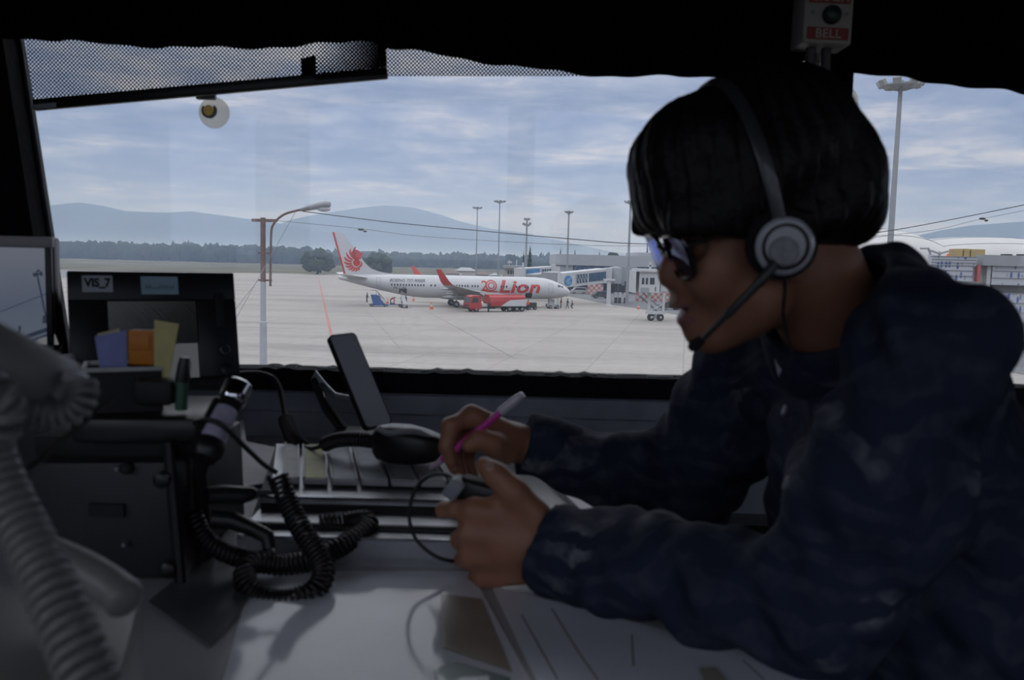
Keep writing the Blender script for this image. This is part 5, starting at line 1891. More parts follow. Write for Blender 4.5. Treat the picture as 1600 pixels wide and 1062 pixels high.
# ------------------------------------------------------------------ strip board: stepped aluminium console with strip holders
bd_ = tag(empty('strip_board', (-.2, 1.1, DZ)), 'stepped aluminium flight strip board at the back of the desk', 'strip board')
def PY(py, y, x=550):
    """height at depth y that sits on image row py"""
    return P(x, py, y).z
prof = [(.915, DZ), (.915, DZ + .026), (.921, DZ + .0285), (.955, DZ + .027), (.957, DZ + .033), (1.002, DZ + .034), (1.004, DZ + .043), (1.010, DZ + .046), (1.050, DZ + .046), (1.053, DZ + .0465), (1.27, DZ + .049), (1.29, DZ + .049), (1.29, DZ)]
xl, xr = P(424, 800, 1.05).x, P(752, 800, 1.05).x
def sh(y):
    return -.25 * max(0.0, y - 1.05)
mb = MB(); mb.prism([(xl + sh(y), y, z) for y, z in prof], (xr - xl, 0, 0)); put(mb, 'stepped_tray', M_ALU, bd_, False)
mb = MB(); mb.box(((xl + xr) / 2, 1.001, DZ + .038), (xr - xl - .004, .006, .008)); mb.box(((xl + xr) / 2, .9525, DZ + .031), (xr - xl - .004, .006, .004)); put(mb, 'dark_groove', M_BLKM, bd_, False)
mb = MB(); mb.tube([(xl, 1.006, DZ + .0475), (xr, 1.006, DZ + .0475)], .0022, 6); mb.tube([(xl, .918, DZ + .0285), (xr, .918, DZ + .0285)], .002, 6); put(mb, 'bright_rail', mat('polished_aluminium', (.6, .62, .66), .2, .9), bd_)
strips = [(-.292, -.268, (0.62, 0.64, 0.68), 'white strip holder at the left end of the strip board'), (-.266, -.232, (0.78, 0.73, 0.40), 'yellow strip holder on the strip board'),
          (-.230, -.194, (0.56, 0.59, 0.62), 'white strip holder next right of the yellow one'), (-.192, -.156, (0.46, 0.50, 0.53), 'white strip holder second right of the yellow one'),
          (-.154, -.118, (0.37, 0.39, 0.40), 'grey strip holder third right of the yellow one'), (-.116, -.082, (0.34, 0.35, 0.36), 'grey strip holder fourth right of the yellow one'),
          (-.080, -.046, (0.34, 0.35, 0.36), 'grey strip holder beside the pen tip')]
for i, (x0, x1, col, lab) in enumerate(strips):
    t = tag(empty('strip_holder', ((x0 + x1) / 2 - .02, 1.158, DZ + .0485)), lab, 'strip holder', 'flight strip holders')
    xs0, xs1 = x0, x1
    mb = MB(); mb.box((0, 0, .0045), (x1 - x0 - .002, .20, .007), bev=.002); mb.v = [(x - .25 * y, y, z) for x, y, z in mb.v]; loc(mb, 'holder', mat('strip_holder_grey', (.48, .49, .51), .5), t)
    mb = MB(); mb.box((.0, .0, .0085), ((x1 - x0) * .74, .19, .0014)); mb.v = [(x - .25 * y, y, z) for x, y, z in mb.v]; loc(mb, 'paper_strip', mat('strip_paper_%d' % i, tuple(min(.85, c * 1.35) for c in col), .65, var=.12, vscale=40, spec=.2), t, False)
    mb = MB(); mb.box((-(x1 - x0) * .5 + .002, 0, .009), (.003, .2, .004)); mb.box(((x1 - x0) * .5 - .003, 0, .009), (.003, .2, .004)); mb.v = [(x - .25 * y, y, z) for x, y, z in mb.v]; loc(mb, 'side_rails', mat('strip_holder_grey', (.48, .49, .51), .5), t, False)

# papers to the left of the board
def raised(pts, Y, m, name, label, th=.0008):
    q = [P(px, py, y) for px, py, y in pts]
    mb = MB(); mb.prism(q, (0, 0, -th)); return tag(mb.build(name, m, smooth=False), label, 'paper')
M_PAPER = mat('white_paper', (.40, .42, .46), .5, var=.08, vscale=25)
q = [on_desk(330, 770, .012), on_desk(431, 752, .02), on_desk(432, 700, .03), on_desk(385, 690, .03), on_desk(380, 655, .04), on_desk(330, 690, .03)]
mb = MB(); mb.prism(q, (0, 0, .001)); tag(mb.build('paper_sheet', M_PAPER, smooth=False), 'white paper with a curled corner left of the strip board', 'paper')
mb = MB(); q = [on_desk(345, 850, .002), on_desk(412, 862, .002), on_desk(430, 776, .006), on_desk(362, 786, .006)]; mb.prism(q, (0, 0, .001)); tag(mb.build('paper_sheet', M_PAPER, smooth=False), 'white paper half covered by the black plugs', 'paper')
mb = MB(); q = [on_desk(385, 722, .006), on_desk(500, 716, .006), on_desk(520, 690, .006), on_desk(400, 684, .006)]; mb.prism(q, (0, 0, .004)); tag(mb.build('notepad', mat('grey_paper', (.26, .27, .29), .5), smooth=False), 'pale notepad lying under the wall behind the strip board', 'notepad')

# ------------------------------------------------------------------ black monitor with labels
mo = P(235, 600, 1.27); 
RM = (Matrix.Rotation(math.radians(33), 3, 'Z') @ Matrix.Rotation(math.radians(-13), 3, 'X'))
MC = P(245, 518, 1.265)
def ml(x, y, z):
    return MC + RM @ Vector((x, y, z))
mon = tag(empty('radar_monitor', (MC.x, MC.y, DZ)), 'black boxy monitor with two paper labels on its top edge', 'monitor')
MW, MH = .232, .178
mb = MB()
mb.hexa([ml(-MW / 2, 0, -MH / 2), ml(MW / 2, 0, -MH / 2), ml(MW / 2 - .03, .13, -MH / 2 + .02), ml(-MW / 2 + .012, .13, -MH / 2 + .02), ml(-MW / 2, 0, MH / 2), ml(MW / 2, 0, MH / 2), ml(MW / 2 - .03, .13, MH / 2 - .03), ml(-MW / 2 + .012, .13, MH / 2 - .03)], bev=.006)
put(mb, 'casing', M_BLK, mon)
mb = MB()
sx0, sx1, sz0, sz1 = -.066, .058, -.072, .046
for (x0, x1, z0, z1) in ((-MW / 2, MW / 2, sz1, MH / 2), (-MW / 2, MW / 2, -MH / 2, sz0), (-MW / 2, sx0, sz0, sz1), (sx1, MW / 2, sz0, sz1)):
    mb.box(ml((x0 + x1) / 2, -.004, (z0 + z1) / 2), (x1 - x0, .010, z1 - z0), RM, bev=.0015)
put(mb, 'bezel', M_BLK, mon)
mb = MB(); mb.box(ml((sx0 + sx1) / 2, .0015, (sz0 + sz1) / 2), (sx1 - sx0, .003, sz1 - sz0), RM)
put(mb, 'screen', mat('emissive_dim_grey', (.03, .03, .032), .2, emit=(.044, .046, .051), estr=1.0), mon, False)  # screen's grey tone is given as emission, paler patch at lower right
mb = MB(); mb.box(ml(.034, -.0004, -.045), (.046, .001, .052), RM); put(mb, 'pale_screen_patch', mat('emissive_pale_grey', (.03, .03, .032), .2, emit=(.062, .066, .072), estr=1.0), mon, False)
mb = MB(); mb.box(ml(.091, -.010, .03), (.014, .003, .055), RM, bev=.001); put(mb, 'speaker_slot', M_BLKM, mon)
mb = MB(); mb.lathe([(.0085, 0), (.0085, -.006), (.006, -.008)], ml(.094, -.009, -.032), RM @ Vector((0, 1, 0)), 20); kn = put(mb, 'knob', M_BLK, mon)
mb = MB(); mb.lathe([(.0082, -.0055), (.0070, -.0075), (.0055, -.0078)], ml(.094, -.009, -.032), RM @ Vector((0, 1, 0)), 20); put(mb, 'knob_ring', M_STEEL, kn)
mb = MB(); mb.lathe([(.0085, 0), (.0085, -.005), (.003, -.006)], ml(.094, -.009, -.062), RM @ Vector((0, 1, 0)), 20); put(mb, 'knob', M_BLK, mon)
mb = MB(); mb.box(ml(-.078, -.0098, .070), (.040, .001, .024), RM); l1 = put(mb, 'paper_label', mat('white_label', (.55, .57, .60), .6), mon, False)
vs, fs = text_mesh('VIS_7', .017, .0008, 0, 1.0, 0, 'CENTER')
mb = MB(); mb.add([ml(-.078 + v.x * .85, -.0107, .066 + v.y) for v in vs], fs); o = mb.build('lettering', M_BLKM, None, False, fix=False); o.parent = l1; o.matrix_parent_inverse = world_of(l1).inverted()
mb = MB(); mb.box(ml(.006, -.0098, .068), (.052, .001, .027), RM); l2 = put(mb, 'paper_label', mat('pale_blue_label', (.38, .56, .64), .6), mon, False)
mb = MB()
rl = random.Random(2)
for k in range(9):
    x = -.014 + k * .0047
    mb.tube([ml(x, -.0107, .062), ml(x + .0015, -.0107, .062 + rl.uniform(.003, .008)), ml(x + .003, -.0107, .0635)], .0004, 4)
put(mb, 'handwriting', mat('faded_blue_ink', (.06, .12, .16), .6), l2)
mb = MB(); mb.box((MC.x, MC.y + .06, DZ + .006), (.16, .14, .012), Matrix.Rotation(math.radians(33), 3, 'Z'), bev=.003); mb.cyl((MC.x - .02, MC.y + .06, DZ + .01), (MC.x - .02, MC.y + .06, DZ + .09), .022); put(mb, 'stand', M_BLK, mon)

# ------------------------------------------------------------------ silver-framed screen at the far left, with a glowing reflection of the apron painted on
SCY = 1.22
sc = tag(empty('desktop_screen', (P(20, 560, SCY).x, SCY, DZ)), 'flat screen in a beige frame at the left with a painted mast and sky reflection', 'screen')
SA, SB_ = P(82, 367, 1.24), P(91, 545, 1.24)
RS = Matrix.Rotation(math.radians(14), 3, 'Z')
SO = P(86, 460, 1.24)
hS = (SA.z - SB_.z)
wS = .30
def sl(x, y, z):
    return SO + RS @ Vector((x, y, z))
mb = MB(); mb.box(sl(-wS / 2, .018, 0), (wS, .03, hS), RS, bev=.004); put(mb, 'casing', M_BLK, sc)
M_BEIGE = mat('beige_plastic_frame', (.45, .43, .42), .45)
mb = MB(); mb.box(sl(-wS / 2, -.002, hS / 2 - .0075), (wS, .012, .015), RS, bev=.002); put(mb, 'top_frame', M_BEIGE, sc)
mb = MB(); mb.box(sl(-.0065, -.002, 0), (.009, .010, hS - .01), RS, bev=.002); mb.box(sl(-wS + .005, -.002, 0), (.010, .012, hS), RS, bev=.002); mb.box(sl(-wS / 2, -.002, -hS / 2 + .005), (wS, .012, .010), RS, bev=.002); put(mb, 'dark_frame', M_BLK, sc)
m, nt, b = node_mat('painted_screen_reflection')
tc = nn(nt, 'ShaderNodeTexCoord'); spx = nn(nt, 'ShaderNodeSeparateXYZ', {0: tc.outputs['Generated']})
nz = nn(nt, 'ShaderNodeTexNoise', {'Vector': tc.outputs['Generated'], 'Scale': 3.0, 'Detail': 3.0})
ad_ = nn(nt, 'ShaderNodeMath', {0: spx.outputs[2], 1: nn(nt, 'ShaderNodeMath', {0: nz.outputs[0], 1: .18}, operation='MULTIPLY').outputs[0]}, operation='ADD')
cr = nramp(nt, ad_.outputs[0], [(.0, (.085, .095, .12)), (.22, (.075, .09, .12)), (.5, (.066, .080, .115)), (.8, (.085, .098, .130)), (1.0, (.10, .11, .14))])
b.inputs['Base Color'].default_value = (.01, .01, .012, 1); b.inputs['Roughness'].default_value = .2
nt.links.new(cr, b.inputs['Emission Color']); b.inputs['Emission Strength'].default_value = 1.0
mb = MB(); mb.box(sl(-wS / 2 - .001, .0015, -.003), (wS - .022, .003, hS - .026), RS); scr = put(mb, 'display', m, sc, False)
M_REFL = mat('painted_reflection_dark', (.004, .006, .012), .5, emit=(.016, .022, .04), estr=1.0)
M_REFL2 = mat('painted_reflection_pale', (.01, .01, .012), .5, emit=(.12, .125, .13), estr=1.0)  # emissive decals painted as the reflected mast, trees and ground
def sp_(px, py, off=-.0008):
    """where the sight line meets the display"""
    d = ray(px, py); nrm = RS @ Vector((0, -1, 0)); o_ = sl(0, off, 0)
    return CAMPOS + d * ((o_ - CAMPOS).dot(nrm) / d.dot(nrm))
mb = MB()
def quad(a, b, w):
    a, b = sp_(*a), sp_(*b); t = (b - a).normalized(); s = t.cross(RS @ Vector((0, -1, 0))) * w
    mb.add([a - s, a + s, b + s, b - s], [(0, 1, 2, 3)])
quad((57, 424), (79, 530), .0011); quad((52, 430), (65, 427), .0012); quad((53, 426), (54, 432), .0016); quad((64, 424), (65, 431), .0016); quad((58, 423), (62, 423), .0016); quad((0, 487), (90, 452), .0005)
for (x, y, h_) in ((68, 505, 12), (72, 505, 9), (76, 503, 13), (80, 500, 8), (30, 525, 16), (20, 527, 8), (26, 527, 7), (12, 530, 6)):
    quad((x, y), (x + 1, y - h_), .0016)
quad((20, 533), (82, 512), .003); quad((30, 538), (85, 520), .002)
put(mb, 'reflected_silhouettes', M_REFL, scr, False)
mb = MB(); mb.add([sp_(40, 543), sp_(92, 538), sp_(86, 522), (sp_(62, 528))], [(0, 1, 2, 3)]); put(mb, 'reflected_ground', M_REFL2, scr, False)
mb = MB(); mb.box(sl(-wS / 2, .06, -hS / 2 - .05), (.05, .03, .12), RS); mb.box(sl(-wS / 2, .05, 0) * 1 + Vector((0, 0, DZ + .006 - sl(-wS / 2, .05, 0).z)), (.2, .14, .012), RS, bev=.003); put(mb, 'stand', M_BLK, sc)
mb = MB(); c = on_desk(66, 640); mb.box(P(68, 573, 1.12), (.075, .03, .022), Euler((0, math.radians(-10), .3)).to_matrix(), bev=.002)
tag(mb.build('white_card_pack', M_PAPER), 'small white card pack propped below the left screen', 'card')
wb_ = P(68, 573, 1.12)
mb = MB(); mb.box((wb_.x - .03, 1.12, (DZ + wb_.z - .014) / 2), (.14, .10, wb_.z - .014 - DZ), bev=.004); tag(mb.build('black_equipment_case', M_BLK), 'black equipment case under the white card pack', 'case')

# ------------------------------------------------------------------ grey radio set, its bracket, the black tray and the card holder
rt = tag(empty('radio_set', (P(165, 800, .86).x, .90, DZ)), 'grey metal radio set with a slotted front left of the coiled cord', 'radio')
xa, xb = P(40, 820, .84).x, P(268, 820, .84).x
zt = P(170, 726, .85).z
M_RADIO = mat('charcoal_enamel', (.022, .024, .028), .5, var=.1, vscale=30)
RR = Matrix.Rotation(math.radians(-2), 3, 'Y')
cR = Vector(((xa + xb) / 2, .85 + .11, (DZ + zt) / 2 + .002))
mb = MB(); mb.box(cR, (xb - xa, .22, zt - DZ), RR, bev=.003); put(mb, 'casing', M_RADIO, rt)
def rf_(px, py):
    return P(px, py, .848)
mb = MB(); p0, p1 = rf_(140, 786), rf_(195, 807); mb.box((p0 + p1) / 2, (p1.x - p0.x, .006, p0.z - p1.z)); put(mb, 'slot', M_BLKM, rt, False)
for (px, py, r) in ((200, 730, .006), (198, 848, .003), (187, 730, .003)):
    mb = MB(); mb.lathe([(r, 0), (r, -.006), (r * .6, -.008)], rf_(px, py), (0, 1, 0), 16); put(mb, 'knob', M_BLKM if r > .004 else M_STEEL, rt)
# perforated side bracket
bk = tag(empty('mounting_bracket', (P(300, 900, .9).x, .88, DZ)), 'dark slotted mounting bracket on the right side of the radio set', 'bracket')
x0, x1 = xb + .006, xb + .016
mb = MB()
q = [P(262, 695, .86), P(330, 690, .99), P(336, 862, .99), P(283, 915, .86)]
mb.prism(q, (.004, -.003, 0)); plate = put(mb, 'plate', mat('dark_bronze_metal', (.035, .033, .032), .45, .4, var=.4, vscale=60), bk, False)
mb = MB()
mb.tube([P(262, 690, .85), P(283, 922, .845)], .006, 8); put(mb, 'front_edge', M_BLK, bk)
for (px, py) in ((257, 747), (266, 886)):
    mb = MB(); mb.lathe([(.008, 0), (.008, -.01), (.005, -.012)], P(px, py, .845), (0, 1, 0), 12); put(mb, 'bolt', M_BLK, bk)
mb = MB()
for (a, b_) in (((292, 715), (296, 790)), ((308, 712), (312, 780)), ((300, 805), (304, 850))):
    mb.tube([P(a[0], a[1], .90), P(b_[0], b_[1], .90)], .004, 6)
put(mb, 'slots', M_BLKM, bk)

zb = zt + .0
mb = MB(); p0, p1 = P(112, 668, .86), P(310, 660, .86); mb.box(((p0.x + p1.x) / 2, .93, P(210, 672, .86).z), (p1.x - p0.x, .15, .026), Matrix.Rotation(math.radians(-1.5), 3, 'Y'), bev=.006)
tray = tag(mb.build('equipment_tray', M_BLK), 'flat black equipment box lying on top of the grey radio set', 'box')
tray_top = P(210, 672, .86).z + .013
mb = MB(); mb.box(((xa + xb) / 2, .94, (tray_top - .026 + zt) / 2), (.17, .12, max(.004, tray_top - .026 - zt)), bev=.001)
tag(mb.build('rubber_pad', M_BLKM), 'black rubber pad between the radio set and the flat black box', 'pad')

hold = tag(empty('card_holder', (P(190, 610, .90).x, .90, tray_top)), 'black open box with a pale rim holding coloured cards', 'holder')
RH = Matrix.Rotation(math.radians(24), 3, 'Z')
hc = Vector((P(186, 600, .90).x, .91, 0)); htop = P(186, 573, .90).z
hw, hd = .074, .060
def hl(x, y, z):
    return hc + RH @ Vector((x, y, 0)) + Vector((0, 0, z))
mb = MB()
for (x, y, sx_, sy_) in ((0, -hd / 2, hw, .003), (0, hd / 2, hw, .003), (-hw / 2, 0, .003, hd), (hw / 2, 0, .003, hd)):
    mb.box(hl(x, y, (tray_top + htop) / 2), (sx_, sy_, htop - tray_top - .003), RH)
mb.box(hl(0, 0, tray_top + .002), (hw, hd, .003), RH)
put(mb, 'box_walls', M_BLKM, hold, False)
mb = MB()
for (x, y, sx_, sy_) in ((0, -hd / 2, hw + .003, .004), (0, hd / 2, hw + .003, .004), (-hw / 2, 0, .004, hd), (hw / 2, 0, .004, hd)):
    mb.box(hl(x, y, htop), (sx_, sy_, .004), RH)
mb.box(hl(hw / 2 + .002, 0, htop - .013), (.0015, hd, .022), RH)
put(mb, 'pale_rim', mat('pale_box_rim', (.5, .51, .49), .5, var=.2, vscale=40), hold, False)
def card(name, q, Y0_, m, label, th=.0012, Y1_=None):
    """standing card: outline (px,py) at depth Y"""
    mb = MB(); mb.prism([P(px, py, Y0_) for px, py in q], (0, th, 0))
    return tag(mb.build(name, m, smooth=False), label, 'card', 'cards in the holder')
card('index_card', [(148, 525), (197, 516), (199, 592), (158, 592)], .905, mat('blue_card', (.24, .27, .55), .6, var=.08, vscale=40), 'blue card standing in the black holder')
card('index_card', [(152, 521), (186, 513), (188, 590), (160, 590)], .912, mat('cream_card', (.55, .46, .28), .6), 'cream card edge showing behind the blue card')
mb = MB(); q0, q1 = P(199, 514, .903), P(239, 549, .903); mb.box((q0 + q1) / 2 + Vector((0, .006, -.008)), (q1.x - q0.x, .012, q0.z - q1.z + .014), bev=.002); mb.box((q0 + q1) / 2 + Vector((0, -.0012, -.002)), ((q1.x - q0.x) * .8, .002, (q0.z - q1.z) * .72), bev=.0008)
tag(mb.build('orange_block', mat('orange_plastic', (.62, .21, .02), .5)), 'orange plastic block between the blue and yellow cards', 'block')
card('index_card', [(241, 500), (279, 506), (263, 596), (240, 590)], .898, mat('yellow_card', (.60, .52, .22), .6, var=.08, vscale=40), 'yellow card leaning at the right of the holder')
mb = MB(); mb.tube([P(131, 618, .895), P(141, 590, .895)], .0028, 6); tag(mb.build('pencil', mat('orange_wood', (.35, .16, .05), .6)), 'orange pencil end at the left of the card holder', 'pencil')
# marker pen with a black cap, and a small black case
mk = tag(empty('marker_pen', P(284, 640, .88)), 'green marker pen with a black cap standing right of the cards', 'marker')
mb = MB(); mb.tube([P(283, 640, .88), P(285, 592, .88)], .0062, 14); put(mb, 'barrel', mat('green_plastic', (.045, .12, .07), .4), mk)
mb = MB(); mb.tube([P(284, 596, .88), P(288, 570, .88), P(289, 558, .88)], [.0072, .0068, .005], 14); mb.tube([P(296, 592, .876), P(293, 566, .876)], .0018, 6); put(mb, 'cap', M_BLK, mk)
mb = MB(); q0, q1 = P(208, 592, .875), P(272, 634, .875); mb.box((q0 + q1) / 2 + Vector((0, .01, 0)), (q1.x - q0.x, .03, q0.z - q1.z), bev=.007); tag(mb.build('black_pouch', M_BLKM), 'small black pouch in front of the yellow card', 'pouch')

# ------------------------------------------------------------------ torch
tr_ = tag(empty('torch', P(345, 660, .86)), 'chrome topped lilac torch leaning above the radio set', 'torch')
A, B = P(320, 712, .84), P(374, 600, .90)
axd = (B - A).normalized(); LT = (B - A).length
mb = MB(); mb.lathe([(.0125, LT * .74), (.0145, LT * .77), (.0150, LT * .84), (.0150, LT * .98), (.0135, LT), (.011, LT * 1.0), (.0105, LT * .985)], A, axd, 28); put(mb, 'chrome_head', M_CHROME, tr_)
mb = MB(); mb.lathe([(.0115, LT * .62), (.0120, LT * .64), (.0120, LT * .74)], A, axd, 28); put(mb, 'dark_ring', M_BLK, tr_)
mb = MB(); mb.lathe([(.0128, LT * .17), (.0132, LT * .2), (.0122, LT * .62)], A, axd, 28); put(mb, 'lilac_barrel', mat('lilac_translucent_plastic', (.48, .45, .58), .15, coat=.8, var=.25, vscale=60), tr_)
mb = MB(); mb.lathe([(.012, -.004), (.0165, .002), (.0170, LT * .12), (.0145, LT * .19)], A, axd, 28); put(mb, 'rubber_end', M_BLK, tr_)
mb = MB(); s = axd.cross(Vector((0, 1, 0))).normalized() * -.0135; mb.box(A + axd * LT * .50 + s * -1.0 + Vector((0, -.004, 0)), (.007, .008, LT * .5), Matrix((axd.orthogonal().normalized(), axd.cross(axd.orthogonal().normalized()), axd)).transposed(), bev=.002); put(mb, 'black_clip', M_BLK, tr_)
# clamp that carries the torch
mb = MB(); mb.tube([P(318, 705, .85), P(312, 740, .88), P(316, 800, .90), P(318, 850, .92)], [.010, .008, .008, .010], 10); mb.box(P(318, 705, .855), (.02, .02, .012), bev=.003)
tb = P(318, 850, .92)
mb.cyl(tb, (tb.x, tb.y, DZ), .010)
tag(mb.build('torch_stand', M_BLKM), 'black stalk carrying the torch beside the bracket', 'stand')

# ------------------------------------------------------------------ black coiled cords and plugs
M_CORD = mat('black_cord_rubber', (.008, .008, .009), .5)
cd = tag(empty('coiled_cord', P(440, 900, .86)), 'black coiled microphone cord looping on the desk beside the radio set', 'cord')
mb = MB(); mb.tube(cat_rom([P(300, 662, .86), P(325, 656, .85), P(352, 668, .85), P(385, 700, .87), P(412, 725, .89), P(432, 738, .90)], 10), .0028, 8); put(mb, 'straight_lead', M_CORD, cd)
pa = cat_rom([P(433, 742, .90), P(450, 785, .89), P(470, 825, .875), P(494, 862, .86), P(506, 893, .845), P(492, 922, .828), P(450, 938, .82), P(410, 934, .822), P(386, 915, .83), P(382, 890, .845)], 14)
mb = MB(); coil(mb, pa, .0098, .0023, .0054, 12, 6); put(mb, 'upper_coil', M_CORD, cd)
pb = cat_rom([P(382, 890, .845), P(400, 878, .86), P(440, 882, .875), P(490, 874, .89), P(535, 852, .91), P(570, 826, .94), P(574, 813, .955), P(548, 814, .965), P(500, 818, .96)], 14)
mb = MB(); coil(mb, pb, .0096, .0023, .0054, 12, 6); put(mb, 'lower_coil', M_CORD, cd)
cd2 = tag(empty('coiled_cord', P(340, 850, .88)), 'second black coiled cord running from the bracket under the plugs', 'cord')
pc = cat_rom([P(300, 800, .885), P(318, 838, .88), P(350, 862, .875), P(395, 876, .872), P(430, 872, .875)], 12)
mb = MB(); coil(mb, pc, .0088, .0023, .0054, 12, 6); put(mb, 'coil', M_CORD, cd2)
def plug(name, pts, rs, label):
    mb = MB(); mb.tube([P(*p) for p in pts], rs, 12)
    return tag(mb.build(name, M_BLK), label, 'plug', 'black plugs')
plug('cable_plug', [(322, 774, .88), (345, 772, .89), (375, 774, .90), (398, 770, .905), (402, 770, .905), (432, 769, .91)], [.0095, .0105, .0105, .007, .0035, .003], 'black cable plug pointing right above the white paper')
mb = MB(); mb.tube([P(330, 810, .88), P(360, 812, .885), P(395, 826, .89), P(418, 838, .89), P(421, 858, .885)], [.011, .010, .0085, .0085, .007], 12); tag(mb.build('cable_plug', M_BLK), 'bent black cable plug just below the straight one', 'plug', 'black plugs')

# ------------------------------------------------------------------ hand microphone with its coiled cord
hm = tag(empty('hand_microphone', P(628, 695, 1.15)), 'black hand microphone lying on the strip board', 'microphone')
mb = MB(); rings = []
zt_ = DZ + .066
for (px, py, w, h_, y) in ((583, 690, .012, .014, 1.15), (590, 690, .022, .022, 1.15), (610, 692, .026, .026, 1.145), (640, 694, .028, .026, 1.14), (668, 697, .026, .022, 1.14), (690, 699, .020, .016, 1.14), (696, 699, .008, .008, 1.14)):
    c = P(px, py, y)
    rings.append([c + Vector((0, w * math.copysign(abs(math.cos(a)) ** .6, math.cos(a)), h_ * math.copysign(abs(math.sin(a)) ** .6, math.sin(a)))) for a in [2 * PI * k / 20 for k in range(20)]])
mb.loft(rings); put(mb, 'body', M_BLK, hm)
mb = MB()
a = [P(590, 668, 1.128), P(606, 676, 1.122), P(632, 674, 1.118), P(655, 675, 1.12), P(680, 688, 1.128)]
mb.tube(cat_rom(a, 6), [.0015] + [.0042] * 23 + [.0015], 8); put(mb, 'grey_top_edge', mat('worn_grey_plastic', (.25, .26, .29), .3), hm)
hc2 = tag(empty('coiled_cord', P(470, 690, 1.2)), 'black cord climbing from the hand microphone over the window sill', 'cord')
mb = MB(); coil(mb, cat_rom([P(588, 690, 1.15), P(560, 686, 1.16), P(525, 688, 1.18), P(505, 696, 1.19)], 12), .0088, .0022, .0050, 12, 6); put(mb, 'coil', M_CORD, hc2)
mb = MB(); mb.tube(cat_rom([P(508, 694, 1.19), P(490, 700, 1.21), P(472, 698, 1.25)], 10), .003, 8); put(mb, 'joining_lead', M_CORD, hc2); mb = MB(); mb.tube(cat_rom([P(446, 655, 1.32), P(442, 628, 1.35), P(436, 604, 1.37), P(426, 590, 1.38), P(405, 583, 1.38), P(375, 583, 1.36), P(345, 586, 1.33)], 10), .0042, 8); put(mb, 'lead', M_CORD, hc2)
mb = MB(); coil(mb, cat_rom([P(472, 698, 1.25), P(458, 685, 1.28), P(448, 662, 1.31), P(446, 652, 1.32)], 10), .0095, .0024, .0052, 12, 6); put(mb, 'coil', M_CORD, hc2)

# ------------------------------------------------------------------ mobile phone propped on a metal stand
ph = tag(empty('mobile_phone', P(585, 668, 1.36)), 'dark mobile phone propped upright against the metal stand', 'phone')
TL, TR, BR, BL = P(509, 526, 1.40), P(551, 521, 1.44), P(603, 648, 1.40), P(572, 672, 1.345)
BR = TR + (BL - TL)
ux = (TR - TL).normalized(); uz = (TL - BL); hz_ = uz.length; uz.normalize()
uz = (uz - ux * uz.dot(ux)).normalized(); uy = uz.cross(ux)
RP = Matrix((ux, uy, uz)).transposed(); pc_ = (TL + BR) / 2; wP = (TR - TL).length
if uy.y < 0: uy = -uy
mb = MB(); b = bmesh.new(); bmesh.ops.create_cube(b, size=1)
for v in b.verts: v.co = Vector((v.co.x * wP, v.co.y * .009, v.co.z * hz_))
ve = [e for e in b.edges if abs(e.verts[0].co.x - e.verts[1].co.x) < 1e-6 and abs(e.verts[0].co.z - e.verts[1].co.z) < 1e-6]
bmesh.ops.bevel(b, geom=ve, offset=.008, segments=5, profile=.5, affect='EDGES'); mb.bm(b, None, Matrix.Translation(pc_) @ RP.to_4x4()); put(mb, 'casing', M_BLK, ph, True)
mb = MB(); sgn = -1 if (RP @ Vector((0, 1, 0))).y > 0 else 1
b = bmesh.new(); bmesh.ops.create_cube(b, size=1)
for v in b.verts: v.co = Vector((v.co.x * (wP - .004), v.co.y * .001, v.co.z * (hz_ - .005)))
ve = [e for e in b.edges if abs(e.verts[0].co.x - e.verts[1].co.x) < 1e-6 and abs(e.verts[0].co.z - e.verts[1].co.z) < 1e-6]
bmesh.ops.bevel(b, geom=ve, offset=.007, segments=5, profile=.5, affect='EDGES'); mb.bm(b, None, Matrix.Translation(pc_ + RP @ Vector((0, sgn * .0045, 0))) @ RP.to_4x4()); put(mb, 'screen', mat('phone_screen', (.48, .49, .52), .4), ph, True)
sd = tag(empty('phone_stand', P(530, 660, 1.42)), 'slotted steel stand behind the mobile phone', 'stand')
mb = MB()
pA, pB, pC = P(488, 588, 1.46), P(518, 622, 1.44), P(547, 624, 1.42)
s_ = Vector((.006, .0, .012))
mb.prism([pA - s_ * .5, pA + s_ * .9, P(512, 602, 1.45), P(524, 614, 1.43), P(546, 618, 1.42), P(546, 625, 1.42), P(520, 620, 1.43), P(508, 612, 1.45)], (.0, .004, 0)); put(mb, 'slotted_arm', mat('satin_steel', (.35, .36, .38), .35, .8), sd, False)
mb = MB(); mb.prism([P(500, 598, 1.4485), P(505, 597, 1.4485), P(509, 603, 1.4485), P(504, 604, 1.4485)], (0, .002, 0)); put(mb, 'arm_hole', M_BLKM, sd, False)
mb = MB(); mb.tube([P(490, 592, 1.46), P(510, 640, 1.44), P(535, 672, 1.42)], .007, 8); mb.tube([P(505, 618, 1.45), P(540, 668, 1.42)], .003, 6)
f0 = P(540, 674, 1.40)
mb.box((f0.x + .03, 1.40, f0.z - .004), (.10, .10, .008), bev=.002); put(mb, 'stand_leg', M_BLK, sd)
mb = MB(); mb.box((f0.x + .03, 1.40, (f0.z - .008 + DZ) / 2), (.12, .12, max(.004, f0.z - .008 - DZ)), bev=.003)
tag(mb.build('equipment_case', M_BLKM), 'low black case under the phone stand', 'case')

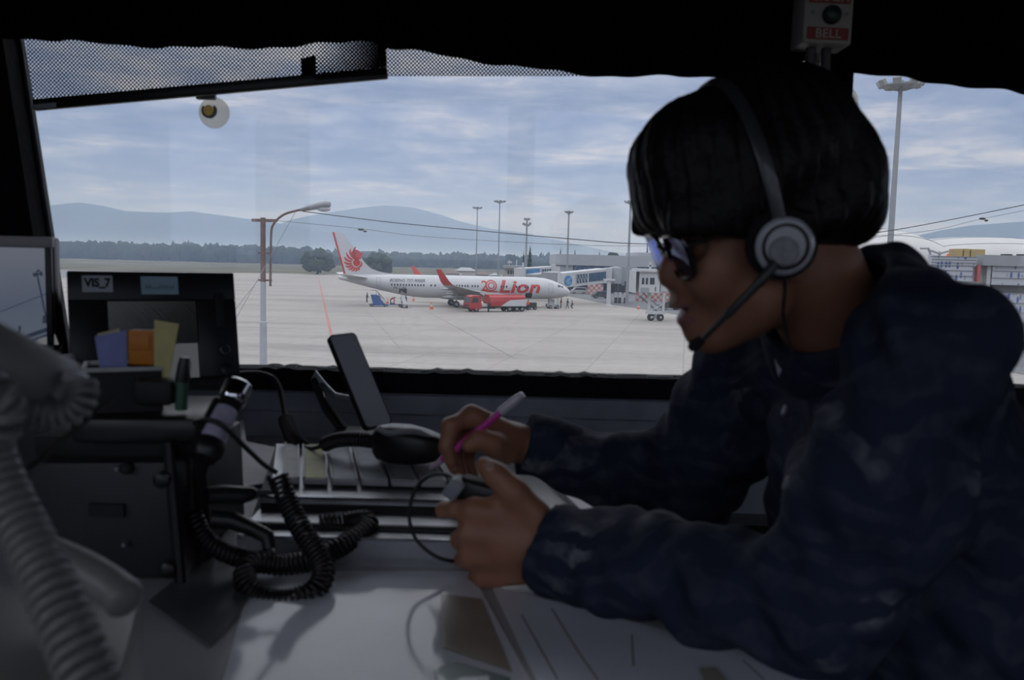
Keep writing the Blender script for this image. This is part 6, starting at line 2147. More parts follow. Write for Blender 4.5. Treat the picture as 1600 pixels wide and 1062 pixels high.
# ------------------------------------------------------------------ beige telephone in the near left corner
M_TEL = mat('beige_telephone_plastic', (.20, .198, .19), .42, var=.04, vscale=30)
tel = tag(empty('telephone', P(20, 900, .46)), 'beige desk telephone in the near left corner', 'telephone')
mb = MB()
q = [P(-160, 1100, .40), P(178, 1100, .43), P(222, 930, .56), P(-40, 905, .56)]
zq = [v.z for v in q]
mb.hexa([Vector((v.x, v.y, DZ)) for v in q] + q, bev=.006); put(mb, 'base', M_TEL, tel)
mb = MB(); mb.tube(cat_rom([P(60, 860, .53), P(120, 885, .52), P(175, 918, .51), P(205, 945, .50)], 8), [.012] * 20 + [.0125, .012, .010, .007, .004], 14); put(mb, 'cradle_arm', M_TEL, tel)
hs = tag(empty('telephone_handset', P(60, 590, .45)), 'beige telephone handset with its coiled cord at the left edge', 'handset')
mb = MB(); rings = []
path = [(-170, 560, .40, .030, .026), (-120, 545, .41, .030, .026), (-60, 550, .42, .026, .020), (0, 568, .43, .026, .0165), (40, 585, .44, .024, .0155), (75, 596, .452, .021, .0135), (100, 598, .46, .019, .011), (108, 598, .462, .012, .006)]
for (px, py, y, w, h_) in path:
    c = P(px, py, y)
    rings.append([c + Vector((.15 * h_ * math.sin(a), w * math.copysign(abs(math.cos(a)) ** .75, math.cos(a)), h_ * math.copysign(abs(math.sin(a)) ** .75, math.sin(a)))) for a in [2 * PI * k / 24 for k in range(24)]])
mb.loft(rings); put(mb, 'grip', M_TEL, hs)
mb = MB(); mb.hexa([P(94, 600, .445), P(132, 606, .455), P(136, 604, .475), P(98, 598, .47), P(97, 576, .445), P(138, 586, .455), P(142, 584, .475), P(100, 574, .47)], bev=.003); put(mb, 'end_cap', mat('pale_telephone_plastic', (.33, .33, .335), .35), hs)
mb = MB(); mb.tube(cat_rom([P(112, 600, .455), P(98, 610, .45), P(84, 625, .445)], 6), [.005] * 12 + [.0045], 10); put(mb, 'strain_relief', M_TEL, hs)
tc2 = tag(empty('coiled_cord', P(60, 800, .42)), 'beige coiled telephone cord hanging at the left edge', 'cord')
mb = MB()
coil(mb, cat_rom([P(128, 598, .455), P(130, 622, .45), P(110, 645, .445), P(75, 650, .44), P(40, 642, .435), P(12, 640, .43)], 12), .0060, .0019, .0042, 14, 8)
put(mb, 'upper_coil', M_TEL, tc2)
mb = MB()
coil(mb, cat_rom([P(12, 640, .43), P(-6, 665, .425), P(-12, 705, .42), P(10, 770, .41), P(48, 850, .395), P(90, 945, .375), P(128, 1035, .36), P(160, 1110, .35)], 14), (.0085, .0105), .0026, .0062, 16, 8)
put(mb, 'hanging_coil', M_TEL, tc2)
mb = MB(); coil(mb, cat_rom([P(-40, 590, .41), P(-5, 615, .405), P(8, 640, .41), P(2, 670, .41), P(-30, 690, .41)], 12), .0072, .0024, .0058, 12, 6); put(mb, 'loop_coil', M_TEL, tc2)
mb = MB(); mb.tube(cat_rom([P(178, 622, .60), P(120, 668, .56), P(60, 720, .52), P(20, 750, .50)], 8), .0018, 6); tag(mb.build('thin_cable', M_CORD), 'thin black cable slanting behind the telephone cord', 'cable')

# ================================================================== THE CONTROLLER
M_SKIN = mat('brown_skin', (.33, .150, .088), .5, var=.10, vscale=35, bump=.06, bscale=220, sub=.0)
M_LIPS = mat('lips', (.27, .115, .105), .4)
M_HAIR = mat('black_hair', (.006, .0055, .006), .5, var=.4, vscale=90, bump=.2, bscale=140, spec=.25)
M_TROUSERS = mat('black_trousers', (.012, .012, .015), .85)
M_SHOE = mat('black_shoes', (.012, .011, .011), .4)

def batik():
    m, nt, b = node_mat('navy_batik_cloth')
    tc = nn(nt, 'ShaderNodeTexCoord')
    wv = nn(nt, 'ShaderNodeTexNoise', {'Vector': tc.outputs['Object'], 'Scale': 7.0, 'Detail': 2.0})
    mixv = nn(nt, 'ShaderNodeVectorMath', {0: tc.outputs['Object'], 1: wv.outputs['Color']}, operation='MULTIPLY_ADD')
    mixv.inputs[1].default_value = (1, 1, 1)
    sc_ = nn(nt, 'ShaderNodeVectorMath', {0: wv.outputs['Color']}, operation='SCALE'); sc_.inputs['Scale'].default_value = .18
    ad = nn(nt, 'ShaderNodeVectorMath', {0: tc.outputs['Object'], 1: sc_.outputs[0]}, operation='ADD')
    w = nn(nt, 'ShaderNodeTexWave', {'Vector': ad.outputs[0], 'Scale': 9.0, 'Distortion': 7.0, 'Detail': 3.0, 'Detail Scale': 1.6}, wave_type='RINGS')
    r1 = nramp(nt, w.outputs['Fac'], [(.40, 0.0), (.66, 1.0)])
    n2 = nn(nt, 'ShaderNodeTexNoise', {'Vector': tc.outputs['Object'], 'Scale': 60.0, 'Detail': 4.0})
    r2 = nramp(nt, n2.outputs[0], [(.38, .15), (.66, 1.0)])
    f = nn(nt, 'ShaderNodeMath', {0: r1, 1: r2}, operation='MULTIPLY')
    v = nn(nt, 'ShaderNodeTexVoronoi', {'Vector': ad.outputs[0], 'Scale': 11.0})
    r3 = nramp(nt, v.outputs['Distance'], [(.18, 1.0), (.42, .15)])
    f2 = nn(nt, 'ShaderNodeMath', {0: f.outputs[0], 1: r3}, operation='MULTIPLY')
    mx = nn(nt, 'ShaderNodeMix', {0: f2.outputs[0], 6: (.020, .028, .052), 7: (.17, .18, .205)}, data_type='RGBA')
    nt.links.new(mx.outputs[2], b.inputs['Base Color'])
    b.inputs['Roughness'].default_value = .85
    b.inputs['Specular IOR Level'].default_value = .2
    n3 = nn(nt, 'ShaderNodeTexNoise', {'Vector': tc.outputs['Object'], 'Scale': 26.0, 'Detail': 4.0})
    bp = nn(nt, 'ShaderNodeBump', {'Height': n3.outputs[0], 'Strength': .35, 'Distance': .01})
    nt.links.new(bp.outputs[0], b.inputs['Normal'])
    return m
M_SHIRT = batik()

# head frame: f forward, l towards the camera side, u up
HO = P(1197, 285, .80)
def head_frame(pitch, roll, yaw):
    c, s = math.cos(pitch), math.sin(pitch)
    f, l, u = Vector((-c, 0, -s)), Vector((0, -1, 0)), Vector((-s, 0, c))
    u, l = u * math.cos(roll) + l * math.sin(roll), l * math.cos(roll) - u * math.sin(roll)
    f, l = f * math.cos(yaw) + l * math.sin(yaw), l * math.cos(yaw) - f * math.sin(yaw)
    return f, l, u
HF, HLt, HU = head_frame(math.radians(24), math.radians(5), math.radians(5))
HM = Matrix((HF, HLt, HU)).transposed()
def HP(px, py, lat=0.0):
    d = ray(px, py)
    t = ((HO + HLt * lat) - CAMPOS).dot(HLt) / d.dot(HLt)
    return CAMPOS + d * t
def mir(p):
    return p - HLt * (2 * (p - HO).dot(HLt))
def both(p):
    return (p, mir(p))

# joints
N0, N1 = HP(1262, 425), Vector((.345, .86, H - .075))
Ls, Le, Lw = P(1456, 550, .69), P(1288, 951, .70), P(848, 851, .86)
Rs, Re, Rw = P(1168, 580, 1.05), P(1085, 765, 1.09), P(806, 692, 1.045)
CH, BE, PE = Vector((.405, .865, H - .17)), Vector((.425, .865, H - .36)), Vector((.49, .865, H - .535))

B = SDF((-.13, .50, H - 1.10), (.80, 1.22, H + .20), .0031)
# --- skull and face
B.ell(HP(1205, 270), (.090, .073, .080), HM, k=.0)
B.ell(HP(1138, 388), (.056, .056, .074), HM, k=.03)
B.ell(HP(1160, 450), (.052, .046, .042), HM, k=.03)
B.ell(HP(1070, 352), (.018, .046, .016), HM, k=.014)                      # brow
for p in both(HP(1118, 425, .040)):
    B.ell(p, (.024, .020, .026), HM, k=.02)                               # cheeks
for p in both(HP(1200, 470, .048)):
    B.cap(HP(1112, 510), p, .017, .018, k=.025)                           # jaw line
B.ell(HP(1108, 510), (.0165, .020, .016), HM, k=.018)                     # chin
B.cap(HP(1062, 372), HP(1046, 424), .0075, .0105, k=.006)                 # nose ridge
B.ell(HP(1051, 433), (.0125, .0130, .0100), HM, k=.006)                   # nose tip
for p in both(HP(1068, 440, .0135)):
    B.ell(p, (.0115, .0085, .0085), HM, k=.006)                           # wings of the nose
B.ell(HP(1074, 460), (.0135, .024, .0125), HM, k=.010)                    # upper lip base
B.ell(HP(1062, 472), (.0105, .0195, .0066), HM, k=.004)                   # upper lip
B.ell(HP(1076, 497), (.0115, .0175, .0075), HM, k=.004)                   # lower lip
B.ell(HP(1060, 485), (.020, .018, .0022), HM, k=.003, op='sub')           # parting of the lips
for p in both(HP(1088, 392, .031)):
    B.ell(p, (.013, .017, .012), HM, k=.010, op='sub')                    # eye sockets
    B.ell(p + HF * -.006, (.012, .0125, .012), HM, k=.003)                # eyelids over the eyeballs
for p in both(HP(1232, 392, .074)):
    B.ell(p, (.017, .007, .030), HM, k=.006)                              # ears
    B.ell(p + HLt * (.007 if (p - HO).dot(HLt) > 0 else -.007), (.010, .005, .018), HM, k=.004, op='sub')
# --- neck, trunk
B.chain([N0, N1 + Vector((0, 0, -.02))], [.050, .050], k=.02)
B.cap(N1 + Vector((0, 0, -.02)), Ls, .030, .034, k=.015); B.cap(N1 + Vector((0, 0, -.02)), Rs, .030, .034, k=.015)
B.ell(CH + Vector((-.02, 0, -.02)), (.085, .150, .135), Euler((0, math.radians(12), 0)).to_matrix(), k=.04)
B.ell(BE, (.100, .145, .17), Euler((0, math.radians(8), 0)).to_matrix(), k=.05)
B.ell(PE, (.115, .165, .115), k=.05)
# --- arms
B.chain([Ls, Le], [.040, .036], k=.02)
B.chain([Le, Le.lerp(Lw, .35), Lw], [.039, .038, .0265], k=.02)
B.chain([Rs, Re], [.040, .036], k=.02)
B.chain([Re, Re.lerp(Rw, .35), Re.lerp(Rw, .8), Rw], [.036, .030, .024, .025], k=.02)
# --- left hand (near): a loose fist round the switch, thumb on top, index laid forward
mcp = [P(742, 797, .853), P(734, 833, .852), P(738, 868, .854), P(757, 899, .860)]
wr = [P(838, 822, .858), P(842, 843, .857), P(842, 864, .857), P(836, 886, .860)]
for a, b, r in zip(wr, mcp, (.0150, .0150, .0145, .0130)):
    B.cap(a, b, .0165, r, k=.010)
B.cap(Lw, P(800, 850, .858), .026, .020, k=.02)
B.chain([mcp[0], P(712, 795, .862), P(694, 796, .874), P(690, 799, .880)], [.0112, .0092, .0083, .0075], k=.005)
for i, (a, b2, c2) in enumerate((((719, 842, .880), (736, 847, .902), (760, 845, .902)), ((725, 874, .880), (742, 876, .902), (766, 872, .903)), ((744, 904, .882), (760, 902, .900), (780, 897, .902)))):
    r = (.0105, .0100, .0090)[i]
    B.chain([mcp[i + 1], P(*a), P(*b2), P(*c2)], [r + .0012, r, r * .92, r * .82], k=.004)
B.chain([P(838, 806, .850), P(803, 768, .846), P(775, 742, .850), P(757, 727, .858)], [.0165, .0130, .0112, .0092], k=.010)
B.ell(P(795, 795, .856), (.022, .012, .018), k=.012)                       # web of the thumb
# --- right hand (far): writing grip
rm = [P(737, 650, 1.020), P(742, 652, 1.043), P(752, 660, 1.063), P(766, 672, 1.078)]
rwp = [P(800, 682, 1.030), P(802, 687, 1.045), P(802, 694, 1.055), P(800, 702, 1.062)]
for a, b, r in zip(rwp, rm, (.0145, .0145, .0140, .0125)):
    B.cap(a, b, .0165, r, k=.010)
B.chain([rm[0], P(706, 664, 1.002), P(698, 696, .998), P(705, 722, 1.000)], [.0120, .0098, .0088, .0078], k=.005)
B.chain([rm[1], P(702, 664, 1.034), P(697, 700, 1.026), P(711, 732, 1.016)], [.0120, .0100, .0090, .0080], k=.004)
B.chain([rm[2], P(716, 680, 1.068), P(712, 714, 1.056), P(722, 740, 1.046)], [.0115, .0096, .0086, .0078], k=.004)
B.chain([rm[3], P(736, 696, 1.082), P(732, 722, 1.072), P(740, 742, 1.062)], [.0105, .0088, .0078, .0070], k=.004)
B.chain([P(792, 704, 1.018), P(770, 694, .998), P(750, 686, .992), P(733, 696, .990)], [.0165, .0130, .0108, .0088], k=.010)
B.ell(P(778, 690, 1.020), (.020, .014, .020), k=.012)
# --- legs under the desk
for y in (.775, .955):
    hip = Vector((.48, y, H - .555)); kn = Vector((.085, y - .01, H - .555)); an = Vector((.16, y, H - 1.01))
    B.chain([hip, kn], [.080, .058], k=.04); B.chain([kn, kn.lerp(an, .3), an], [.055, .050, .036], k=.02)
    B.cap(an + Vector((.02, 0, -.03)), an + Vector((-.14, 0, -.05)), .034, .025, k=.02)
person = tag(empty('person', (.47, .865, FZ)), 'person in a dark navy batik shirt writing while leaning on the desk', 'person')
body = B.build('body', M_SKIN, 1)
def adopt(o, parent):
    o.parent = parent
    o.matrix_parent_inverse = world_of(parent).inverted()
    return o
adopt(body, person)
body.data.materials.append(M_LIPS)
co = np.zeros(len(body.data.vertices) * 3); body.data.vertices.foreach_get('co', co); co = co.reshape(-1, 3)
pc = np.zeros(len(body.data.polygons) * 3); body.data.polygons.foreach_get('center', pc); pc = pc.reshape(-1, 3)
mi = np.zeros(len(pc), np.int32)
for (q, r) in ((HP(1062, 475), (.016, .024, .0052)), (HP(1076, 496), (.018, .021, .0075))):
    D = (pc - np.array(q)) @ np.array(HM)
    mi[((D / np.array(r)) ** 2).sum(1) < 1] = 1
body.data.polygons.foreach_set('material_index', mi)
del B, co, pc

# --- thumb nail of the near hand
from mathutils.bvhtree import BVHTree
bb = BVHTree.FromPolygons([v.co for v in body.data.vertices], [p.vertices[:] for p in body.data.polygons])
h = bb.ray_cast(CAMPOS, ray(764, 727).normalized())
if h[0] is not None:
    n_ = h[1]; t_ = (P(757, 722, .858) - P(775, 738, .85)); t_ = (t_ - n_ * t_.dot(n_)).normalized()
    mb = MB(); mb.ell(h[0] - n_ * .0005, (.0072, .0050, .0016), Matrix((t_, n_.cross(t_), n_)).transposed()); put(mb, 'thumb_nail', mat('finger_nail', (.42, .27, .22), .3), person)
# --- eyes
for p in both(HP(1088, 392, .031)):
    mb = MB(); mb.ell(p + HF * -.0095, (.0112, .0112, .0112), HM, sub=3)
    e = put(mb, 'eye', mat('eye_white', (.55, .53, .50), .2), person)
    mb = MB(); mb.ell(p + HF * -.0020 + HU * -.002, (.0052, .0058, .0058), HM, sub=2); put(mb, 'iris', mat('dark_iris', (.015, .01, .008), .15), e)

# --- hair: a thick mop with a fringe, cut level at the ears and nape
HS = SDF((.02, .62, H - .05), (.42, .98, H + .24), .0028)
HS.ell(HP(1194, 258), (.097, .086, .080), HM, k=0)
HS.ell(HP(1102, 252), (.058, .070, .062), HM, k=.022)
HS.ell(HP(1050, 284), (.034, .058, .040), HM, k=.018)
HS.ell(HP(1290, 285), (.043, .074, .062), HM, k=.022)
HS.ell(HP(1194, 190), (.064, .064, .050), HM, k=.022)
HS.ell(HP(1238, 335, .0), (.070, .084, .040), HM, k=.018)
HS.ell(HP(1034, 322), (.022, .050, .026), HM, k=.012)
for p in both(HP(1122, 338, .052)):
    HS.ell(p, (.050, .024, .036), HM, k=.015)
for p in both(HP(1178, 372, .066)):
    HS.ell(p, (.014, .010, .032), HM, k=.008)
def strands(X):
    x, y, z = X
    a = np.arctan2(y - HO.y, x - HO.x + .02)
    d = .0011 * np.sin(a * 33 + z * 55 + 1.6 * np.sin(z * 26)) + .0008 * np.sin(a * 64 + z * 95) + .0026 * np.sin(x * 44 + y * 36 + z * 22) + .0016 * np.sin(z * 70 - x * 60 + 2 * np.sin(y * 30))
    return d.astype(np.float32)
HS.field(strands)
# clear the face: below the fringe, temples and under the level cut
HS.half(HP(1200, 380), Vector((-.04, 0, -1)), k=.006)
HS.ell(HP(1070, 420), (.052, .090, .027), HM, k=.008, op='sub')
hair = adopt(HS.build('hair', M_HAIR, 1), person)
del HS
# --- shirt
S = SDF((-.02, .50, H - .62), (.72, 1.20, H + .06), .0036)
S.ell(CH + Vector((-.022, 0, -.015)), (.104, .172, .150), Euler((0, math.radians(12), 0)).to_matrix(), k=0)
S.ell(BE, (.125, .165, .18), Euler((0, math.radians(8), 0)).to_matrix(), k=.06)
S.ell(PE, (.130, .180, .10), k=.05)
Nb = P(1380, 452, .84)
S.cap(Nb, Ls, .044, .054, k=.045)
S.cap(Vector((.34, .90, H - .085)), Rs, .046, .060, k=.04)
S.cap(P(1385, 490, .86), CH, .050, .075, k=.03)
S.ell(Vector((.44, .87, H - .27)), (.115, .165, .15), k=.05)
S.chain([Ls, Ls.lerp(Le, .55), Le], [.055, .065, .052], k=.03)
fl = [Le, Le.lerp(Lw, .3), Le.lerp(Lw, .65), Lw.lerp(Le, .03)]
S.chain(fl, [.052, .050, .046, .046], k=.025)
S.chain([Rs, Rs.lerp(Re, .5), Re], [.062, .064, .054], k=.035)
S.chain([Re, Re.lerp(Rw, .4), Rw.lerp(Re, .06)], [.054, .047, .036], k=.025)
def folds(X):
    x, y, z = X
    d = .0026 * np.sin(x * 60 + z * 85 + 5 * np.sin(y * 14)) + .0022 * np.sin(y * 75 - z * 60 + 4 * np.sin(x * 20)) + .0016 * np.sin(x * 140 - y * 90 + z * 60)
    d = d + .003 * np.sin((x - z) * 42 + 3 * np.sin(y * 22))
    return d.astype(np.float32)
S.field(folds)
# end cleanly at the cuffs, the hem and the neck opening
dl = (Lw - Le).normalized(); dr = (Rw - Re).normalized()
cutl = Lw.lerp(Le, .02)
S.half(cutl, dl + Vector((-.0, 0, .25)), lo=np.array(Lw) - .09, hi=np.array(Lw) + .09)
S.half(Rw.lerp(Re, .04), dr, lo=np.array(Rw) - .07, hi=np.array(Rw) + .07)
S.half((0, 0, H - .60), (0, 0, -1))
nk = [HP(1262, 425) + Vector((-.03, 0, .02)), Vector((.335, .86, H - .06))]
S.cap(N0, N0.lerp(N1, .72), .066, .060, k=.008, op='sub')
S.cap(P(1222, 560, .865), P(1245, 560, .865), .026, .03, k=.01, op='sub')
shirt = adopt(S.build('shirt', M_SHIRT, 2), person)
del S
# collar: a folded band standing round the neck
mb = MB()
axn = (N0 - N1).normalized()
e1_ = axn.orthogonal().normalized(); e2_ = axn.cross(e1_)
cN = N1.lerp(N0, .34)
ringsC = []
M_ = 40
for (r, h_) in ((.066, -.014), (.063, .012), (.061, .026), (.066, .029), (.076, .014), (.086, -.022), (.080, -.026)):
    row = []
    for k in range(M_):
        a = 2 * PI * (k + .5) / M_
        row.append(cN + (e1_ * math.cos(a) * .98 + e2_ * math.sin(a)) * r + axn * h_)
    ringsC.append(row)
mb.loft(ringsC, cap=False)
put(mb, 'collar', M_SHIRT, shirt)
mb = MB(); q = [P(1207, 566, .80), P(1216, 590, .795), P(1222, 568, .80)]; mb.prism([P(1210, 560, .835), P(1216, 588, .83), P(1223, 572, .83), P(1222, 556, .835)], (.003, .004, 0)); put(mb, 'undershirt', mat('white_cotton', (.45, .46, .48), .8), person, False)
from mathutils.bvhtree import BVHTree
sb = BVHTree.FromPolygons([v.co for v in shirt.data.vertices], [p.vertices[:] for p in shirt.data.polygons])
for (px, py) in ((1226, 641), (1229, 755)):
    h = sb.ray_cast(CAMPOS, ray(px, py).normalized())
    if h[0] is not None:
        mb = MB(); mb.lathe([(.0062, -.001), (.0062, .0012), (.0048, .0022), (.0040, .0014), (.001, .0014)], h[0], h[1], 16)
        put(mb, 'button', mat('grey_button', (.16, .17, .19), .35), shirt)
# --- trousers and shoes
T = SDF((-.02, .62, H - 1.09), (.68, 1.10, H - .40), .005)
T.ell(PE + Vector((0, 0, -.02)), (.125, .178, .11), k=0)
for y in (.775, .955):
    hip = Vector((.48, y, H - .555)); kn = Vector((.085, y - .01, H - .555)); an = Vector((.16, y, H - 1.0))
    T.chain([hip, kn], [.092, .070], k=.05); T.chain([kn, an], [.070, .055], k=.03)
adopt(T.build('trousers', M_TROUSERS, 1), person)
del T
for y in (.775, .955):
    an = Vector((.16, y, H - 1.01))
    Q = SDF(an - Vector((.24, .07, .085)), an + Vector((.09, .07, .06)), .004)
    Q.cap(an + Vector((.02, 0, -.035)), an + Vector((-.15, 0, -.048)), .046, .036, k=0)
    Q.cap(an, an + Vector((0, 0, -.02)), .045, .045, k=.02)
    Q.half((0, 0, FZ + .002), (0, 0, -1))
    adopt(Q.build('shoe', M_SHOE, 1), person)

# ------------------------------------------------------------------ eyeglasses
gl = tag(empty('eyeglasses', HP(1050, 385)), 'black framed glasses on the face of the seated person', 'glasses')
gc = HP(1056, 402, .033)                                           # near lens centre
loc_n = HM.transposed() @ (gc - HO)
tiltM = Matrix.Rotation(math.radians(6), 3, Vector((0, 1, 0)))
def gp(f, l, u):
    return HO + HM @ (Vector((loc_n.x, 0, loc_n.z)) + Vector((f, l, u)))
def lens_ring(sgn, rw, rh_, n=28):
    out = []
    for k in range(n):
        a = 2 * PI * k / n
        c, s = math.cos(a), math.sin(a)
        e = .72
        out.append((math.copysign(abs(c) ** e, c) * rw, math.copysign(abs(s) ** e, s) * rh_))
    return out
M_GFRAME = mat('black_acetate', (.006, .006, .007), .25, coat=.5)
mgl = bpy.data.materials.new('coated_lens'); mgl.use_nodes = True
nt = mgl.node_tree; nt.nodes.clear()
_tr = nn(nt, 'ShaderNodeBsdfTransparent', {'Color': (.80, .84, .95)}); _gl = nn(nt, 'ShaderNodeBsdfGlossy', {'Color': (.55, .65, 1.0), 'Roughness': .03})
_fr = nn(nt, 'ShaderNodeFresnel', {'IOR': 1.75}); _mx = nn(nt, 'ShaderNodeMixShader', {0: _fr.outputs[0], 1: _tr.outputs[0], 2: _gl.outputs[0]})
nn(nt, 'ShaderNodeOutputMaterial', {'Surface': _mx.outputs[0]})
for s in (1, -1):
    rg = lens_ring(s, .0265, .0205)
    mb = MB()
    pts = [gp(-.006 * (abs(l) / .0265) ** 2 * (1 if l * 1 > 0 else .3), s * (.034 + l), u) for l, u in rg]
    mb.tube(pts + [pts[0]], .0021, 8, cap=False); put(mb, 'rim', M_GFRAME, gl)
    mb = MB(); inner = [gp(-.004, s * (.034 + l * .95), u * .95) for l, u in rg]; outer = [p + HF * .0018 for p in inner]
    mb.prism(inner, HF * .0018); put(mb, 'lens', mgl, gl, False)
    mb = MB(); mb.tube([gp(-.006, s * .0600, .010), gp(-.016, s * .0680, .010), gp(-.060, s * .0760, .008), gp(-.098, s * .0790, .004), gp(-.120, s * .0780, -.010)], [.0028, .0028, .0022, .002, .0018], 8); put(mb, 'temple_arm', M_GFRAME, gl)
mb = MB(); mb.tube(cat_rom([gp(0, .0085, .006), gp(.003, 0, .010), gp(0, -.0085, .006)], 5), .0021, 8); put(mb, 'bridge', M_GFRAME, gl)

# ------------------------------------------------------------------ headset
hd_ = tag(empty('headset', HP(1226, 383, .09)), 'black headset with a round silver ear cup and a boom microphone', 'headset')
def ear(px, py, lat):
    return HP(px, py, lat)
EC = ear(1222, 383, .088)
for s in (1, -1):
    c = EC if s > 0 else mir(EC)
    ax_ = (HLt * s + HF * .18).normalized()
    mb = MB(); mb.lathe([(.016, -.012), (.0275, -.010), (.0300, -.004), (.0285, .003), (.016, .003)], c, ax_, 30); cu = put(mb, 'ear_cushion', mat('black_foam', (.008, .008, .009), .9, bump=.4, bscale=300), hd_)
    mb = MB(); mb.lathe([(.0245, .001), (.0250, .006), (.0215, .011), (.0190, .012), (.0120, .0115), (.001, .0115)], c, ax_, 30); cp_ = put(mb, 'ear_cup', M_BLK, hd_)
    mb = MB(); mb.lathe([(.0232, .0085), (.0240, .0090), (.0212, .0122), (.0200, .0124), (.0196, .0118)], c, ax_, 30); put(mb, 'silver_rim', mat('silver_plastic', (.58, .59, .62), .35, .2), cp_)
    mb = MB(); mb.lathe([(.0125, .0112), (.0122, .0150), (.0105, .0165), (.001, .0168)], c + HF * .003 + HU * -.003, ax_, 24); put(mb, 'centre_cap', mat('grey_disc', (.32, .325, .33), .4, var=.15, vscale=200), cp_)
band = []
top = HO + HU * .118 + HF * .010
for k in range(25):
    a = PI * k / 24
    lat = .0965 * math.cos(a)
    up = math.sin(a) ** .85
    base = EC if lat >= 0 else EC
    q = HO + HM @ (Vector((loc_e.x, 0, loc_e.z)) if False else (HM.transposed() @ (EC - HO)) * 1.0)
    le = HM.transposed() @ (EC - HO)
    lt = HM.transposed() @ (HP(1108, 128) - HO)
    pos = Vector((le.x + (lt.x - le.x) * up, lat, le.z + .012 + (lt.z - le.z - .012) * up))
    band.append(HO + HM @ pos)
mb = MB(); rings = []
for i, p in enumerate(band):
    t = (band[min(i + 1, 24)] - band[max(i - 1, 0)]).normalized()
    n_ = (p - HO); n_ = (n_ - t * n_.dot(t)).normalized(); b_ = t.cross(n_)
    w = .0054
    rings.append([p + b_ * w * x + n_ * .0016 * y for x, y in ((-1, -1), (1, -1), (1.0, .6), (.6, 1), (-.6, 1), (-1.0, .6))])
mb.loft(rings); put(mb, 'headband', mat('graphite_band', (.035, .036, .040), .35, coat=.3), hd_)
bo = [HP(1212, 410, .104), HP(1190, 437, .104), HP(1150, 478, .095), HP(1118, 510, .080), HP(1098, 529, .066)]
mb = MB(); mb.tube(cat_rom(bo, 8), [.0042] * 10 + [.0036] * 10 + [.0026] * 13, 10); put(mb, 'boom', mat('grey_black_boom', (.040, .042, .042), .4), hd_)
mb = MB(); mb.tube([HP(1101, 527, .067), HP(1093, 533, .064), HP(1084, 540, .060), HP(1078, 545, .058)], [.002, .0048, .0055, .003], 12); put(mb, 'microphone_tip', mat('black_foam', (.008, .008, .009), .9), hd_)
mb = MB(); mb.tube(cat_rom([HP(1222, 420, .092), HP(1226, 450, .085), HP(1224, 500, .075), HP(1240, 560, .075)], 8), .0016, 6); put(mb, 'lead', M_CORD, hd_)

# ------------------------------------------------------------------ pen, talk switch and its lead
pn = tag(empty('pen', P(745, 680, .985)), 'pink pen with a clear end held in the writing hand', 'pen')
A, B2 = P(671, 734, 1.008), P(817, 616, .978)
ax_ = (B2 - A).normalized(); LP = (B2 - A).length
mb = MB(); mb.lathe([(.0006, 0), (.0022, LP * .04), (.0038, LP * .10), (.0042, LP * .14)], A, ax_, 14); put(mb, 'clear_nib', mat('clear_pink_plastic', (.55, .38, .50), .15, coat=.6), pn)
mb = MB(); mb.lathe([(.0042, LP * .14), (.0046, LP * .18), (.0044, LP * .76), (.0044, LP * .77)], A, ax_, 14); put(mb, 'pink_barrel', mat('pink_plastic', (.62, .05, .33), .25, coat=.5), pn)
mb = MB(); mb.lathe([(.0044, LP * .77), (.0058, LP * .775), (.0056, LP * .93), (.0040, LP), (.001, LP * 1.005)], A, ax_, 14); put(mb, 'clear_cap', mat('clear_grey_plastic', (.52, .50, .56), .15, coat=.6), pn)
sw_ = tag(empty('talk_switch', P(745, 760, .872)), 'small grey and black talk switch held in the near hand', 'switch')
mb = MB(); Rsw = Matrix.Rotation(math.radians(10), 3, 'Y') @ Matrix.Rotation(math.radians(-12), 3, 'Z')
c = P(748, 768, .878); mb.box(c, (.062, .028, .022), Rsw, bev=.004); put(mb, 'casing', M_BLK, sw_)
mb = MB(); mb.box(P(712, 762, .872), (.016, .027, .022), Rsw @ Matrix.Rotation(math.radians(25), 3, 'Y'), bev=.003); put(mb, 'grey_end', mat('grey_switch_plastic', (.22, .23, .25), .4), sw_)
mb = MB(); mb.box(c + Vector((.0, 0, .012)), (.034, .018, .004), Rsw, bev=.0015); put(mb, 'button', M_BLKM, sw_)
ld = tag(empty('talk_switch_lead', P(645, 800, .90)), 'thin black lead looping down from the talk switch', 'cord')
mb = MB(); mb.tube(cat_rom([P(712, 752, .875), P(697, 742, .88), P(675, 742, .885), P(655, 756, .89), P(643, 780, .89), P(640, 812, .89), P(650, 842, .89), P(676, 866, .885), P(705, 876, .89), P(740, 874, .905), P(775, 880, .90)], 10), .0021, 8); put(mb, 'cable', M_CORD, ld)

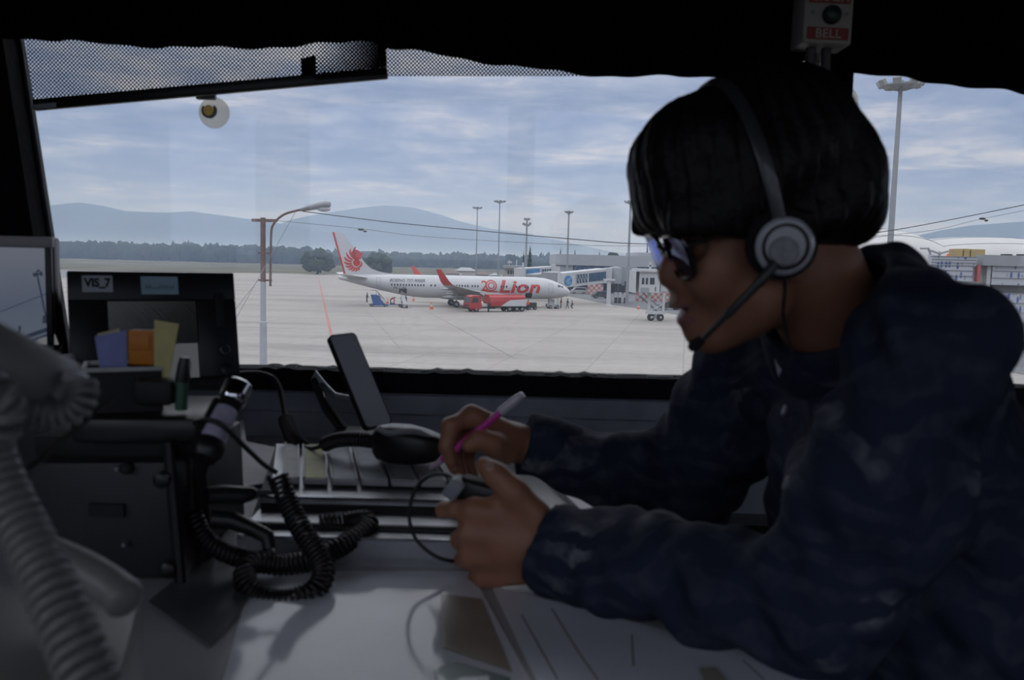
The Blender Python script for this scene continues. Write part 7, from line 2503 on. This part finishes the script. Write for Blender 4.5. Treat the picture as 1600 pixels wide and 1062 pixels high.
# ------------------------------------------------------------------ chair
chr_ = tag(empty('office_chair', (.50, .865, FZ)), 'dark office chair with grey arms carrying the seated person', 'chair')
M_CHF = mat('black_chair_fabric', (.008, .008, .009), .9)
M_CHA = mat('grey_chair_plastic', (.13, .13, .135), .5)
mb = MB(); mb.box((.47, .865, H - .70), (.48, .50, .07), bev=.025, seg=3); put(mb, 'seat', M_CHF, chr_)
mb = MB(); mb.box((.715, .865, H - .30), (.06, .46, .56), Matrix.Rotation(math.radians(8), 3, 'Y'), bev=.025, seg=3); put(mb, 'backrest', M_CHF, chr_)
mb = MB(); mb.cyl((.70, .865, H - .68), (.72, .865, H - .45), .025); mb.box((.60, .865, H - .70), (.25, .06, .02)); put(mb, 'back_stem', M_BLKM, chr_)
mb = MB(); mb.cyl((.47, .865, FZ + .09), (.47, .865, H - .70), .03); put(mb, 'gas_column', M_STEEL, chr_)
for k in range(5):
    a = 2 * PI * k / 5 + .3
    d = Vector((math.cos(a), math.sin(a), 0))
    mb = MB(); mb.hexa([Vector((.47, .865, FZ + .06)) + d * .02 + Vector((-d.y, d.x, 0)) * w + Vector((0, 0, z)) if e == 0 else Vector((.47, .865, FZ + .055)) + d * .28 + Vector((-d.y, d.x, 0)) * w * .7 + Vector((0, 0, z * .5)) for (e, w, z) in ((0, -.025, 0), (1, -.025, 0), (1, .025, 0), (0, .025, 0), (0, -.025, .05), (1, -.025, .05), (1, .025, .05), (0, .025, .05))]); lg = put(mb, 'leg', M_BLKM, chr_, False)
    mb = MB(); mb.lathe([(.01, -.012), (.026, -.012), (.026, .012), (.01, .012)], Vector((.47, .865, FZ + .0265)) + d * .275, Vector((-d.y, d.x, 0)), 14); put(mb, 'castor', M_BLKM, lg)
for (y, s) in ((.865 - .285, -1), (.865 + .285, 1)):
    zA = H - .43
    mb = MB(); mb.tube([(.55, y, H - .70), (.55, y, H - .66), (.54, y, zA - .05), (.53, y, zA - .01)], [.018, .02, .02, .018], 12); mb.tube([(.55, .865 + s * .18, H - .69), (.55, y, H - .70)], .016, 8); st_ = put(mb, 'arm_post', M_CHA, chr_)
    mb = MB(); mb.tube(cat_rom([(.68, y, zA + .005), (.60, y, zA + .012), (.50, y, zA + .012), (.43, y, zA + .004), (.41, y, zA - .012)], 6), [.018] + [.024] * 23 + [.012], 12); put(mb, 'arm_pad', M_CHA, chr_)
